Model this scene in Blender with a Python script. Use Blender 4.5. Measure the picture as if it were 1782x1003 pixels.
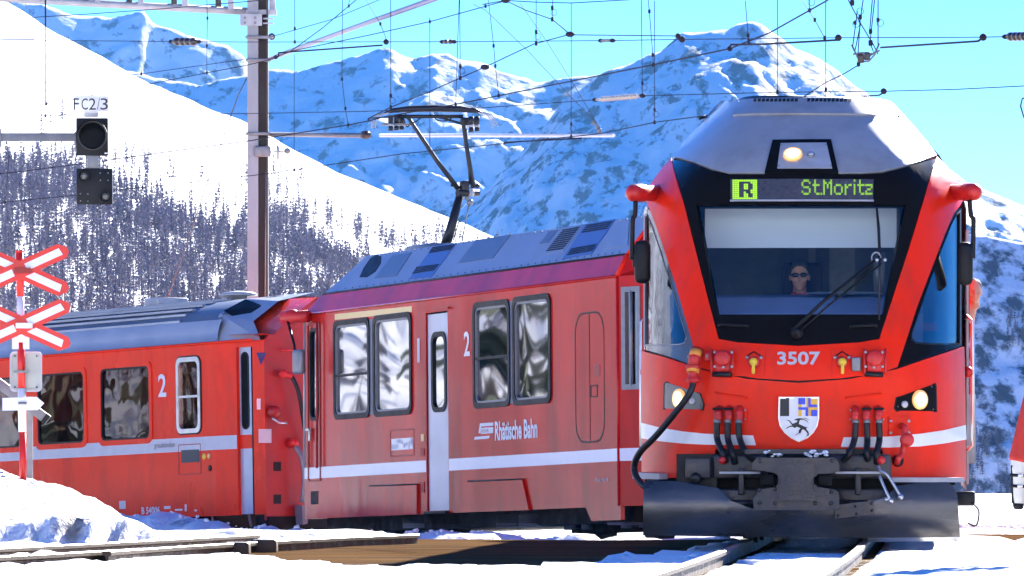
import bpy, bmesh, math, random
import numpy as np
from mathutils import Vector, Matrix, noise

R = math.radians
random.seed(7)
for o in list(bpy.data.objects):
    bpy.data.objects.remove(o)
SC = bpy.context.scene
COL = SC.collection

# ------------------------------------------------------------------ camera, sky, sun, exposure
FPX, CX, HY, CZ = 11872.0, 891.0, 800.0, 0.684      # focal length in photo pixels, principal column, horizon row, eye height
cam_d = bpy.data.cameras.new('camera')
cam = bpy.data.objects.new('camera', cam_d)
COL.objects.link(cam)
cam.location = (0, 0, CZ)
cam.rotation_euler = (R(90), 0, 0)
cam_d.sensor_width = 36.0
cam_d.lens = 36.0 * FPX / 1782.0
cam_d.shift_y = (HY - 501.5) / 1782.0
cam_d.clip_start = 1.0
cam_d.clip_end = 20000.0
SC.camera = cam

SUN_EL, SUN_AZ = 25.0, 19.0          # degrees above the horizon, degrees to the right of straight behind the train
world = bpy.data.worlds.new('World')
SC.world = world
world.use_nodes = True
wn = world.node_tree
wn.nodes.clear()
sky = wn.nodes.new('ShaderNodeTexSky')
sky.sky_type = 'NISHITA'
sky.sun_disc = False
sky.sun_elevation = R(SUN_EL)
sky.sun_rotation = R(SUN_AZ)
sky.altitude = 1800.0
sky.air_density = 1.0
sky.dust_density = 0.0
sky.ozone_density = 3.0
hs = wn.nodes.new('ShaderNodeHueSaturation')
hs.inputs['Saturation'].default_value = 1.5
tint = wn.nodes.new('ShaderNodeMix')
tint.data_type = 'RGBA'
tint.blend_type = 'MULTIPLY'
tint.inputs[0].default_value = 1.0
tint.inputs[7].default_value = (0.45, 0.66, 1.10, 1)
bg = wn.nodes.new('ShaderNodeBackground')
bg.inputs['Strength'].default_value = 0.055
wo = wn.nodes.new('ShaderNodeOutputWorld')
wn.links.new(sky.outputs[0], hs.inputs['Color'])
wn.links.new(hs.outputs[0], tint.inputs[6])
wn.links.new(tint.outputs[2], bg.inputs['Color'])
wn.links.new(bg.outputs[0], wo.inputs['Surface'])

sun_d = bpy.data.lights.new('sun', 'SUN')
sun_d.energy = 5.0
sun_d.angle = R(0.55)
sun_d.color = (1.0, 0.95, 0.86)
sun = bpy.data.objects.new('sun', sun_d)
COL.objects.link(sun)
SUNV = Vector((math.sin(R(SUN_AZ)) * math.cos(R(SUN_EL)), math.cos(R(SUN_AZ)) * math.cos(R(SUN_EL)), math.sin(R(SUN_EL))))
sun.rotation_euler = SUNV.to_track_quat('Z', 'Y').to_euler()
sun.location = SUNV * 300

SC.view_settings.view_transform = 'Standard'
SC.view_settings.look = 'None'
SC.view_settings.gamma = 1.0
SC.view_settings.exposure = 2.2
SC.render.engine = 'CYCLES'
SC.cycles.use_denoising = True
SC.cycles.max_bounces = 6
SC.cycles.volume_bounces = 0
SC.cycles.use_adaptive_sampling = True
SC.cycles.adaptive_threshold = 0.02
SC.cycles.transparent_max_bounces = 12
SC.cycles.caustics_reflective = False
SC.cycles.caustics_refractive = False

# ------------------------------------------------------------------ helpers
def P(px, py, d):
    """world point seen at photo pixel (px, py) at the distance d"""
    return Vector(((px - CX) * d / FPX, d, CZ + (HY - py) * d / FPX))

def tag(o, label=None, cat=None, group=None, kind=None):
    if label: o['label'] = label
    if cat: o['category'] = cat
    if group: o['group'] = group
    if kind: o['kind'] = kind
    return o

def empty(name, loc=(0, 0, 0), rz=0.0):
    o = bpy.data.objects.new(name, None)
    o.empty_display_size = 0.2
    COL.objects.link(o)
    o.location = loc
    o.rotation_euler = (0, 0, rz)
    return o

def link(name, me, mat=None, parent=None):
    o = bpy.data.objects.new(name, me)
    COL.objects.link(o)
    if mat is not None and not me.materials:
        me.materials.append(mat)
    if parent is not None:
        o.parent = parent
    return o

class MB:
    """collects simple solids; build() links them as one mesh object"""
    def __init__(self):
        self.v, self.f, self.sm = [], [], []
    def add(self, vs, fs, smooth=False):
        b = len(self.v)
        self.v += [tuple(p) for p in vs]
        for q in fs:
            self.f.append([b + i for i in q]); self.sm.append(smooth)
        return self
    def box(self, c, s, M=None, bev=0.0):
        hx, hy, hz = s[0] / 2, s[1] / 2, s[2] / 2
        if bev <= 0:
            vs = [Vector((x * hx, y * hy, z * hz)) for x in (-1, 1) for y in (-1, 1) for z in (-1, 1)]
            fs = [(0, 1, 3, 2), (4, 6, 7, 5), (0, 4, 5, 1), (2, 3, 7, 6), (0, 2, 6, 4), (1, 5, 7, 3)]
        else:
            bm = bmesh.new()
            bmesh.ops.create_cube(bm, size=1.0)
            for q in bm.verts:
                q.co = Vector((q.co.x * s[0], q.co.y * s[1], q.co.z * s[2]))
            bmesh.ops.bevel(bm, geom=bm.edges[:], offset=min(bev, 0.45 * min(s)), segments=2, affect='EDGES', profile=0.5)
            bm.verts.index_update()
            vs = [q.co.copy() for q in bm.verts]
            fs = [tuple(q.index for q in f.verts) for f in bm.faces]
            bm.free()
        c = Vector(c)
        vs = [(M @ p if M else p) + c for p in vs]
        return self.add(vs, fs, bev > 0)
    def tube(self, pts, r, n=8, caps=True):
        pts = [Vector(p) for p in pts]
        rs = r if isinstance(r, (list, tuple)) else [r] * len(pts)
        vs, fs = [], []
        up = None
        for i, p in enumerate(pts):
            a = pts[max(0, i - 1)]; b = pts[min(len(pts) - 1, i + 1)]
            t = (b - a).normalized()
            if up is None:
                up = Vector((0, 0, 1)) if abs(t.z) < 0.9 else Vector((1, 0, 0))
            s = t.cross(up)
            if s.length < 1e-6:
                s = t.cross(Vector((0, 1, 0.01)))
            s.normalize()
            u = s.cross(t).normalized()
            up = u
            for k in range(n):
                an = 2 * math.pi * k / n
                vs.append(p + (s * math.cos(an) + u * math.sin(an)) * rs[i])
        for i in range(len(pts) - 1):
            for k in range(n):
                k2 = (k + 1) % n
                fs.append((i * n + k, i * n + k2, (i + 1) * n + k2, (i + 1) * n + k))
        self.add(vs, fs, True)
        if caps:
            b = len(self.v) - len(vs)
            self.f.append([b + k for k in range(n)][::-1]); self.sm.append(False)
            self.f.append([b + (len(pts) - 1) * n + k for k in range(n)]); self.sm.append(False)
        return self
    def cyl(self, a, b, r, n=12):
        return self.tube([a, b], r, n)
    def lathe(self, o, axis, prof, n=14):
        """prof: (distance along axis, radius)"""
        o = Vector(o); t = Vector(axis).normalized()
        s = t.orthogonal().normalized(); u = t.cross(s)
        vs, fs = [], []
        for (h, r) in prof:
            for k in range(n):
                an = 2 * math.pi * k / n
                vs.append(o + t * h + (s * math.cos(an) + u * math.sin(an)) * r)
        for i in range(len(prof) - 1):
            for k in range(n):
                k2 = (k + 1) % n
                fs.append((i * n + k, i * n + k2, (i + 1) * n + k2, (i + 1) * n + k))
        fs.append(tuple(range(n))[::-1])
        fs.append(tuple((len(prof) - 1) * n + k for k in range(n)))
        return self.add(vs, fs, True)
    def prism(self, outline, f0, f1):
        """outline of 2D points; f0/f1 map (a, b) to 3D for the two caps"""
        n = len(outline)
        vs = [f0(a, b) for a, b in outline] + [f1(a, b) for a, b in outline]
        fs = [tuple(range(n)), tuple(range(2 * n - 1, n - 1, -1))]
        for i in range(n):
            j = (i + 1) % n
            fs.append((i, i + n, j + n, j))
        return self.add(vs, fs)
    def ball(self, c, r, seg=12, ring=8, sc=(1, 1, 1)):
        c = Vector(c); vs, fs = [], []
        for i in range(ring + 1):
            th = math.pi * i / ring
            for k in range(seg):
                ph = 2 * math.pi * k / seg
                vs.append(c + Vector((math.sin(th) * math.cos(ph) * r * sc[0], math.sin(th) * math.sin(ph) * r * sc[1], math.cos(th) * r * sc[2])))
        for i in range(ring):
            for k in range(seg):
                k2 = (k + 1) % seg
                fs.append((i * seg + k, (i + 1) * seg + k, (i + 1) * seg + k2, i * seg + k2))
        return self.add(vs, fs, True)
    def mesh(self, name):
        me = bpy.data.meshes.new(name)
        me.from_pydata(self.v, [], self.f)
        me.polygons.foreach_set('use_smooth', self.sm)
        bm = bmesh.new(); bm.from_mesh(me)
        bmesh.ops.recalc_face_normals(bm, faces=bm.faces[:])
        bm.to_mesh(me); bm.free()
        return me
    def build(self, name, mat, parent=None, M=None):
        me = self.mesh(name)
        if M is not None:
            me.transform(M)
        return link(name, me, mat, parent)

def inside(pt, poly):
    x, y = pt; c = False
    n = len(poly)
    for i in range(n):
        x1, y1 = poly[i]; x2, y2 = poly[(i + 1) % n]
        if (y1 > y) != (y2 > y) and x < (x2 - x1) * (y - y1) / (y2 - y1) + x1:
            c = not c
    return c

def panel(name, outline, mat, parent, surf, off=0.0, thick=0.02, step=0.08, holes=(), flat=False):
    """a sheet with real thickness cut to a 2D outline and bent onto surf(u, v) -> (point, outward normal)"""
    bm = bmesh.new()
    f = bm.faces.new([bm.verts.new((a, b, 0)) for a, b in outline])
    bmesh.ops.triangulate(bm, faces=[f])
    us = [p[0] for p in outline]; vs = [p[1] for p in outline]
    def cut(co, no):
        bmesh.ops.bisect_plane(bm, geom=bm.verts[:] + bm.edges[:] + bm.faces[:], dist=1e-5, plane_co=co, plane_no=no)
    if step:
        k = math.ceil(min(us) / step) * step
        while k < max(us):
            cut((k + 1e-4, 0, 0), (1, 0, 0)); k += step
        k = math.ceil(min(vs) / step) * step
        while k < max(vs):
            cut((0, k + 1e-4, 0), (0, 1, 0)); k += step
    for h in holes:
        for i in range(len(h)):
            a = Vector((*h[i], 0)); b = Vector((*h[(i + 1) % len(h)], 0))
            t = b - a
            if t.length > 1e-6:
                cut(a, Vector((-t.y, t.x, 0)).normalized())
        dead = [q for q in bm.faces if inside(q.calc_center_median()[:2], h)]
        bmesh.ops.delete(bm, geom=dead, context='FACES')
    bmesh.ops.dissolve_degenerate(bm, dist=1e-5, edges=bm.edges[:])
    bm.verts.index_update()
    n = len(bm.verts)
    top, bot = [], []
    for q in bm.verts:
        p, nn = surf(q.co.x, q.co.y)
        top.append(p + nn * off); bot.append(p + nn * (off - thick))
    fs, sm = [], []
    for q in bm.faces:
        idx = [w.index for w in q.verts]
        fs.append(idx); sm.append(not flat)
        fs.append([n + i for i in idx[::-1]]); sm.append(False)
    b0 = 2 * n
    extra = []
    for e in bm.edges:
        if len(e.link_faces) == 1:
            a, b = e.verts[0].index, e.verts[1].index
            k = b0 + len(extra)
            extra += [top[a], top[b], bot[b], bot[a]]
            fs.append([k, k + 1, k + 2, k + 3]); sm.append(False)
    bm.free()
    me = bpy.data.meshes.new(name)
    me.from_pydata([tuple(p) for p in top + bot + extra], [], fs)
    me.polygons.foreach_set('use_smooth', sm)
    b2 = bmesh.new(); b2.from_mesh(me)
    b2.to_mesh(me); b2.free()
    me.update()
    return link(name, me, mat, parent)

def rrect(u0, u1, v0, v1, r, n=4):
    out = []
    for cx, cy, a0 in ((u1 - r, v1 - r, 0), (u0 + r, v1 - r, 90), (u0 + r, v0 + r, 180), (u1 - r, v0 + r, 270)):
        for k in range(n + 1):
            a = R(a0 + 90 * k / n)
            out.append((cx + r * math.cos(a), cy + r * math.sin(a)))
    return out

def ring(name, outer, inner, mat, parent, surf, off=0.0, thick=0.03):
    """frame between two outlines with the same number of points"""
    n = len(outer); V = []; F = []
    for lst in (outer, inner):
        for dz in (off, off - thick):
            for a, b in lst:
                p, nn = surf(a, b); V.append(tuple(p + nn * dz))
    for i in range(n):
        j = (i + 1) % n
        F.append((i, j, 2 * n + j, 2 * n + i))                    # front
        F.append((n + i, 3 * n + i, 3 * n + j, n + j))            # back
        F.append((i, n + i, n + j, j))                            # outer rim
        F.append((2 * n + i, 2 * n + j, 3 * n + j, 3 * n + i))    # inner rim
    me = bpy.data.meshes.new(name)
    me.from_pydata(V, [], F)
    bm = bmesh.new(); bm.from_mesh(me)
    bmesh.ops.recalc_face_normals(bm, faces=bm.faces[:])
    bm.to_mesh(me); bm.free()
    return link(name, me, mat, parent)

def lettering(name, text, mat, parent, surf, u0, u1, v0, v1, off=0.004, bold=0.0, shear=0.0, flip=1):
    """text laid on surf inside the box u0..u1, v0..v1 (u may run backwards)"""
    cu = bpy.data.curves.new('t', 'FONT')
    cu.body = text; cu.size = 1.0; cu.offset = bold; cu.shear = shear; cu.resolution_u = 3
    to = bpy.data.objects.new('t', cu)
    COL.objects.link(to)
    dg = bpy.context.evaluated_depsgraph_get()
    me = bpy.data.meshes.new_from_object(to.evaluated_get(dg))
    bpy.data.objects.remove(to); bpy.data.curves.remove(cu)
    xs = [v.co.x for v in me.vertices]; ys = [v.co.y for v in me.vertices]
    ax, bx, ay, by = min(xs), max(xs), min(ys), max(ys)
    for v in me.vertices:
        u = u0 + (u1 - u0) * (v.co.x - ax) / (bx - ax)
        w = v0 + (v1 - v0) * (v.co.y - ay) / (by - ay)
        p, nn = surf(u, w)
        v.co = p + nn * off
    me.name = name
    me.materials.clear()
    return link(name, me, mat, parent)

# ------------------------------------------------------------------ materials
MATS = {}
def mat(name, col, rough=0.5, metal=0.0, var=0.0, vscale=6.0, bump=0.0, bscale=30.0, coat=0.0, emit=None, es=0.0, dirt=None, dscale=3.0, damt=0.0, stretch=(1, 1, 1), spec=0.5):
    m = bpy.data.materials.new(name)
    m.use_nodes = True
    nt = m.node_tree
    b = nt.nodes['Principled BSDF']
    b.inputs['Base Color'].default_value = (*col, 1)
    b.inputs['Roughness'].default_value = rough
    b.inputs['Metallic'].default_value = metal
    b.inputs['Specular IOR Level'].default_value = spec
    b.inputs['Coat Weight'].default_value = coat
    b.inputs['Coat Roughness'].default_value = 0.06
    if emit:
        b.inputs['Emission Color'].default_value = (*emit, 1)
        b.inputs['Emission Strength'].default_value = es
    if var or bump or damt:
        tc = nt.nodes.new('ShaderNodeTexCoord')
        mp = nt.nodes.new('ShaderNodeMapping')
        mp.inputs['Scale'].default_value = stretch
        nt.links.new(tc.outputs['Object'], mp.inputs[0])
        src = None
        if var:
            n = nt.nodes.new('ShaderNodeTexNoise'); n.inputs['Scale'].default_value = vscale; n.inputs['Detail'].default_value = 6
            nt.links.new(mp.outputs[0], n.inputs[0])
            mr = nt.nodes.new('ShaderNodeMapRange')
            mr.inputs[1].default_value = 0.3; mr.inputs[2].default_value = 0.7
            mr.inputs[3].default_value = 1 - var; mr.inputs[4].default_value = 1 + var
            nt.links.new(n.outputs[0], mr.inputs[0])
            mx = nt.nodes.new('ShaderNodeMix'); mx.data_type = 'RGBA'; mx.blend_type = 'MULTIPLY'
            mx.inputs[0].default_value = 1.0; mx.inputs[6].default_value = (*col, 1)
            nt.links.new(mr.outputs[0], mx.inputs[7])
            src = mx.outputs[2]
            mr2 = nt.nodes.new('ShaderNodeMapRange')
            mr2.inputs[1].default_value = 0.3; mr2.inputs[2].default_value = 0.7
            mr2.inputs[3].default_value = max(0.02, rough * (1 - var)); mr2.inputs[4].default_value = min(1, rough * (1 + var))
            nt.links.new(n.outputs[0], mr2.inputs[0])
            nt.links.new(mr2.outputs[0], b.inputs['Roughness'])
        if damt:
            n2 = nt.nodes.new('ShaderNodeTexNoise'); n2.inputs['Scale'].default_value = dscale; n2.inputs['Detail'].default_value = 8
            n2.inputs['Roughness'].default_value = 0.65
            nt.links.new(mp.outputs[0], n2.inputs[0])
            r2 = nt.nodes.new('ShaderNodeMapRange'); r2.inputs[1].default_value = 0.48; r2.inputs[2].default_value = 0.68; r2.inputs[3].default_value = 0; r2.inputs[4].default_value = damt
            nt.links.new(n2.outputs[0], r2.inputs[0])
            mx2 = nt.nodes.new('ShaderNodeMix'); mx2.data_type = 'RGBA'
            nt.links.new(r2.outputs[0], mx2.inputs[0])
            if src: nt.links.new(src, mx2.inputs[6])
            else: mx2.inputs[6].default_value = (*col, 1)
            mx2.inputs[7].default_value = (*(dirt or (0.1, 0.09, 0.08)), 1)
            src = mx2.outputs[2]
        if src: nt.links.new(src, b.inputs['Base Color'])
        if bump:
            n3 = nt.nodes.new('ShaderNodeTexNoise'); n3.inputs['Scale'].default_value = bscale; n3.inputs['Detail'].default_value = 4
            nt.links.new(mp.outputs[0], n3.inputs[0])
            bp = nt.nodes.new('ShaderNodeBump'); bp.inputs['Strength'].default_value = bump; bp.inputs['Distance'].default_value = 0.05
            nt.links.new(n3.outputs[0], bp.inputs['Height'])
            nt.links.new(bp.outputs[0], b.inputs['Normal'])
    MATS[name] = m
    return m

def glass(name, tintc, refl=0.05, rough=0.02, wav=0.0, wsc=2.2):
    """thin pane: tinted see-through sheet with a reflecting surface"""
    m = bpy.data.materials.new(name); m.use_nodes = True
    nt = m.node_tree; nt.nodes.clear()
    out = nt.nodes.new('ShaderNodeOutputMaterial')
    tr = nt.nodes.new('ShaderNodeBsdfTransparent'); tr.inputs[0].default_value = (*tintc, 1)
    gl = nt.nodes.new('ShaderNodeBsdfGlossy'); gl.inputs['Roughness'].default_value = rough
    fr = nt.nodes.new('ShaderNodeLayerWeight')
    pw = nt.nodes.new('ShaderNodeMath'); pw.operation = 'POWER'; pw.inputs[1].default_value = 5.0
    nt.links.new(fr.outputs['Facing'], pw.inputs[0])
    fr.inputs['Blend'].default_value = 0.5
    ad = nt.nodes.new('ShaderNodeMath'); ad.operation = 'ADD'; ad.inputs[1].default_value = refl + 0.04; ad.use_clamp = True
    mx = nt.nodes.new('ShaderNodeMixShader')
    nt.links.new(pw.outputs[0], ad.inputs[0]); nt.links.new(ad.outputs[0], mx.inputs[0])
    nt.links.new(tr.outputs[0], mx.inputs[1]); nt.links.new(gl.outputs[0], mx.inputs[2])
    nt.links.new(mx.outputs[0], out.inputs[0])
    if wav:
        tc = nt.nodes.new('ShaderNodeTexCoord')
        n = nt.nodes.new('ShaderNodeTexNoise'); n.inputs['Scale'].default_value = wsc; n.inputs['Detail'].default_value = 0.5
        bp = nt.nodes.new('ShaderNodeBump'); bp.inputs['Strength'].default_value = wav; bp.inputs['Distance'].default_value = 0.05
        nt.links.new(tc.outputs['Object'], n.inputs[0]); nt.links.new(n.outputs[0], bp.inputs['Height'])
        nt.links.new(bp.outputs[0], gl.inputs['Normal']); nt.links.new(bp.outputs[0], fr.inputs['Normal'])
    MATS[name] = m
    return m

RED = mat('red_paint', (0.90, 0.026, 0.004), 0.34, var=0.06, vscale=1.5, coat=0.03, spec=0.12, dirt=(0.42, 0.04, 0.03), dscale=2.6, damt=0.45, stretch=(1, 1, 0.45))
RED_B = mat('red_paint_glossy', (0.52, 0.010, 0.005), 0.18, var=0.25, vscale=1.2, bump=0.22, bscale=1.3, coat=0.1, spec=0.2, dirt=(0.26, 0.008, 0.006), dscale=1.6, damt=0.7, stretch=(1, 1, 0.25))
RED_C = mat('red_paint_coach', (0.88, 0.036, 0.006), 0.28, var=0.06, vscale=1.0, bump=0.03, bscale=2.0, coat=0.08, spec=0.15, dirt=(0.50, 0.03, 0.015), dscale=2.2, damt=0.5, stretch=(1, 1, 0.4))
DARKRED = mat('dark_and_shaded_red', (0.35, 0.012, 0.008), 0.45, var=0.2, vscale=3)  # dark red fittings; also carries the shade of the coach end wall
REDCAST = mat('red_cast_iron', (0.6, 0.02, 0.015), 0.42, var=0.15, vscale=8, bump=0.1)
WHITE = mat('white_stripe', (0.78, 0.80, 0.82), 0.3, var=0.06, vscale=3, coat=0.4, dirt=(0.5, 0.5, 0.5), damt=0.3)
SILVER = mat('silver_stripe', (0.52, 0.54, 0.58), 0.35, var=0.06, coat=0.3)
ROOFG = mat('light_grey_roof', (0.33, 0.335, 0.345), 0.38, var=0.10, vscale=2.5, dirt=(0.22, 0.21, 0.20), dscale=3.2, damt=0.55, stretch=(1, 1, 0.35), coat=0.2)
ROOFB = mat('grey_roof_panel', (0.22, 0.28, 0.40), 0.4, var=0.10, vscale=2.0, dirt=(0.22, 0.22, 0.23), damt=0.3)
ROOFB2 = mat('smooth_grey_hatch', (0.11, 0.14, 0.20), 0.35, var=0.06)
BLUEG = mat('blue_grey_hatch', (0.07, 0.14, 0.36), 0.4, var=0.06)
ROOFC = mat('silver_coach_roof', (0.34, 0.37, 0.43), 0.36, metal=0.2, var=0.10, vscale=2)
ROOFC2 = mat('dark_coach_roof', (0.11, 0.13, 0.17), 0.42, var=0.10, vscale=2)
BLACK = mat('black_gloss', (0.008, 0.008, 0.009), 0.15, spec=0.03)
BLACKM = mat('black_matt', (0.008, 0.008, 0.009), 0.5, var=0.15, spec=0.25)
RUBBER = mat('black_rubber', (0.010, 0.010, 0.011), 0.45, var=0.1, spec=0.4)
IRON = mat('dark_cast_steel', (0.045, 0.046, 0.05), 0.42, metal=0.35, var=0.22, vscale=7, bump=0.12, bscale=40, dirt=(0.15, 0.11, 0.08), dscale=5, damt=0.4)
PLOUGH = mat('worn_plough_steel', (0.085, 0.088, 0.095), 0.32, metal=0.6, var=0.3, vscale=4, bump=0.08, bscale=3, dirt=(0.20, 0.17, 0.14), dscale=2.6, damt=0.5, stretch=(0.5, 0.5, 1.5))
STEEL = mat('bright_steel', (0.62, 0.62, 0.60), 0.32, metal=0.8, var=0.15)
GALV = mat('galvanised_steel', (0.22, 0.225, 0.235), 0.45, metal=0.4, var=0.18, vscale=9)
MASTG = mat('mast_grey', (0.30, 0.31, 0.33), 0.5, metal=0.2, var=0.2, vscale=3, stretch=(1, 1, 0.3))
GALVL = mat('pale_galvanised', (0.42, 0.43, 0.45), 0.5, metal=0.15, var=0.15, vscale=5)
POLE_D = mat('dark_and_shaded_steel', (0.07, 0.058, 0.05), 0.6, metal=0.2, var=0.25, vscale=4)  # dark steel; also stands for the shade in the mast recess
WIRE = mat('copper_wire_dark', (0.035, 0.03, 0.045), 0.8, spec=0.1)
WIREL = mat('pale_tube', (0.72, 0.72, 0.75), 0.4)
PORC = mat('brown_porcelain', (0.05, 0.03, 0.022), 0.3, coat=0.2)
PORCL = mat('pale_porcelain', (0.55, 0.47, 0.38), 0.3)
YEL = mat('yellow_plastic', (0.80, 0.55, 0.03), 0.4)
ORANGE = mat('orange_tape', (0.80, 0.32, 0.04), 0.45)
YSTRIP = mat('faded_yellow_strip', (0.72, 0.50, 0.16), 0.35, coat=0.5)
BLUE = mat('shield_blue', (0.02, 0.06, 0.62), 0.35)
NAVY = mat('navy_mark', (0.02, 0.03, 0.16), 0.4)
GOLD = mat('shield_gold', (0.90, 0.48, 0.03), 0.35)
ENAMEL = mat('white_enamel', (0.80, 0.81, 0.83), 0.22, coat=0.5)
INK = mat('black_ink', (0.015, 0.015, 0.018), 0.5)
GREYT = mat('grey_lettering', (0.50, 0.50, 0.53), 0.45)
PALET = mat('pale_lettering', (0.68, 0.69, 0.72), 0.4)
DARKIN = mat('cab_lining', (0.13, 0.15, 0.18), 0.7, var=0.1)
DASH = mat('dashboard_grey', (0.26, 0.32, 0.48), 0.55, var=0.1)
PAPER = mat('paper_white', (0.75, 0.75, 0.75), 0.6)
BLIND = mat('pale_sun_blind', (0.78, 0.78, 0.80), 0.6)
LAMPON = mat('lit_lamp', (1, 0.95, 0.8), 0.2, emit=(1.0, 0.70, 0.28), es=0.8)
LAMPRING = mat('glowing_reflector', (0.8, 0.6, 0.3), 0.3, metal=0.6, emit=(1.0, 0.45, 0.08), es=0.2)
LENS = mat('grey_lens', (0.5, 0.5, 0.5), 0.12, coat=1.0)
LEDON = mat('green_led', (0.3, 0.5, 0.02), 0.4, emit=(0.36, 0.80, 0.03), es=0.20)
LEDOFF = mat('unlit_display', (0.06, 0.06, 0.075), 0.35, var=0.25, vscale=40)
SKIN = mat('skin', (0.72, 0.36, 0.22), 0.5, var=0.06)
HAIRG = mat('grey_hair', (0.09, 0.085, 0.085), 0.7, var=0.2, vscale=30)
CLOTH_R = mat('red_cloth', (0.55, 0.035, 0.02), 0.8, var=0.12, vscale=12, bump=0.15)
CLOTH_D = mat('dark_cloth', (0.05, 0.03, 0.035), 0.85, var=0.1)
BOOTW = mat('pale_boot_shell', (0.68, 0.66, 0.58), 0.35, var=0.06)
SIGNR = mat('sign_red', (0.75, 0.025, 0.015), 0.35, var=0.08, dirt=(0.4, 0.06, 0.04), damt=0.2)
SIGNW = mat('sign_white', (0.80, 0.81, 0.82), 0.35, var=0.04)
SIGNB = mat('sign_back_grey', (0.42, 0.45, 0.41), 0.45, metal=0.3, var=0.15, vscale=5)
DOORG = mat('grey_door', (0.42, 0.45, 0.54), 0.32, metal=0.3, var=0.10, vscale=2, coat=0.4)
WSCREEN = glass('windscreen_glass', (0.86, 0.92, 0.95), 0.0)
SIDEGL = glass('side_window_glass', (0.75, 0.80, 0.80), 0.08, wav=0.08)
BGL = glass('mirror_like_window', (0.16, 0.19, 0.20), 0.44, wav=0.25, wsc=0.62)
CGL = glass('brown_tinted_window', (0.50, 0.38, 0.20), 0.09, wav=0.10)
UNDER = mat('underframe_dark', (0.006, 0.006, 0.006), 0.7, var=0.3, spec=0.2)
UBOX = mat('underframe_box_grey', (0.16, 0.17, 0.19), 0.5, var=0.2, bump=0.05)
SEAT = mat('seat_cloth', (0.16, 0.10, 0.05), 0.9, var=0.2)

# ------------------------------------------------------------------ the land: earth, snow, hills, mountains
def fbm(x, y, s, oct=4, seed=0.0, H=0.9):
    return noise.fractal(Vector((x / s + seed, y / s - seed, seed * 0.37)), H, 2.0, oct)

def grid_mesh(name, xs, ys, zf, m, kind='structure', smooth=True):
    V = [(x, y, zf(x, y)) for y in ys for x in xs]
    nx = len(xs)
    F = [(j * nx + i, j * nx + i + 1, (j + 1) * nx + i + 1, (j + 1) * nx + i) for j in range(len(ys) - 1) for i in range(nx - 1)]
    me = bpy.data.meshes.new(name)
    me.from_pydata(V, [], F)
    me.polygons.foreach_set('use_smooth', [smooth] * len(F))
    o = link(name, me, m)
    o['kind'] = kind
    return o

def lerp_tab(tab, x):
    if x <= tab[0][0]: return tab[0][1]
    for (a, fa), (b, fb) in zip(tab, tab[1:]):
        if x <= b:
            t = (x - a) / (b - a)
            return fa + (fb - fa) * t
    return tab[-1][1]

def smooth01(t):
    t = max(0.0, min(1.0, t)); return t * t * (3 - 2 * t)

def bump_at(x, y, cx, cy, rx, ry):
    d = ((x - cx) / rx) ** 2 + ((y - cy) / ry) ** 2
    return math.exp(-d)

def earth_z(x, y):
    z = -0.11
    if y > 68:
        left = smooth01((4.6 - x) / 2.5)                        # the line drops away behind the crossing
        z -= left * min(1.0, (y - 68) / 30.0) * 0.85
    if y > 137:
        z -= min(14.0, (y - 137) * 0.12) * 1.0
    z += 0.012 * fbm(x, y, 1.3, 3, 4.0)
    return z

def ROAD(x, y):
    """how bare the strip of trodden earth at the crossing is, 0..1"""
    u = x + 0.9                                                 # strip runs across the picture, its near edge slanting
    lo = 49.5 + 0.0 * u + max(0.0, (x - 0.55)) * 9.0 + max(0.0, (-1.15 - x)) * 6.0
    hi = 71.0 - max(0.0, (-1.0 - x)) * 9.0
    e = min(y - lo, hi - y)
    e += 1.6 * fbm(x * 2.2, y * 0.35, 1.0, 4, 9.0)
    return smooth01(e / 1.6 + 0.5)

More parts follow.
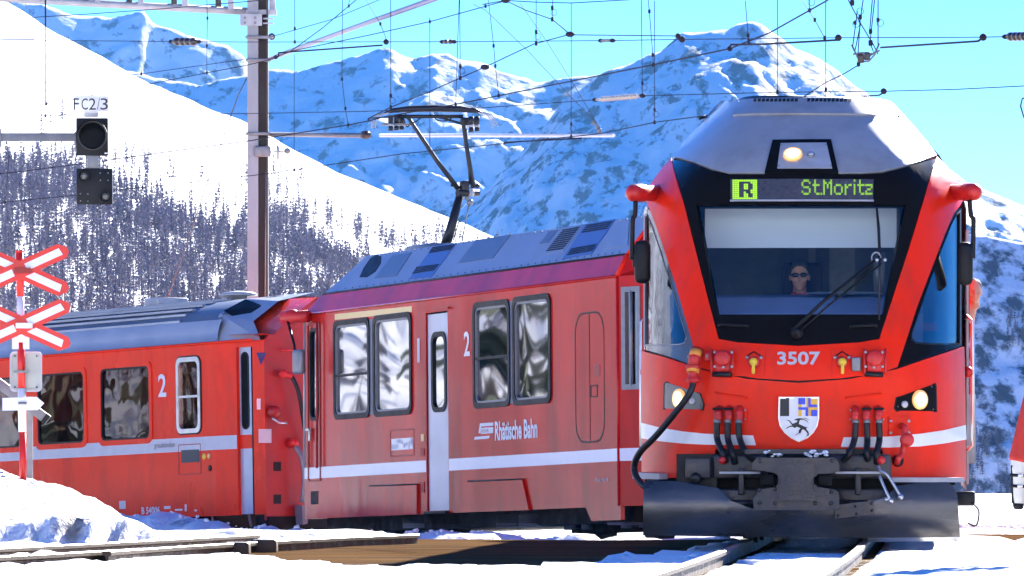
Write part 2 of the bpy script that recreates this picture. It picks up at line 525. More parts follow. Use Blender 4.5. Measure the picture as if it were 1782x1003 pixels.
def snow_z(x, y):
    z = earth_z(x, y)
    t = 0.085 + 0.035 * fbm(x, y * 0.6, 0.8, 4, 1.0) + 0.03 * fbm(x, y, 3.0, 3, 2.0)
    t -= 0.24 * ROAD(x, y)
    if y < 51: t = min(t, 0.03 + 0.022 * fbm(x, y, 0.45, 4, 17.0))
    elif y < 66 and x < -0.6: t = min(t, 0.028 + 0.02 * fbm(x, y, 0.6, 3, 17.0))
    # bank at the left with the crossing sign in it
    m = smooth01((-3.05 - (y - 62) * 0.09 - x) / 1.7)
    yb_ = 62.3 + 0.9 * fbm(x, 0.0, 0.55, 4, 7.0)
    t += smooth01((-2.95 - (y - 62.3) * 0.13 - x) / 0.55) * smooth01((y - yb_) / 0.36) * 0.22 * (1 - smooth01((y - 72) / 6.0)) * (1 + 0.25 * fbm(x, y, 0.4, 3, 5.0))
    prof = smooth01((y - 62.5) / 8.5) * 0.44
    prof *= 1 - smooth01((y - 73) / 5.0)
    t += m * prof * (1 + 0.10 * fbm(x, y, 0.9, 4, 5.0)) + m * 0.05 * fbm(x, y, 0.35, 3, 6.0)
    # ridge of snow thrown up along the train, in its shade
    if -9 < x < 0.6 and y > 66:
        ln = 91.5 + (-3.95 - x) * 1.437 if x < -3.2 else 78.4 + (1.235 - x) * 2.30
        wy = ln - 3.6
        h = lerp_tab([(-7, 0.70), (-5, 0.58), (-4.3, 0.50), (-2.65, 0.27), (-1.5, 0.18), (-0.4, 0.17), (0.1, 0.11), (0.4, 0.0)], x)
        t += math.exp(-((y - wy) / 1.9) ** 2) * h * (1 + 0.30 * fbm(x, y * 0.5, 0.45, 4, 8.0))
    # rail grooves and trodden right-hand ground
    if y < 66 and -0.3 < x < 4.2:
        c = track_x(y)
        for s in (-0.5, 0.5):
            d = abs(x - (c + s))
            if d < 0.14: t = min(t, -0.03 + max(0.0, (d - 0.05)) * 1.5)
        if abs(x - c) < 0.42: t = min(t, 0.07 + 0.02 * fbm(x, y, 0.5, 3, 2.2))
        if y > 49 and abs(x - c) < 1.2: t -= 0.05 * smooth01((y - 49) / 4)
    if x > 3.9 and 44 < y < 75:
        t += 0.22 * fbm(x * 0.5, y * 0.16, 1.0, 4, 14.0) - 0.06 - 0.05 * smooth01((y - 50) / 6)
    # rails of the siding on the left stay clear
    if x < -0.9 and y < 64:
        for (a0, b0, a1, b1) in SIDING:
            if min(a0, a1) - 0.2 <= x <= max(a0, a1) + 0.2:
                yy = b0 + (b1 - b0) * (x - a0) / (a1 - a0)
                d = abs(y - yy) * 0.172
                if d < 0.3: t = min(t, -0.05 + max(0.0, d - 0.12) * 0.5)
    return z + t

def track_x(y):
    """centre line of the near track"""
    p0 = A_ROOT; 
    if y >= 56: return p0.x + (y - 56) * math.tan(A_YAW)
    return p0.x + (y - 56) * 0.063 - 0.00035 * (y - 56) ** 2

A_YAW = R(3.6)
A_ROOT = Vector(((1397 - CX) * 56 / FPX, 56.0, 0.0))
SIDING = [(-4.6, 44.9, -1.71, 61.4), (-5.0, 49.3, -2.4, 64.1)]

SNOW = bpy.data.materials.new('snow'); SNOW.use_nodes = True
def _snow():
    nt = SNOW.node_tree; b = nt.nodes['Principled BSDF']
    tc = nt.nodes.new('ShaderNodeTexCoord')
    n = nt.nodes.new('ShaderNodeTexNoise'); n.inputs['Scale'].default_value = 1.1; n.inputs['Detail'].default_value = 8
    r = nt.nodes.new('ShaderNodeValToRGB')
    r.color_ramp.elements[0].position = 0.30; r.color_ramp.elements[0].color = (0.34, 0.31, 0.28, 1)
    r.color_ramp.elements[1].position = 0.40; r.color_ramp.elements[1].color = (0.86, 0.86, 0.87, 1)
    nt.links.new(tc.outputs['Object'], n.inputs[0]); nt.links.new(n.outputs[0], r.inputs[0]); nt.links.new(r.outputs[0], b.inputs['Base Color'])
    b.inputs['Roughness'].default_value = 0.65
    b.inputs['Specular IOR Level'].default_value = 0.03
    n2 = nt.nodes.new('ShaderNodeTexNoise'); n2.inputs['Scale'].default_value = 14; n2.inputs['Detail'].default_value = 6
    bp = nt.nodes.new('ShaderNodeBump'); bp.inputs['Strength'].default_value = 0.9; bp.inputs['Distance'].default_value = 0.05
    nt.links.new(tc.outputs['Object'], n2.inputs[0]); nt.links.new(n2.outputs[0], bp.inputs['Height']); nt.links.new(bp.outputs[0], b.inputs['Normal'])
_snow()
EARTH = mat('trodden_earth', (0.125, 0.072, 0.034), 0.85, var=0.35, vscale=1.2, bump=0.6, bscale=18, dirt=(0.06, 0.05, 0.045), dscale=0.9, damt=0.7, stretch=(0.5, 1.6, 1), spec=0.0)

def spread(a, b, n): return list(np.linspace(a, b, n))
def axis(pieces):
    out = []
    for a, b, s in pieces:
        k = a
        while k < b - 1e-6:
            out.append(k); k += s
    out.append(pieces[-1][1])
    return out
gx = axis([(-3000, -400, 400), (-400, -40, 60), (-40, -12, 4), (-12, 14, 0.8), (14, 40, 4), (40, 400, 60), (400, 3000, 400)])
gy = axis([(-1500, -100, 200), (-100, 30, 10), (30, 140, 1.6), (140, 300, 20), (300, 3000, 300), (3000, 6000, 500)])
grid_mesh('ground', gx, gy, lambda x, y: earth_z(x, y), EARTH)
sx = axis([(-60, -20, 5), (-20, -9, 1.0), (-9, -6, 0.25), (-6, 5.6, 0.07), (5.6, 9, 0.4), (9, 20, 1.5), (20, 60, 5)])
sy = axis([(-60, 20, 10), (20, 40, 2), (40, 46, 0.4), (46, 84, 0.15), (84, 104, 0.7), (104, 150, 3)])
grid_mesh('snow_cover', sx, sy, snow_z, SNOW)

def hill_mat(name, rock, rs, lo, hi, forest=None, fz=0.0, fs=30.0):
    m = bpy.data.materials.new(name); m.use_nodes = True
    nt = m.node_tree; b = nt.nodes['Principled BSDF']
    b.inputs['Roughness'].default_value = 0.8
    b.inputs['Specular IOR Level'].default_value = 0.1
    geo = nt.nodes.new('ShaderNodeNewGeometry')
    n = nt.nodes.new('ShaderNodeTexNoise'); n.inputs['Scale'].default_value = 1.0 / rs; n.inputs['Detail'].default_value = 9; n.inputs['Roughness'].default_value = 0.62
    mp = nt.nodes.new('ShaderNodeMapping'); mp.inputs['Scale'].default_value = (1.0, 0.6, 0.8); mp.inputs['Rotation'].default_value = (0, R(25), 0)
    nt.links.new(geo.outputs['Position'], mp.inputs[0]); nt.links.new(mp.outputs[0], n.inputs[0])
    mr = nt.nodes.new('ShaderNodeMapRange'); mr.inputs[1].default_value = lo; mr.inputs[2].default_value = hi
    nt.links.new(n.outputs[0], mr.inputs[0])
    mx = nt.nodes.new('ShaderNodeMix'); mx.data_type = 'RGBA'
    mx.inputs[6].default_value = (0.86, 0.86, 0.87, 1); mx.inputs[7].default_value = (*rock, 1)
    nt.links.new(mr.outputs[0], mx.inputs[0])
    src = mx.outputs[2]
    if forest:
        n2 = nt.nodes.new('ShaderNodeTexNoise'); n2.inputs['Scale'].default_value = 1.0 / fs; n2.inputs['Detail'].default_value = 7; n2.inputs['Roughness'].default_value = 0.7
        nt.links.new(geo.outputs['Position'], n2.inputs[0])
        sep = nt.nodes.new('ShaderNodeSeparateXYZ'); nt.links.new(geo.outputs['Position'], sep.inputs[0])
        h = nt.nodes.new('ShaderNodeMapRange'); h.inputs[1].default_value = 0; h.inputs[2].default_value = fz; h.inputs[3].default_value = 0.25; h.inputs[4].default_value = -0.15
        nt.links.new(sep.outputs['Z'], h.inputs[0])
        ad = nt.nodes.new('ShaderNodeMath'); ad.operation = 'ADD'
        nt.links.new(n2.outputs[0], ad.inputs[0]); nt.links.new(h.outputs[0], ad.inputs[1])
        r2 = nt.nodes.new('ShaderNodeMapRange'); r2.inputs[1].default_value = 0.56; r2.inputs[2].default_value = 0.64
        nt.links.new(ad.outputs[0], r2.inputs[0])
        m2 = nt.nodes.new('ShaderNodeMix'); m2.data_type = 'RGBA'; m2.inputs[7].default_value = (*forest, 1)
        nt.links.new(r2.outputs[0], m2.inputs[0]); nt.links.new(src, m2.inputs[6])
        src = m2.outputs[2]
    nt.links.new(src, b.inputs['Base Color'])
    n4 = nt.nodes.new('ShaderNodeTexNoise'); n4.inputs['Scale'].default_value = 2.2 / rs; n4.inputs['Detail'].default_value = 8
    nt.links.new(geo.outputs['Position'], n4.inputs[0])
    bp = nt.nodes.new('ShaderNodeBump'); bp.inputs['Strength'].default_value = 0.6; bp.inputs['Distance'].default_value = rs * 0.12
    nt.links.new(n4.outputs[0], bp.inputs['Height']); nt.links.new(bp.outputs[0], b.inputs['Normal'])
    return m

def ridge_tab(pts, d):
    out = []
    for px, py in pts:
        w = P(px, py, d); out.append((w.x, w.z))
    return out

def range_mesh(name, pts, d, y0, yb, nx, ny, x0, x1, amp, sc, m, seed, pw=1.0, back=0.5, crest=0.25):
    """a mountain chain whose crest stands at distance d and whose face starts at y0; falls away behind to yb"""
    tab = ridge_tab(pts, d)
    xs = spread(x0, x1, nx)
    ys = spread(y0, d, ny) + spread(d, yb, 12)[1:]
    def zf(x, y):
        h = lerp_tab(tab, x)
        if y <= d:
            t = (y - y0) / (d - y0); s = t ** pw
        else:
            t = 1.0; s = 1.0 - back * (y - d) / (yb - d)
        e = noise.ridged_multi_fractal(Vector((x / sc + seed + 0.3 * fbm(x, y, sc * 1.5, 2, seed), y / (sc * 2.2), seed)), 1.0, 2.1, 6, 1.0, 2.0) - 1.0
        e2 = fbm(x, y, sc * 0.25, 4, seed + 3)
        k = t * (1 - t) * 4 * (1 - crest) + crest * t
        return -2.0 + (h + 2.0) * s + amp * k * (e * 0.62 + e2 * 0.35)
    return grid_mesh(name, xs, ys, zf, m)

FAR = hill_mat('far_mountain_snow', (0.20, 0.19, 0.20), 15.0, 0.53, 0.61)
RIGHTM = hill_mat('peak_snow_and_rock', (0.17, 0.16, 0.17), 11.0, 0.51, 0.59)
LEFTM = hill_mat('sunny_slope_snow', (0.5, 0.5, 0.5), 25.0, 0.68, 0.80)
RHILL = hill_mat('wooded_slope_snow', (0.12, 0.12, 0.13), 4.0, 0.45, 0.56)
BACKM = hill_mat('opposite_slope', (0.22, 0.20, 0.19), 60.0, 0.55, 0.66, forest=(0.06, 0.06, 0.045), fz=120.0, fs=40.0)

range_mesh('far_mountain', [(-900, -60), (-300, -30), (0, -20), (60, 10), (110, 25), (160, 30), (205, 22), (250, 15), (268, 40), (300, 48), (350, 62), (395, 78), (425, 98), (455, 150), (520, 240), (700, 330)],
           5600, 5010, 6600, 260, 90, -900, 0, 30, 130, FAR, 2.3)
range_mesh('middle_mountain', [(-400, 60), (200, 120), (350, 150), (430, 130), (470, 118), (510, 122), (560, 108), (620, 100), (680, 92), (720, 102), (755, 94), (790, 100), (845, 118), (870, 128), (930, 140), (985, 132), (1030, 128), (1100, 112), (1180, 150), (1300, 220), (1450, 330), (1600, 430), (2000, 520)],
           4800, 4230, 5700, 460, 120, -560, 520, 27, 110, FAR, 7.7)
range_mesh('right_peak_mountain', [(600, 470), (760, 400), (850, 320), (930, 240), (1000, 165), (1050, 130), (1100, 118), (1150, 90), (1190, 62), (1230, 55), (1270, 48), (1305, 40), (1335, 52), (1370, 78), (1420, 108), (1470, 140), (1515, 168), (1560, 215), (1610, 265), (1680, 322), (1740, 345), (1800, 372), (2000, 440), (2600, 560)],
           3900, 3400, 4700, 440, 130, -160, 620, 27, 90, RIGHTM, 12.4)
LEFT_PTS = [(-9000, -2600), (-4000, -1500), (-1500, -700), (-400, -220), (0, -4), (12, 5), (55, 30), (81, 48), (126, 72), (189, 108), (252, 141), (328, 174), (384, 197), (429, 212), (470, 236), (520, 268), (600, 305), (700, 345), (780, 378), (840, 404), (920, 445), (1050, 545), (1200, 690), (1350, 850), (1500, 900), (1900, 920)]
LTAB = ridge_tab(LEFT_PTS, 1500)
def left_z(x, y):
    h = lerp_tab(LTAB, x)
    if y <= 1500:
        y0 = 260.0 + min(1100.0, 13.0 * max(0.0, x))
        t = max(0.0, (y - y0) / (1500.0 - y0)); s = t
    else:
        t = 1.0; s = 1 - 0.3 * (y - 1500) / 500.0
    return -6.0 + (h + 6.0) * s + 2.2 * fbm(x, y, 45, 4, 3.3) * t * (1.1 - t) + 0.5 * fbm(x, y, 9, 3, 5.5) * t
lx = axis([(-1300, -300, 40), (-300, -160, 10), (-160, 60, 2.5), (60, 130, 10)])
ly = axis([(260, 700, 20), (700, 1500, 12), (1500, 2000, 100)])
grid_mesh('sunny_hill', lx, ly, left_z, LEFTM)
RPTS = [(1450, 600), (1560, 500), (1640, 430), (1690, 410), (1740, 418), (1782, 426), (1900, 440), (2400, 440), (4000, 400)]
RTAB = ridge_tab(RPTS, 1100)
def right_z(x, y):
    h = lerp_tab(RTAB, x)
    if y <= 1100: t = max(0.0, (y - 1022) / 78.0); s = t
    else: t = 1.0; s = 1 - 0.3 * (y - 1100) / 400.0
    return -9.0 + (h + 9.0) * s + 3.0 * fbm(x, y, 16, 5, 6.1) * min(1.0, t * 3) * (1.2 - t)
grid_mesh('wooded_hill', axis([(45, 130, 1.0), (130, 330, 20)]), axis([(1022, 1100, 1.0), (1100, 1500, 80)]), right_z, RHILL)
# the opposite side of the valley, behind the photographer: it throws light back and is mirrored in the windows
def back_z(x, y):
    t = (-600 - y) / 900.0
    return -8 + 330 * smooth01(t) + 60 * t * fbm(x, y, 300, 5, 2.0)
grid_mesh('opposite_mountain', spread(-2500, 2500, 70), spread(-1700, -600, 26), back_z, BACKM)

# the hazy blue air of the valley
def make_haze():
    m = bpy.data.materials.new('blue_air'); m.use_nodes = True
    nt = m.node_tree; nt.nodes.clear()
    out = nt.nodes.new('ShaderNodeOutputMaterial')
    v = nt.nodes.new('ShaderNodeVolumePrincipled')
    v.inputs['Color'].default_value = (0.16, 0.50, 1.0, 1)
    v.inputs['Density'].default_value = HAZE_DENSITY
    v.inputs['Anisotropy'].default_value = 0.0
    nt.links.new(v.outputs[0], out.inputs['Volume'])
    mb = MB(); mb.box((0, 2500, 330), (6600, 9000, 720))
    o = mb.build('haze', m)
    tag(o, 'thin blue haze filling the valley air', 'haze', kind='stuff')
HAZE_DENSITY = 4.5e-5
make_haze()

# ------------------------------------------------------------------ leading railcar (faces the camera)
A = empty('front_railcar', A_ROOT, -A_YAW)
tag(A, 'red railcar with number 3507 and lit headlights facing the camera', 'train')
A_M = Matrix.Translation(A_ROOT) @ Matrix.Rotation(-A_YAW, 4, 'Z')
A_I = A_M.inverted()
CAMP = Vector((0, 0, CZ))

HW = [(-1, 1.345), (2.80, 1.345), (2.92, 1.31), (3.265, 1.12), (3.43, 0.98), (3.61, 0.84), (3.76, 0.70), (3.80, 0.66), (4.2, 0.5)]
def a_hw(z): return sum(lerp_tab(HW, z + k * 0.03) for k in range(-4, 5)) / 9.0
def a_rake(z):
    y = 0.0
    if z > 1.25: y += 0.5 * 0.40 * min(z - 1.25, 0.5) ** 2 / 0.5
    if z > 1.75: y += 0.40 * (min(z, 3.0) - 1.75)
    if z > 3.0: y += 0.40 * (z - 3.0) + 1.1 * (z - 3.0) ** 1.4
    if z < 0.95: y += 0.06 * (0.95 - z)
    return y
def a_y(x, z):
    a = min(1.08, abs(x) / a_hw(z))
    return a_rake(z) + 0.10 * a + 0.95 * a ** 5
def a_surf(x, z):
    p = Vector((x, a_y(x, z), z)); e = 0.012
    dx = Vector((2 * e, a_y(x + e, z) - a_y(x - e, z), 0)); dz = Vector((0, a_y(x, z + e) - a_y(x, z - e), 2 * e))
    return p, dx.cross(dz).normalized()
def UA(px, py, extra=0.0):
    """photo pixel -> (x, z) on the nose"""
    o = A_I @ CAMP; q = A_I @ P(px, py, 56.0); d = (q - o)
    y = 0.0; x = z = 0.0
    for _ in range(14):
        t = (y + extra - o.y) / d.y
        w = o + d * t; x, z = w.x, w.z
        y = a_y(x, z)
    return (x, z)
def PA(px, py, y):
    """photo pixel -> local point on the plane at depth y behind the nose tip"""
    o = A_I @ CAMP; q = A_I @ P(px, py, 56.0); d = q - o
    return o + d * ((y - o.y) / d.y)
def OA(pts): return [UA(*p) for p in pts]

# --- red front frame: two sloping pillars joined by the chin
inner_l = [(1170, 277), (1190, 350), (1210, 430), (1230, 510), (1251, 591)]
chin_top = [(1285, 597), (1390, 603), (1495, 597)]
inner_r = [(1530, 591), (1556, 510), (1582, 430), (1606, 350), (1629, 274)]
outer_r = [(1645, 290), (1662, 312), (1672, 330), (1676, 345), (1668, 360), (1658, 372), (1644, 404), (1622, 461), (1594, 536), (1578, 587), (1561, 639)]
chin_bot = [(1530, 650), (1460, 659), (1390, 663), (1320, 659), (1250, 649), (1221, 641)]
outer_l = [(1213, 622), (1196, 560), (1178, 497), (1158, 436), (1143, 392), (1133, 366), (1126, 352), (1122, 343), (1130, 328), (1142, 310), (1156, 292)]
FRAME = OA(inner_l + chin_top + inner_r + outer_r + chin_bot + outer_l)
fr = panel('front_frame', FRAME, RED, A, a_surf, 0.012, 0.06, 0.07)
# --- black windscreen surround and pane
top_curve = [(1629, 276), (1600, 285), (1565, 295), (1535, 302), (1500, 304), (1390, 304), (1270, 304), (1240, 298), (1205, 285), (1171, 277)]
MASK = OA([(1171, 279), (1190, 352), (1210, 432), (1230, 512), (1252, 590), (1285, 596), (1390, 602), (1495, 596), (1529, 590), (1555, 512), (1581, 432), (1605, 352), (1628, 277)] + top_curve[1:-1])
PANE = OA([(1212, 357), (1576, 357), (1536, 548), (1250, 548)])
ms = panel('windscreen_surround', MASK, BLACK, A, a_surf, 0.004, 0.05, 0.08, holes=[PANE])
PO = OA([(1207, 352), (1581, 352), (1540, 556), (1246, 556)])
panel('windscreen', PO, WSCREEN, A, a_surf, -0.012, 0.006, 0.12)
# --- grey roof cap with the lamp notch
ROOFCAP = OA([(1171, 274), (1205, 282), (1240, 295), (1270, 302), (1332, 302), (1344, 247), (1447, 247), (1459, 302), (1500, 302), (1535, 299), (1565, 292), (1600, 282), (1629, 271),
              (1612, 248), (1590, 222), (1566, 195), (1552, 180), (1544, 176), (1535, 175), (1529, 180), (1529, 206), (1271, 206), (1271, 180), (1265, 175), (1255, 177), (1244, 187), (1226, 208), (1205, 232), (1186, 255)])
rc = panel('roof_cap', ROOFCAP, ROOFG, A, a_surf, 0.008, 0.06, 0.035)
lip = [(1171, 275.5), (1205, 283.5), (1240, 296.5), (1270, 303.5)]
for a, b in (((1217, 207), (1228, 203)), ((1560, 203), (1572, 207))):
    pa = a_surf(*UA(*a))[0]; pb = a_surf(*UA(*b))[0]
    MB().tube([pa + Vector((0, -0.03, 0.0)), pb + Vector((0, -0.03, 0))], 0.014, 6).build('lifting_eye', BLACKM, rc)
hood = panel('vent_hood', OA([(1275, 178), (1526, 176), (1526, 202), (1275, 202)]), ROOFG, A, a_surf, 0.010, 0.08, 0.05)
panel('hood_sill', OA([(1277, 194), (1524, 193), (1524, 204), (1277, 204)]), ROOFG, hood, a_surf, 0.026, 0.03, 0.12)
for k in range(22):
    px = 1313 + k * 7.1 + (14 if k > 10 else 0)
    panel('vent_slot', OA([(px, 174.5), (px + 4.8, 174.2), (px + 4.2, 178.6), (px - 0.6, 178.9)]), BLACKM, hood, a_surf, 0.016, 0.01, 0)
panel('roof_gap_lining', OA([(1266, 170), (1536, 169), (1536, 210), (1266, 210)]), BLACKM, A, a_surf, -0.055, 0.02, 0.1)
# --- top lamp box
lb = panel('top_lamp_surround', OA([(1331, 303), (1345, 247), (1446, 246), (1459, 303)]), BLACK, A, a_surf, 0.022, 0.06, 0.06)
panel('lamp_plate', OA([(1353, 297), (1359, 254), (1438, 253), (1448, 297)]), GALVL, lb, a_surf, 0.028, 0.01, 0.08)
p, n = a_surf(*UA(1380, 275))
MB().lathe(p + n * 0.022, n, [(0, 0.082), (0.03, 0.080), (0.035, 0.072), (0.028, 0.068)], 20).build('lamp_rim', LAMPRING, lb)
MB().lathe(p + n * 0.027, n, [(0, 0.07), (0.022, 0.068), (0.034, 0.045), (0.04, 0.01)], 18).build('lamp_lens', LAMPON, lb)
p, n = a_surf(*UA(1411, 275))
mb = MB().lathe(p + n * 0.022, n, [(0, 0.034), (0.02, 0.032), (0.022, 0.026)], 16); mb.build('marker_lamp_rim', GALV, lb)
MB().lathe(p + n * 0.022, n, [(0, 0.025), (0.028, 0.022), (0.03, 0.008)], 14).build('marker_lamp', LENS, lb)
for px, py in ((1360, 258), (1437, 257), (1356, 293), (1445, 293)):
    p, n = a_surf(*UA(px, py)); MB().lathe(p + n * 0.026, n, [(0, 0.008), (0.008, 0.006)], 8).build('screw', GALV, lb)

# --- destination display
dsp = panel('destination_display', OA([(1271, 313), (1520, 313), (1519, 350), (1272, 350)]), LEDOFF, A, a_surf, 0.008, 0.012, 0.15)
panel('display_sill', OA([(1271, 349), (1520, 349), (1520, 351.5), (1271, 351.5)]), GALVL, dsp, a_surf, 0.014, 0.012, 0.2)
F57 = {'S': ['.###.', '#...#', '#....', '.###.', '....#', '#...#', '.###.'], 't': ['.#..', '.#..', '####', '.#..', '.#..', '.#..', '..##'], '.': ['.', '.', '.', '.', '.', '.', '#'],
       'M': ['#...#', '##.##', '#.#.#', '#.#.#', '#...#', '#...#', '#...#'], 'o': ['.....', '.....', '.###.', '#...#', '#...#', '#...#', '.###.'], 'r': ['....', '....', '#.##', '##..', '#...', '#...', '#...'],
       'i': ['#', '.', '#', '#', '#', '#', '#'], 'z': ['....', '....', '####', '...#', '.##.', '#...', '####']}
def led(name, cells, x0, y0, dx, dy, m, off):
    mb = MB()
    for c, r in cells:
        q = OA([(x0 + c * dx + 0.25, y0 + r * dy + 0.25), (x0 + (c + 1) * dx - 0.25, y0 + r * dy + 0.25), (x0 + (c + 1) * dx - 0.25, y0 + (r + 1) * dy - 0.25), (x0 + c * dx + 0.25, y0 + (r + 1) * dy - 0.25)])
        mb.add([a_surf(*w)[0] + a_surf(*w)[1] * off for w in q], [(0, 1, 2, 3)])
    me = mb.mesh(name)
    return link(name, me, m, dsp)
cells, c = [], 0
for ch in 'St.Moritz':
    g = F57[ch]
    for r, row in enumerate(g):
        for k, s in enumerate(row):
            if s == '#':
                for sx_ in (0, 1):
                    for sy_ in (0, 1): cells.append(((c + k) * 2 + sx_, r * 2 + sy_))
    c += len(g[0]) + (0.5 if ch in 't.' else 1)
w_ = (c - 1) * 2
led('lettering', cells, 1395, 313.8, 123.0 / w_, 26.5 / 14, LEDON, 0.011)
rr_ = ['...........', '...#####...', '...##..##..', '...##..##..', '...##..##..', '...#####...', '...##.##...', '...##..##..', '...##..##..', '...........']
led('route_letter_field', [(k, r) for r, row in enumerate(rr_) for k, s in enumerate(row) if s == '.'], 1275, 314, 43 / 11.0, 34 / 10.0, LEDON, 0.011)

# --- cab side windows and their dark corner panels
for side in (-1, 1):
    def mx(pts): return pts if side < 0 else pts
    if side < 0:
        sur = [(1119.5, 368), (1123, 358), (1132, 369), (1142, 394), (1157, 438), (1177, 499), (1195, 562), (1212, 624), (1219, 641), (1165, 621), (1119.5, 608)]
        win = [(1121, 376), (1125, 372), (1134, 392), (1150, 440), (1170, 500), (1186, 555), (1196, 588), (1193, 598), (1184, 601), (1150, 602), (1121, 602)]
    else:
        sur = [(1674, 362), (1668, 364), (1659, 374), (1645, 406), (1623, 463), (1595, 538), (1579, 589), (1563, 639), (1620, 618), (1674.5, 602)]
        win = [(1672, 366), (1666, 372), (1656, 390), (1640, 430), (1618, 488), (1598, 545), (1585, 582), (1585, 592), (1592, 598), (1620, 600), (1672, 600)]
    S, W = OA(sur), OA(win)
    sp = panel('corner_panel', S, BLACK if side > 0 else mat('grey_sheen_panel', (0.10, 0.105, 0.115), 0.15, coat=0.5), A, a_surf, -0.004, 0.03, 0.07, holes=[W])  # grey of the left panel is its bright reflection put into the colour
    # the hole is cut convex-wise, pane sits just behind
    pn = panel('side_window', W, SIDEGL, sp, a_surf, -0.014, 0.006, 0.1)
    cx_ = sum(w[0] for w in W) / len(W); cz_ = sum(w[1] for w in W) / len(W)
    inn = [(cx_ + (w[0] - cx_) * 0.95, cz_ + (w[1] - cz_) * 0.975) for w in W]
    ring('window_seal', W, inn, GALV if side < 0 else BLACKM, sp, a_surf, 0.004, 0.03)

# --- lower red front with rounded lamps and stripes
LOW = OA([(1118, 611), (1165, 624), (1222, 644), (1300, 660), (1390, 667), (1480, 660), (1560, 643), (1620, 622), (1676, 604), (1678, 700), (1679, 836), (1546, 834), (1538, 812), (1535, 782), (1246, 782), (1243, 802), (1181, 802), (1178, 832), (1119, 832), (1118, 720)])
lf = panel('lower_front', LOW, RED, A, a_surf, 0.012, 0.06, 0.08)
panel('waist_gap_lining', OA([(1122, 600), (1222, 632), (1300, 648), (1390, 652), (1480, 648), (1560, 632), (1672, 594), (1672, 618), (1560, 655), (1390, 676), (1222, 656), (1122, 622)]), BLACKM, A, a_surf, -0.02, 0.02, 0.15)
for st in ([(1119, 736), (1150, 744), (1190, 751), (1230, 755), (1311, 758), (1316, 775), (1230, 774), (1190, 772), (1150, 768), (1119, 763)],
           [(1468, 761), (1545, 760), (1600, 755), (1640, 749), (1678, 740), (1679, 765), (1640, 772), (1600, 777), (1545, 779), (1463, 778)]):
    panel('white_stripe', OA(st), WHITE, lf, a_surf, 0.0155, 0.003, 0.08)
# step treads at the foot of the red front
for st in ([(1121, 822), (1165, 824), (1166, 834), (1121, 833)], [(1546, 830), (1658, 831), (1660, 839), (1547, 838)]):
    panel('step_tread', OA(st), GALVL, A, a_surf, 0.10, 0.08, 0.06)
# headlight units
for side, poly, big, small in ((-1, [(1160, 669), (1164, 666), (1219, 685), (1226, 703), (1224, 713), (1159, 711)], (1185, 694), (1208, 699)),
                               (1, [(1623, 669), (1625, 673), (1626, 716), (1560, 715), (1556, 710), (1560, 692)], (1598, 696), (1572, 704))):
    hl = panel('headlight_unit', OA(poly), BLACK if side > 0 else mat('grey_lamp_housing', (0.15, 0.14, 0.12), 0.25, coat=0.5), A, a_surf, 0.017, 0.03, 0.08)
    cx_ = sum(q[0] for q in poly) / len(poly); cy_ = sum(q[1] for q in poly) / len(poly)
    big2 = [(cx_ + (q[0] - cx_) * 1.05, cy_ + (q[1] - cy_) * 1.08) for q in poly]
    ring('lamp_gasket', OA(big2), OA(poly), BLACKM, hl, a_surf, 0.019, 0.02)
    p, n = a_surf(*UA(*big))
    MB().lathe(p + n * 0.012, n, [(0, 0.082), (0.02, 0.080), (0.024, 0.070)], 20).build('reflector_ring', LAMPRING, hl)
    MB().lathe(p + n * 0.014, n, [(0, 0.070), (0.018, 0.066), (0.03, 0.045), (0.034, 0.01)], 18).build('headlight', LAMPON, hl)
    p, n = a_surf(*UA(*small))
    MB().lathe(p + n * 0.012, n, [(0, 0.030), (0.02, 0.028), (0.024, 0.012)], 14).build('marker_lamp', LENS, hl)
    for q in poly[::2]:
        qq = (cx_ + (q[0] - cx_) * 0.86, cy_ + (q[1] - cy_) * 0.84)
        p, n = a_surf(*UA(*qq)); MB().lathe(p + n * 0.016, n, [(0, 0.007), (0.005, 0.005)], 8).build('screw', GALV, hl)
# number
x0, z0 = UA(1353, 636); x1, z1 = UA(1427, 613)
lettering('number_lettering', '3507', GREYT, fr, a_surf, x0, x1, z0, z1, 0.018, bold=0.028)
# embossed rails of the bonnet
for a, b in (((1246, 684), (1302, 693)), ((1470, 693), (1533, 686))):
    pts = []
    for k in range(5):
        q = UA(a[0] + (b[0] - a[0]) * k / 4, a[1] + (b[1] - a[1]) * k / 4); p, n = a_surf(*q); pts.append(p + n * 0.018)
    MB().tube(pts, 0.011, 6).build('hand_bar', RED, lf)

# --- coat of arms
SH = [(1356, 691), (1425, 691), (1425, 728), (1422, 742), (1415, 753), (1405, 762), (1391, 769), (1377, 762), (1366, 753), (1358, 742), (1355, 728)]
sh = panel('crest_shield', OA(SH), ENAMEL, lf, a_surf, 0.035, 0.03, 0.08)
def inset(poly, k):
    cx_ = sum(q[0] for q in poly) / len(poly); cy_ = sum(q[1] for q in poly) / len(poly)
    return [(cx_ + (q[0] - cx_) * k, cy_ + (q[1] - cy_) * k) for q in poly]
def patch(name, pts, m, off=0.039): return panel(name, OA(pts), m, sh, a_surf, off, 0.003, 0)
ring('crest_rim', OA(inset(SH, 1.0)), OA(inset(SH, 0.93)), STEEL, sh, a_surf, 0.042, 0.02)
patch('black_field', [(1358.5, 693), (1374, 693), (1374, 724.5), (1358.5, 724.5)], INK)
X0, Y0, Xm, Ym, X1, Y1 = 1390, 693, 1406, 709, 1421.5, 724.5
t1, t2 = 5, 5
def rect(a, b, c, d): return [(a, b), (c, b), (c, d), (a, d)]
patch('gold_field', rect(X0, Y0, X1, Y1), GOLD, 0.038)
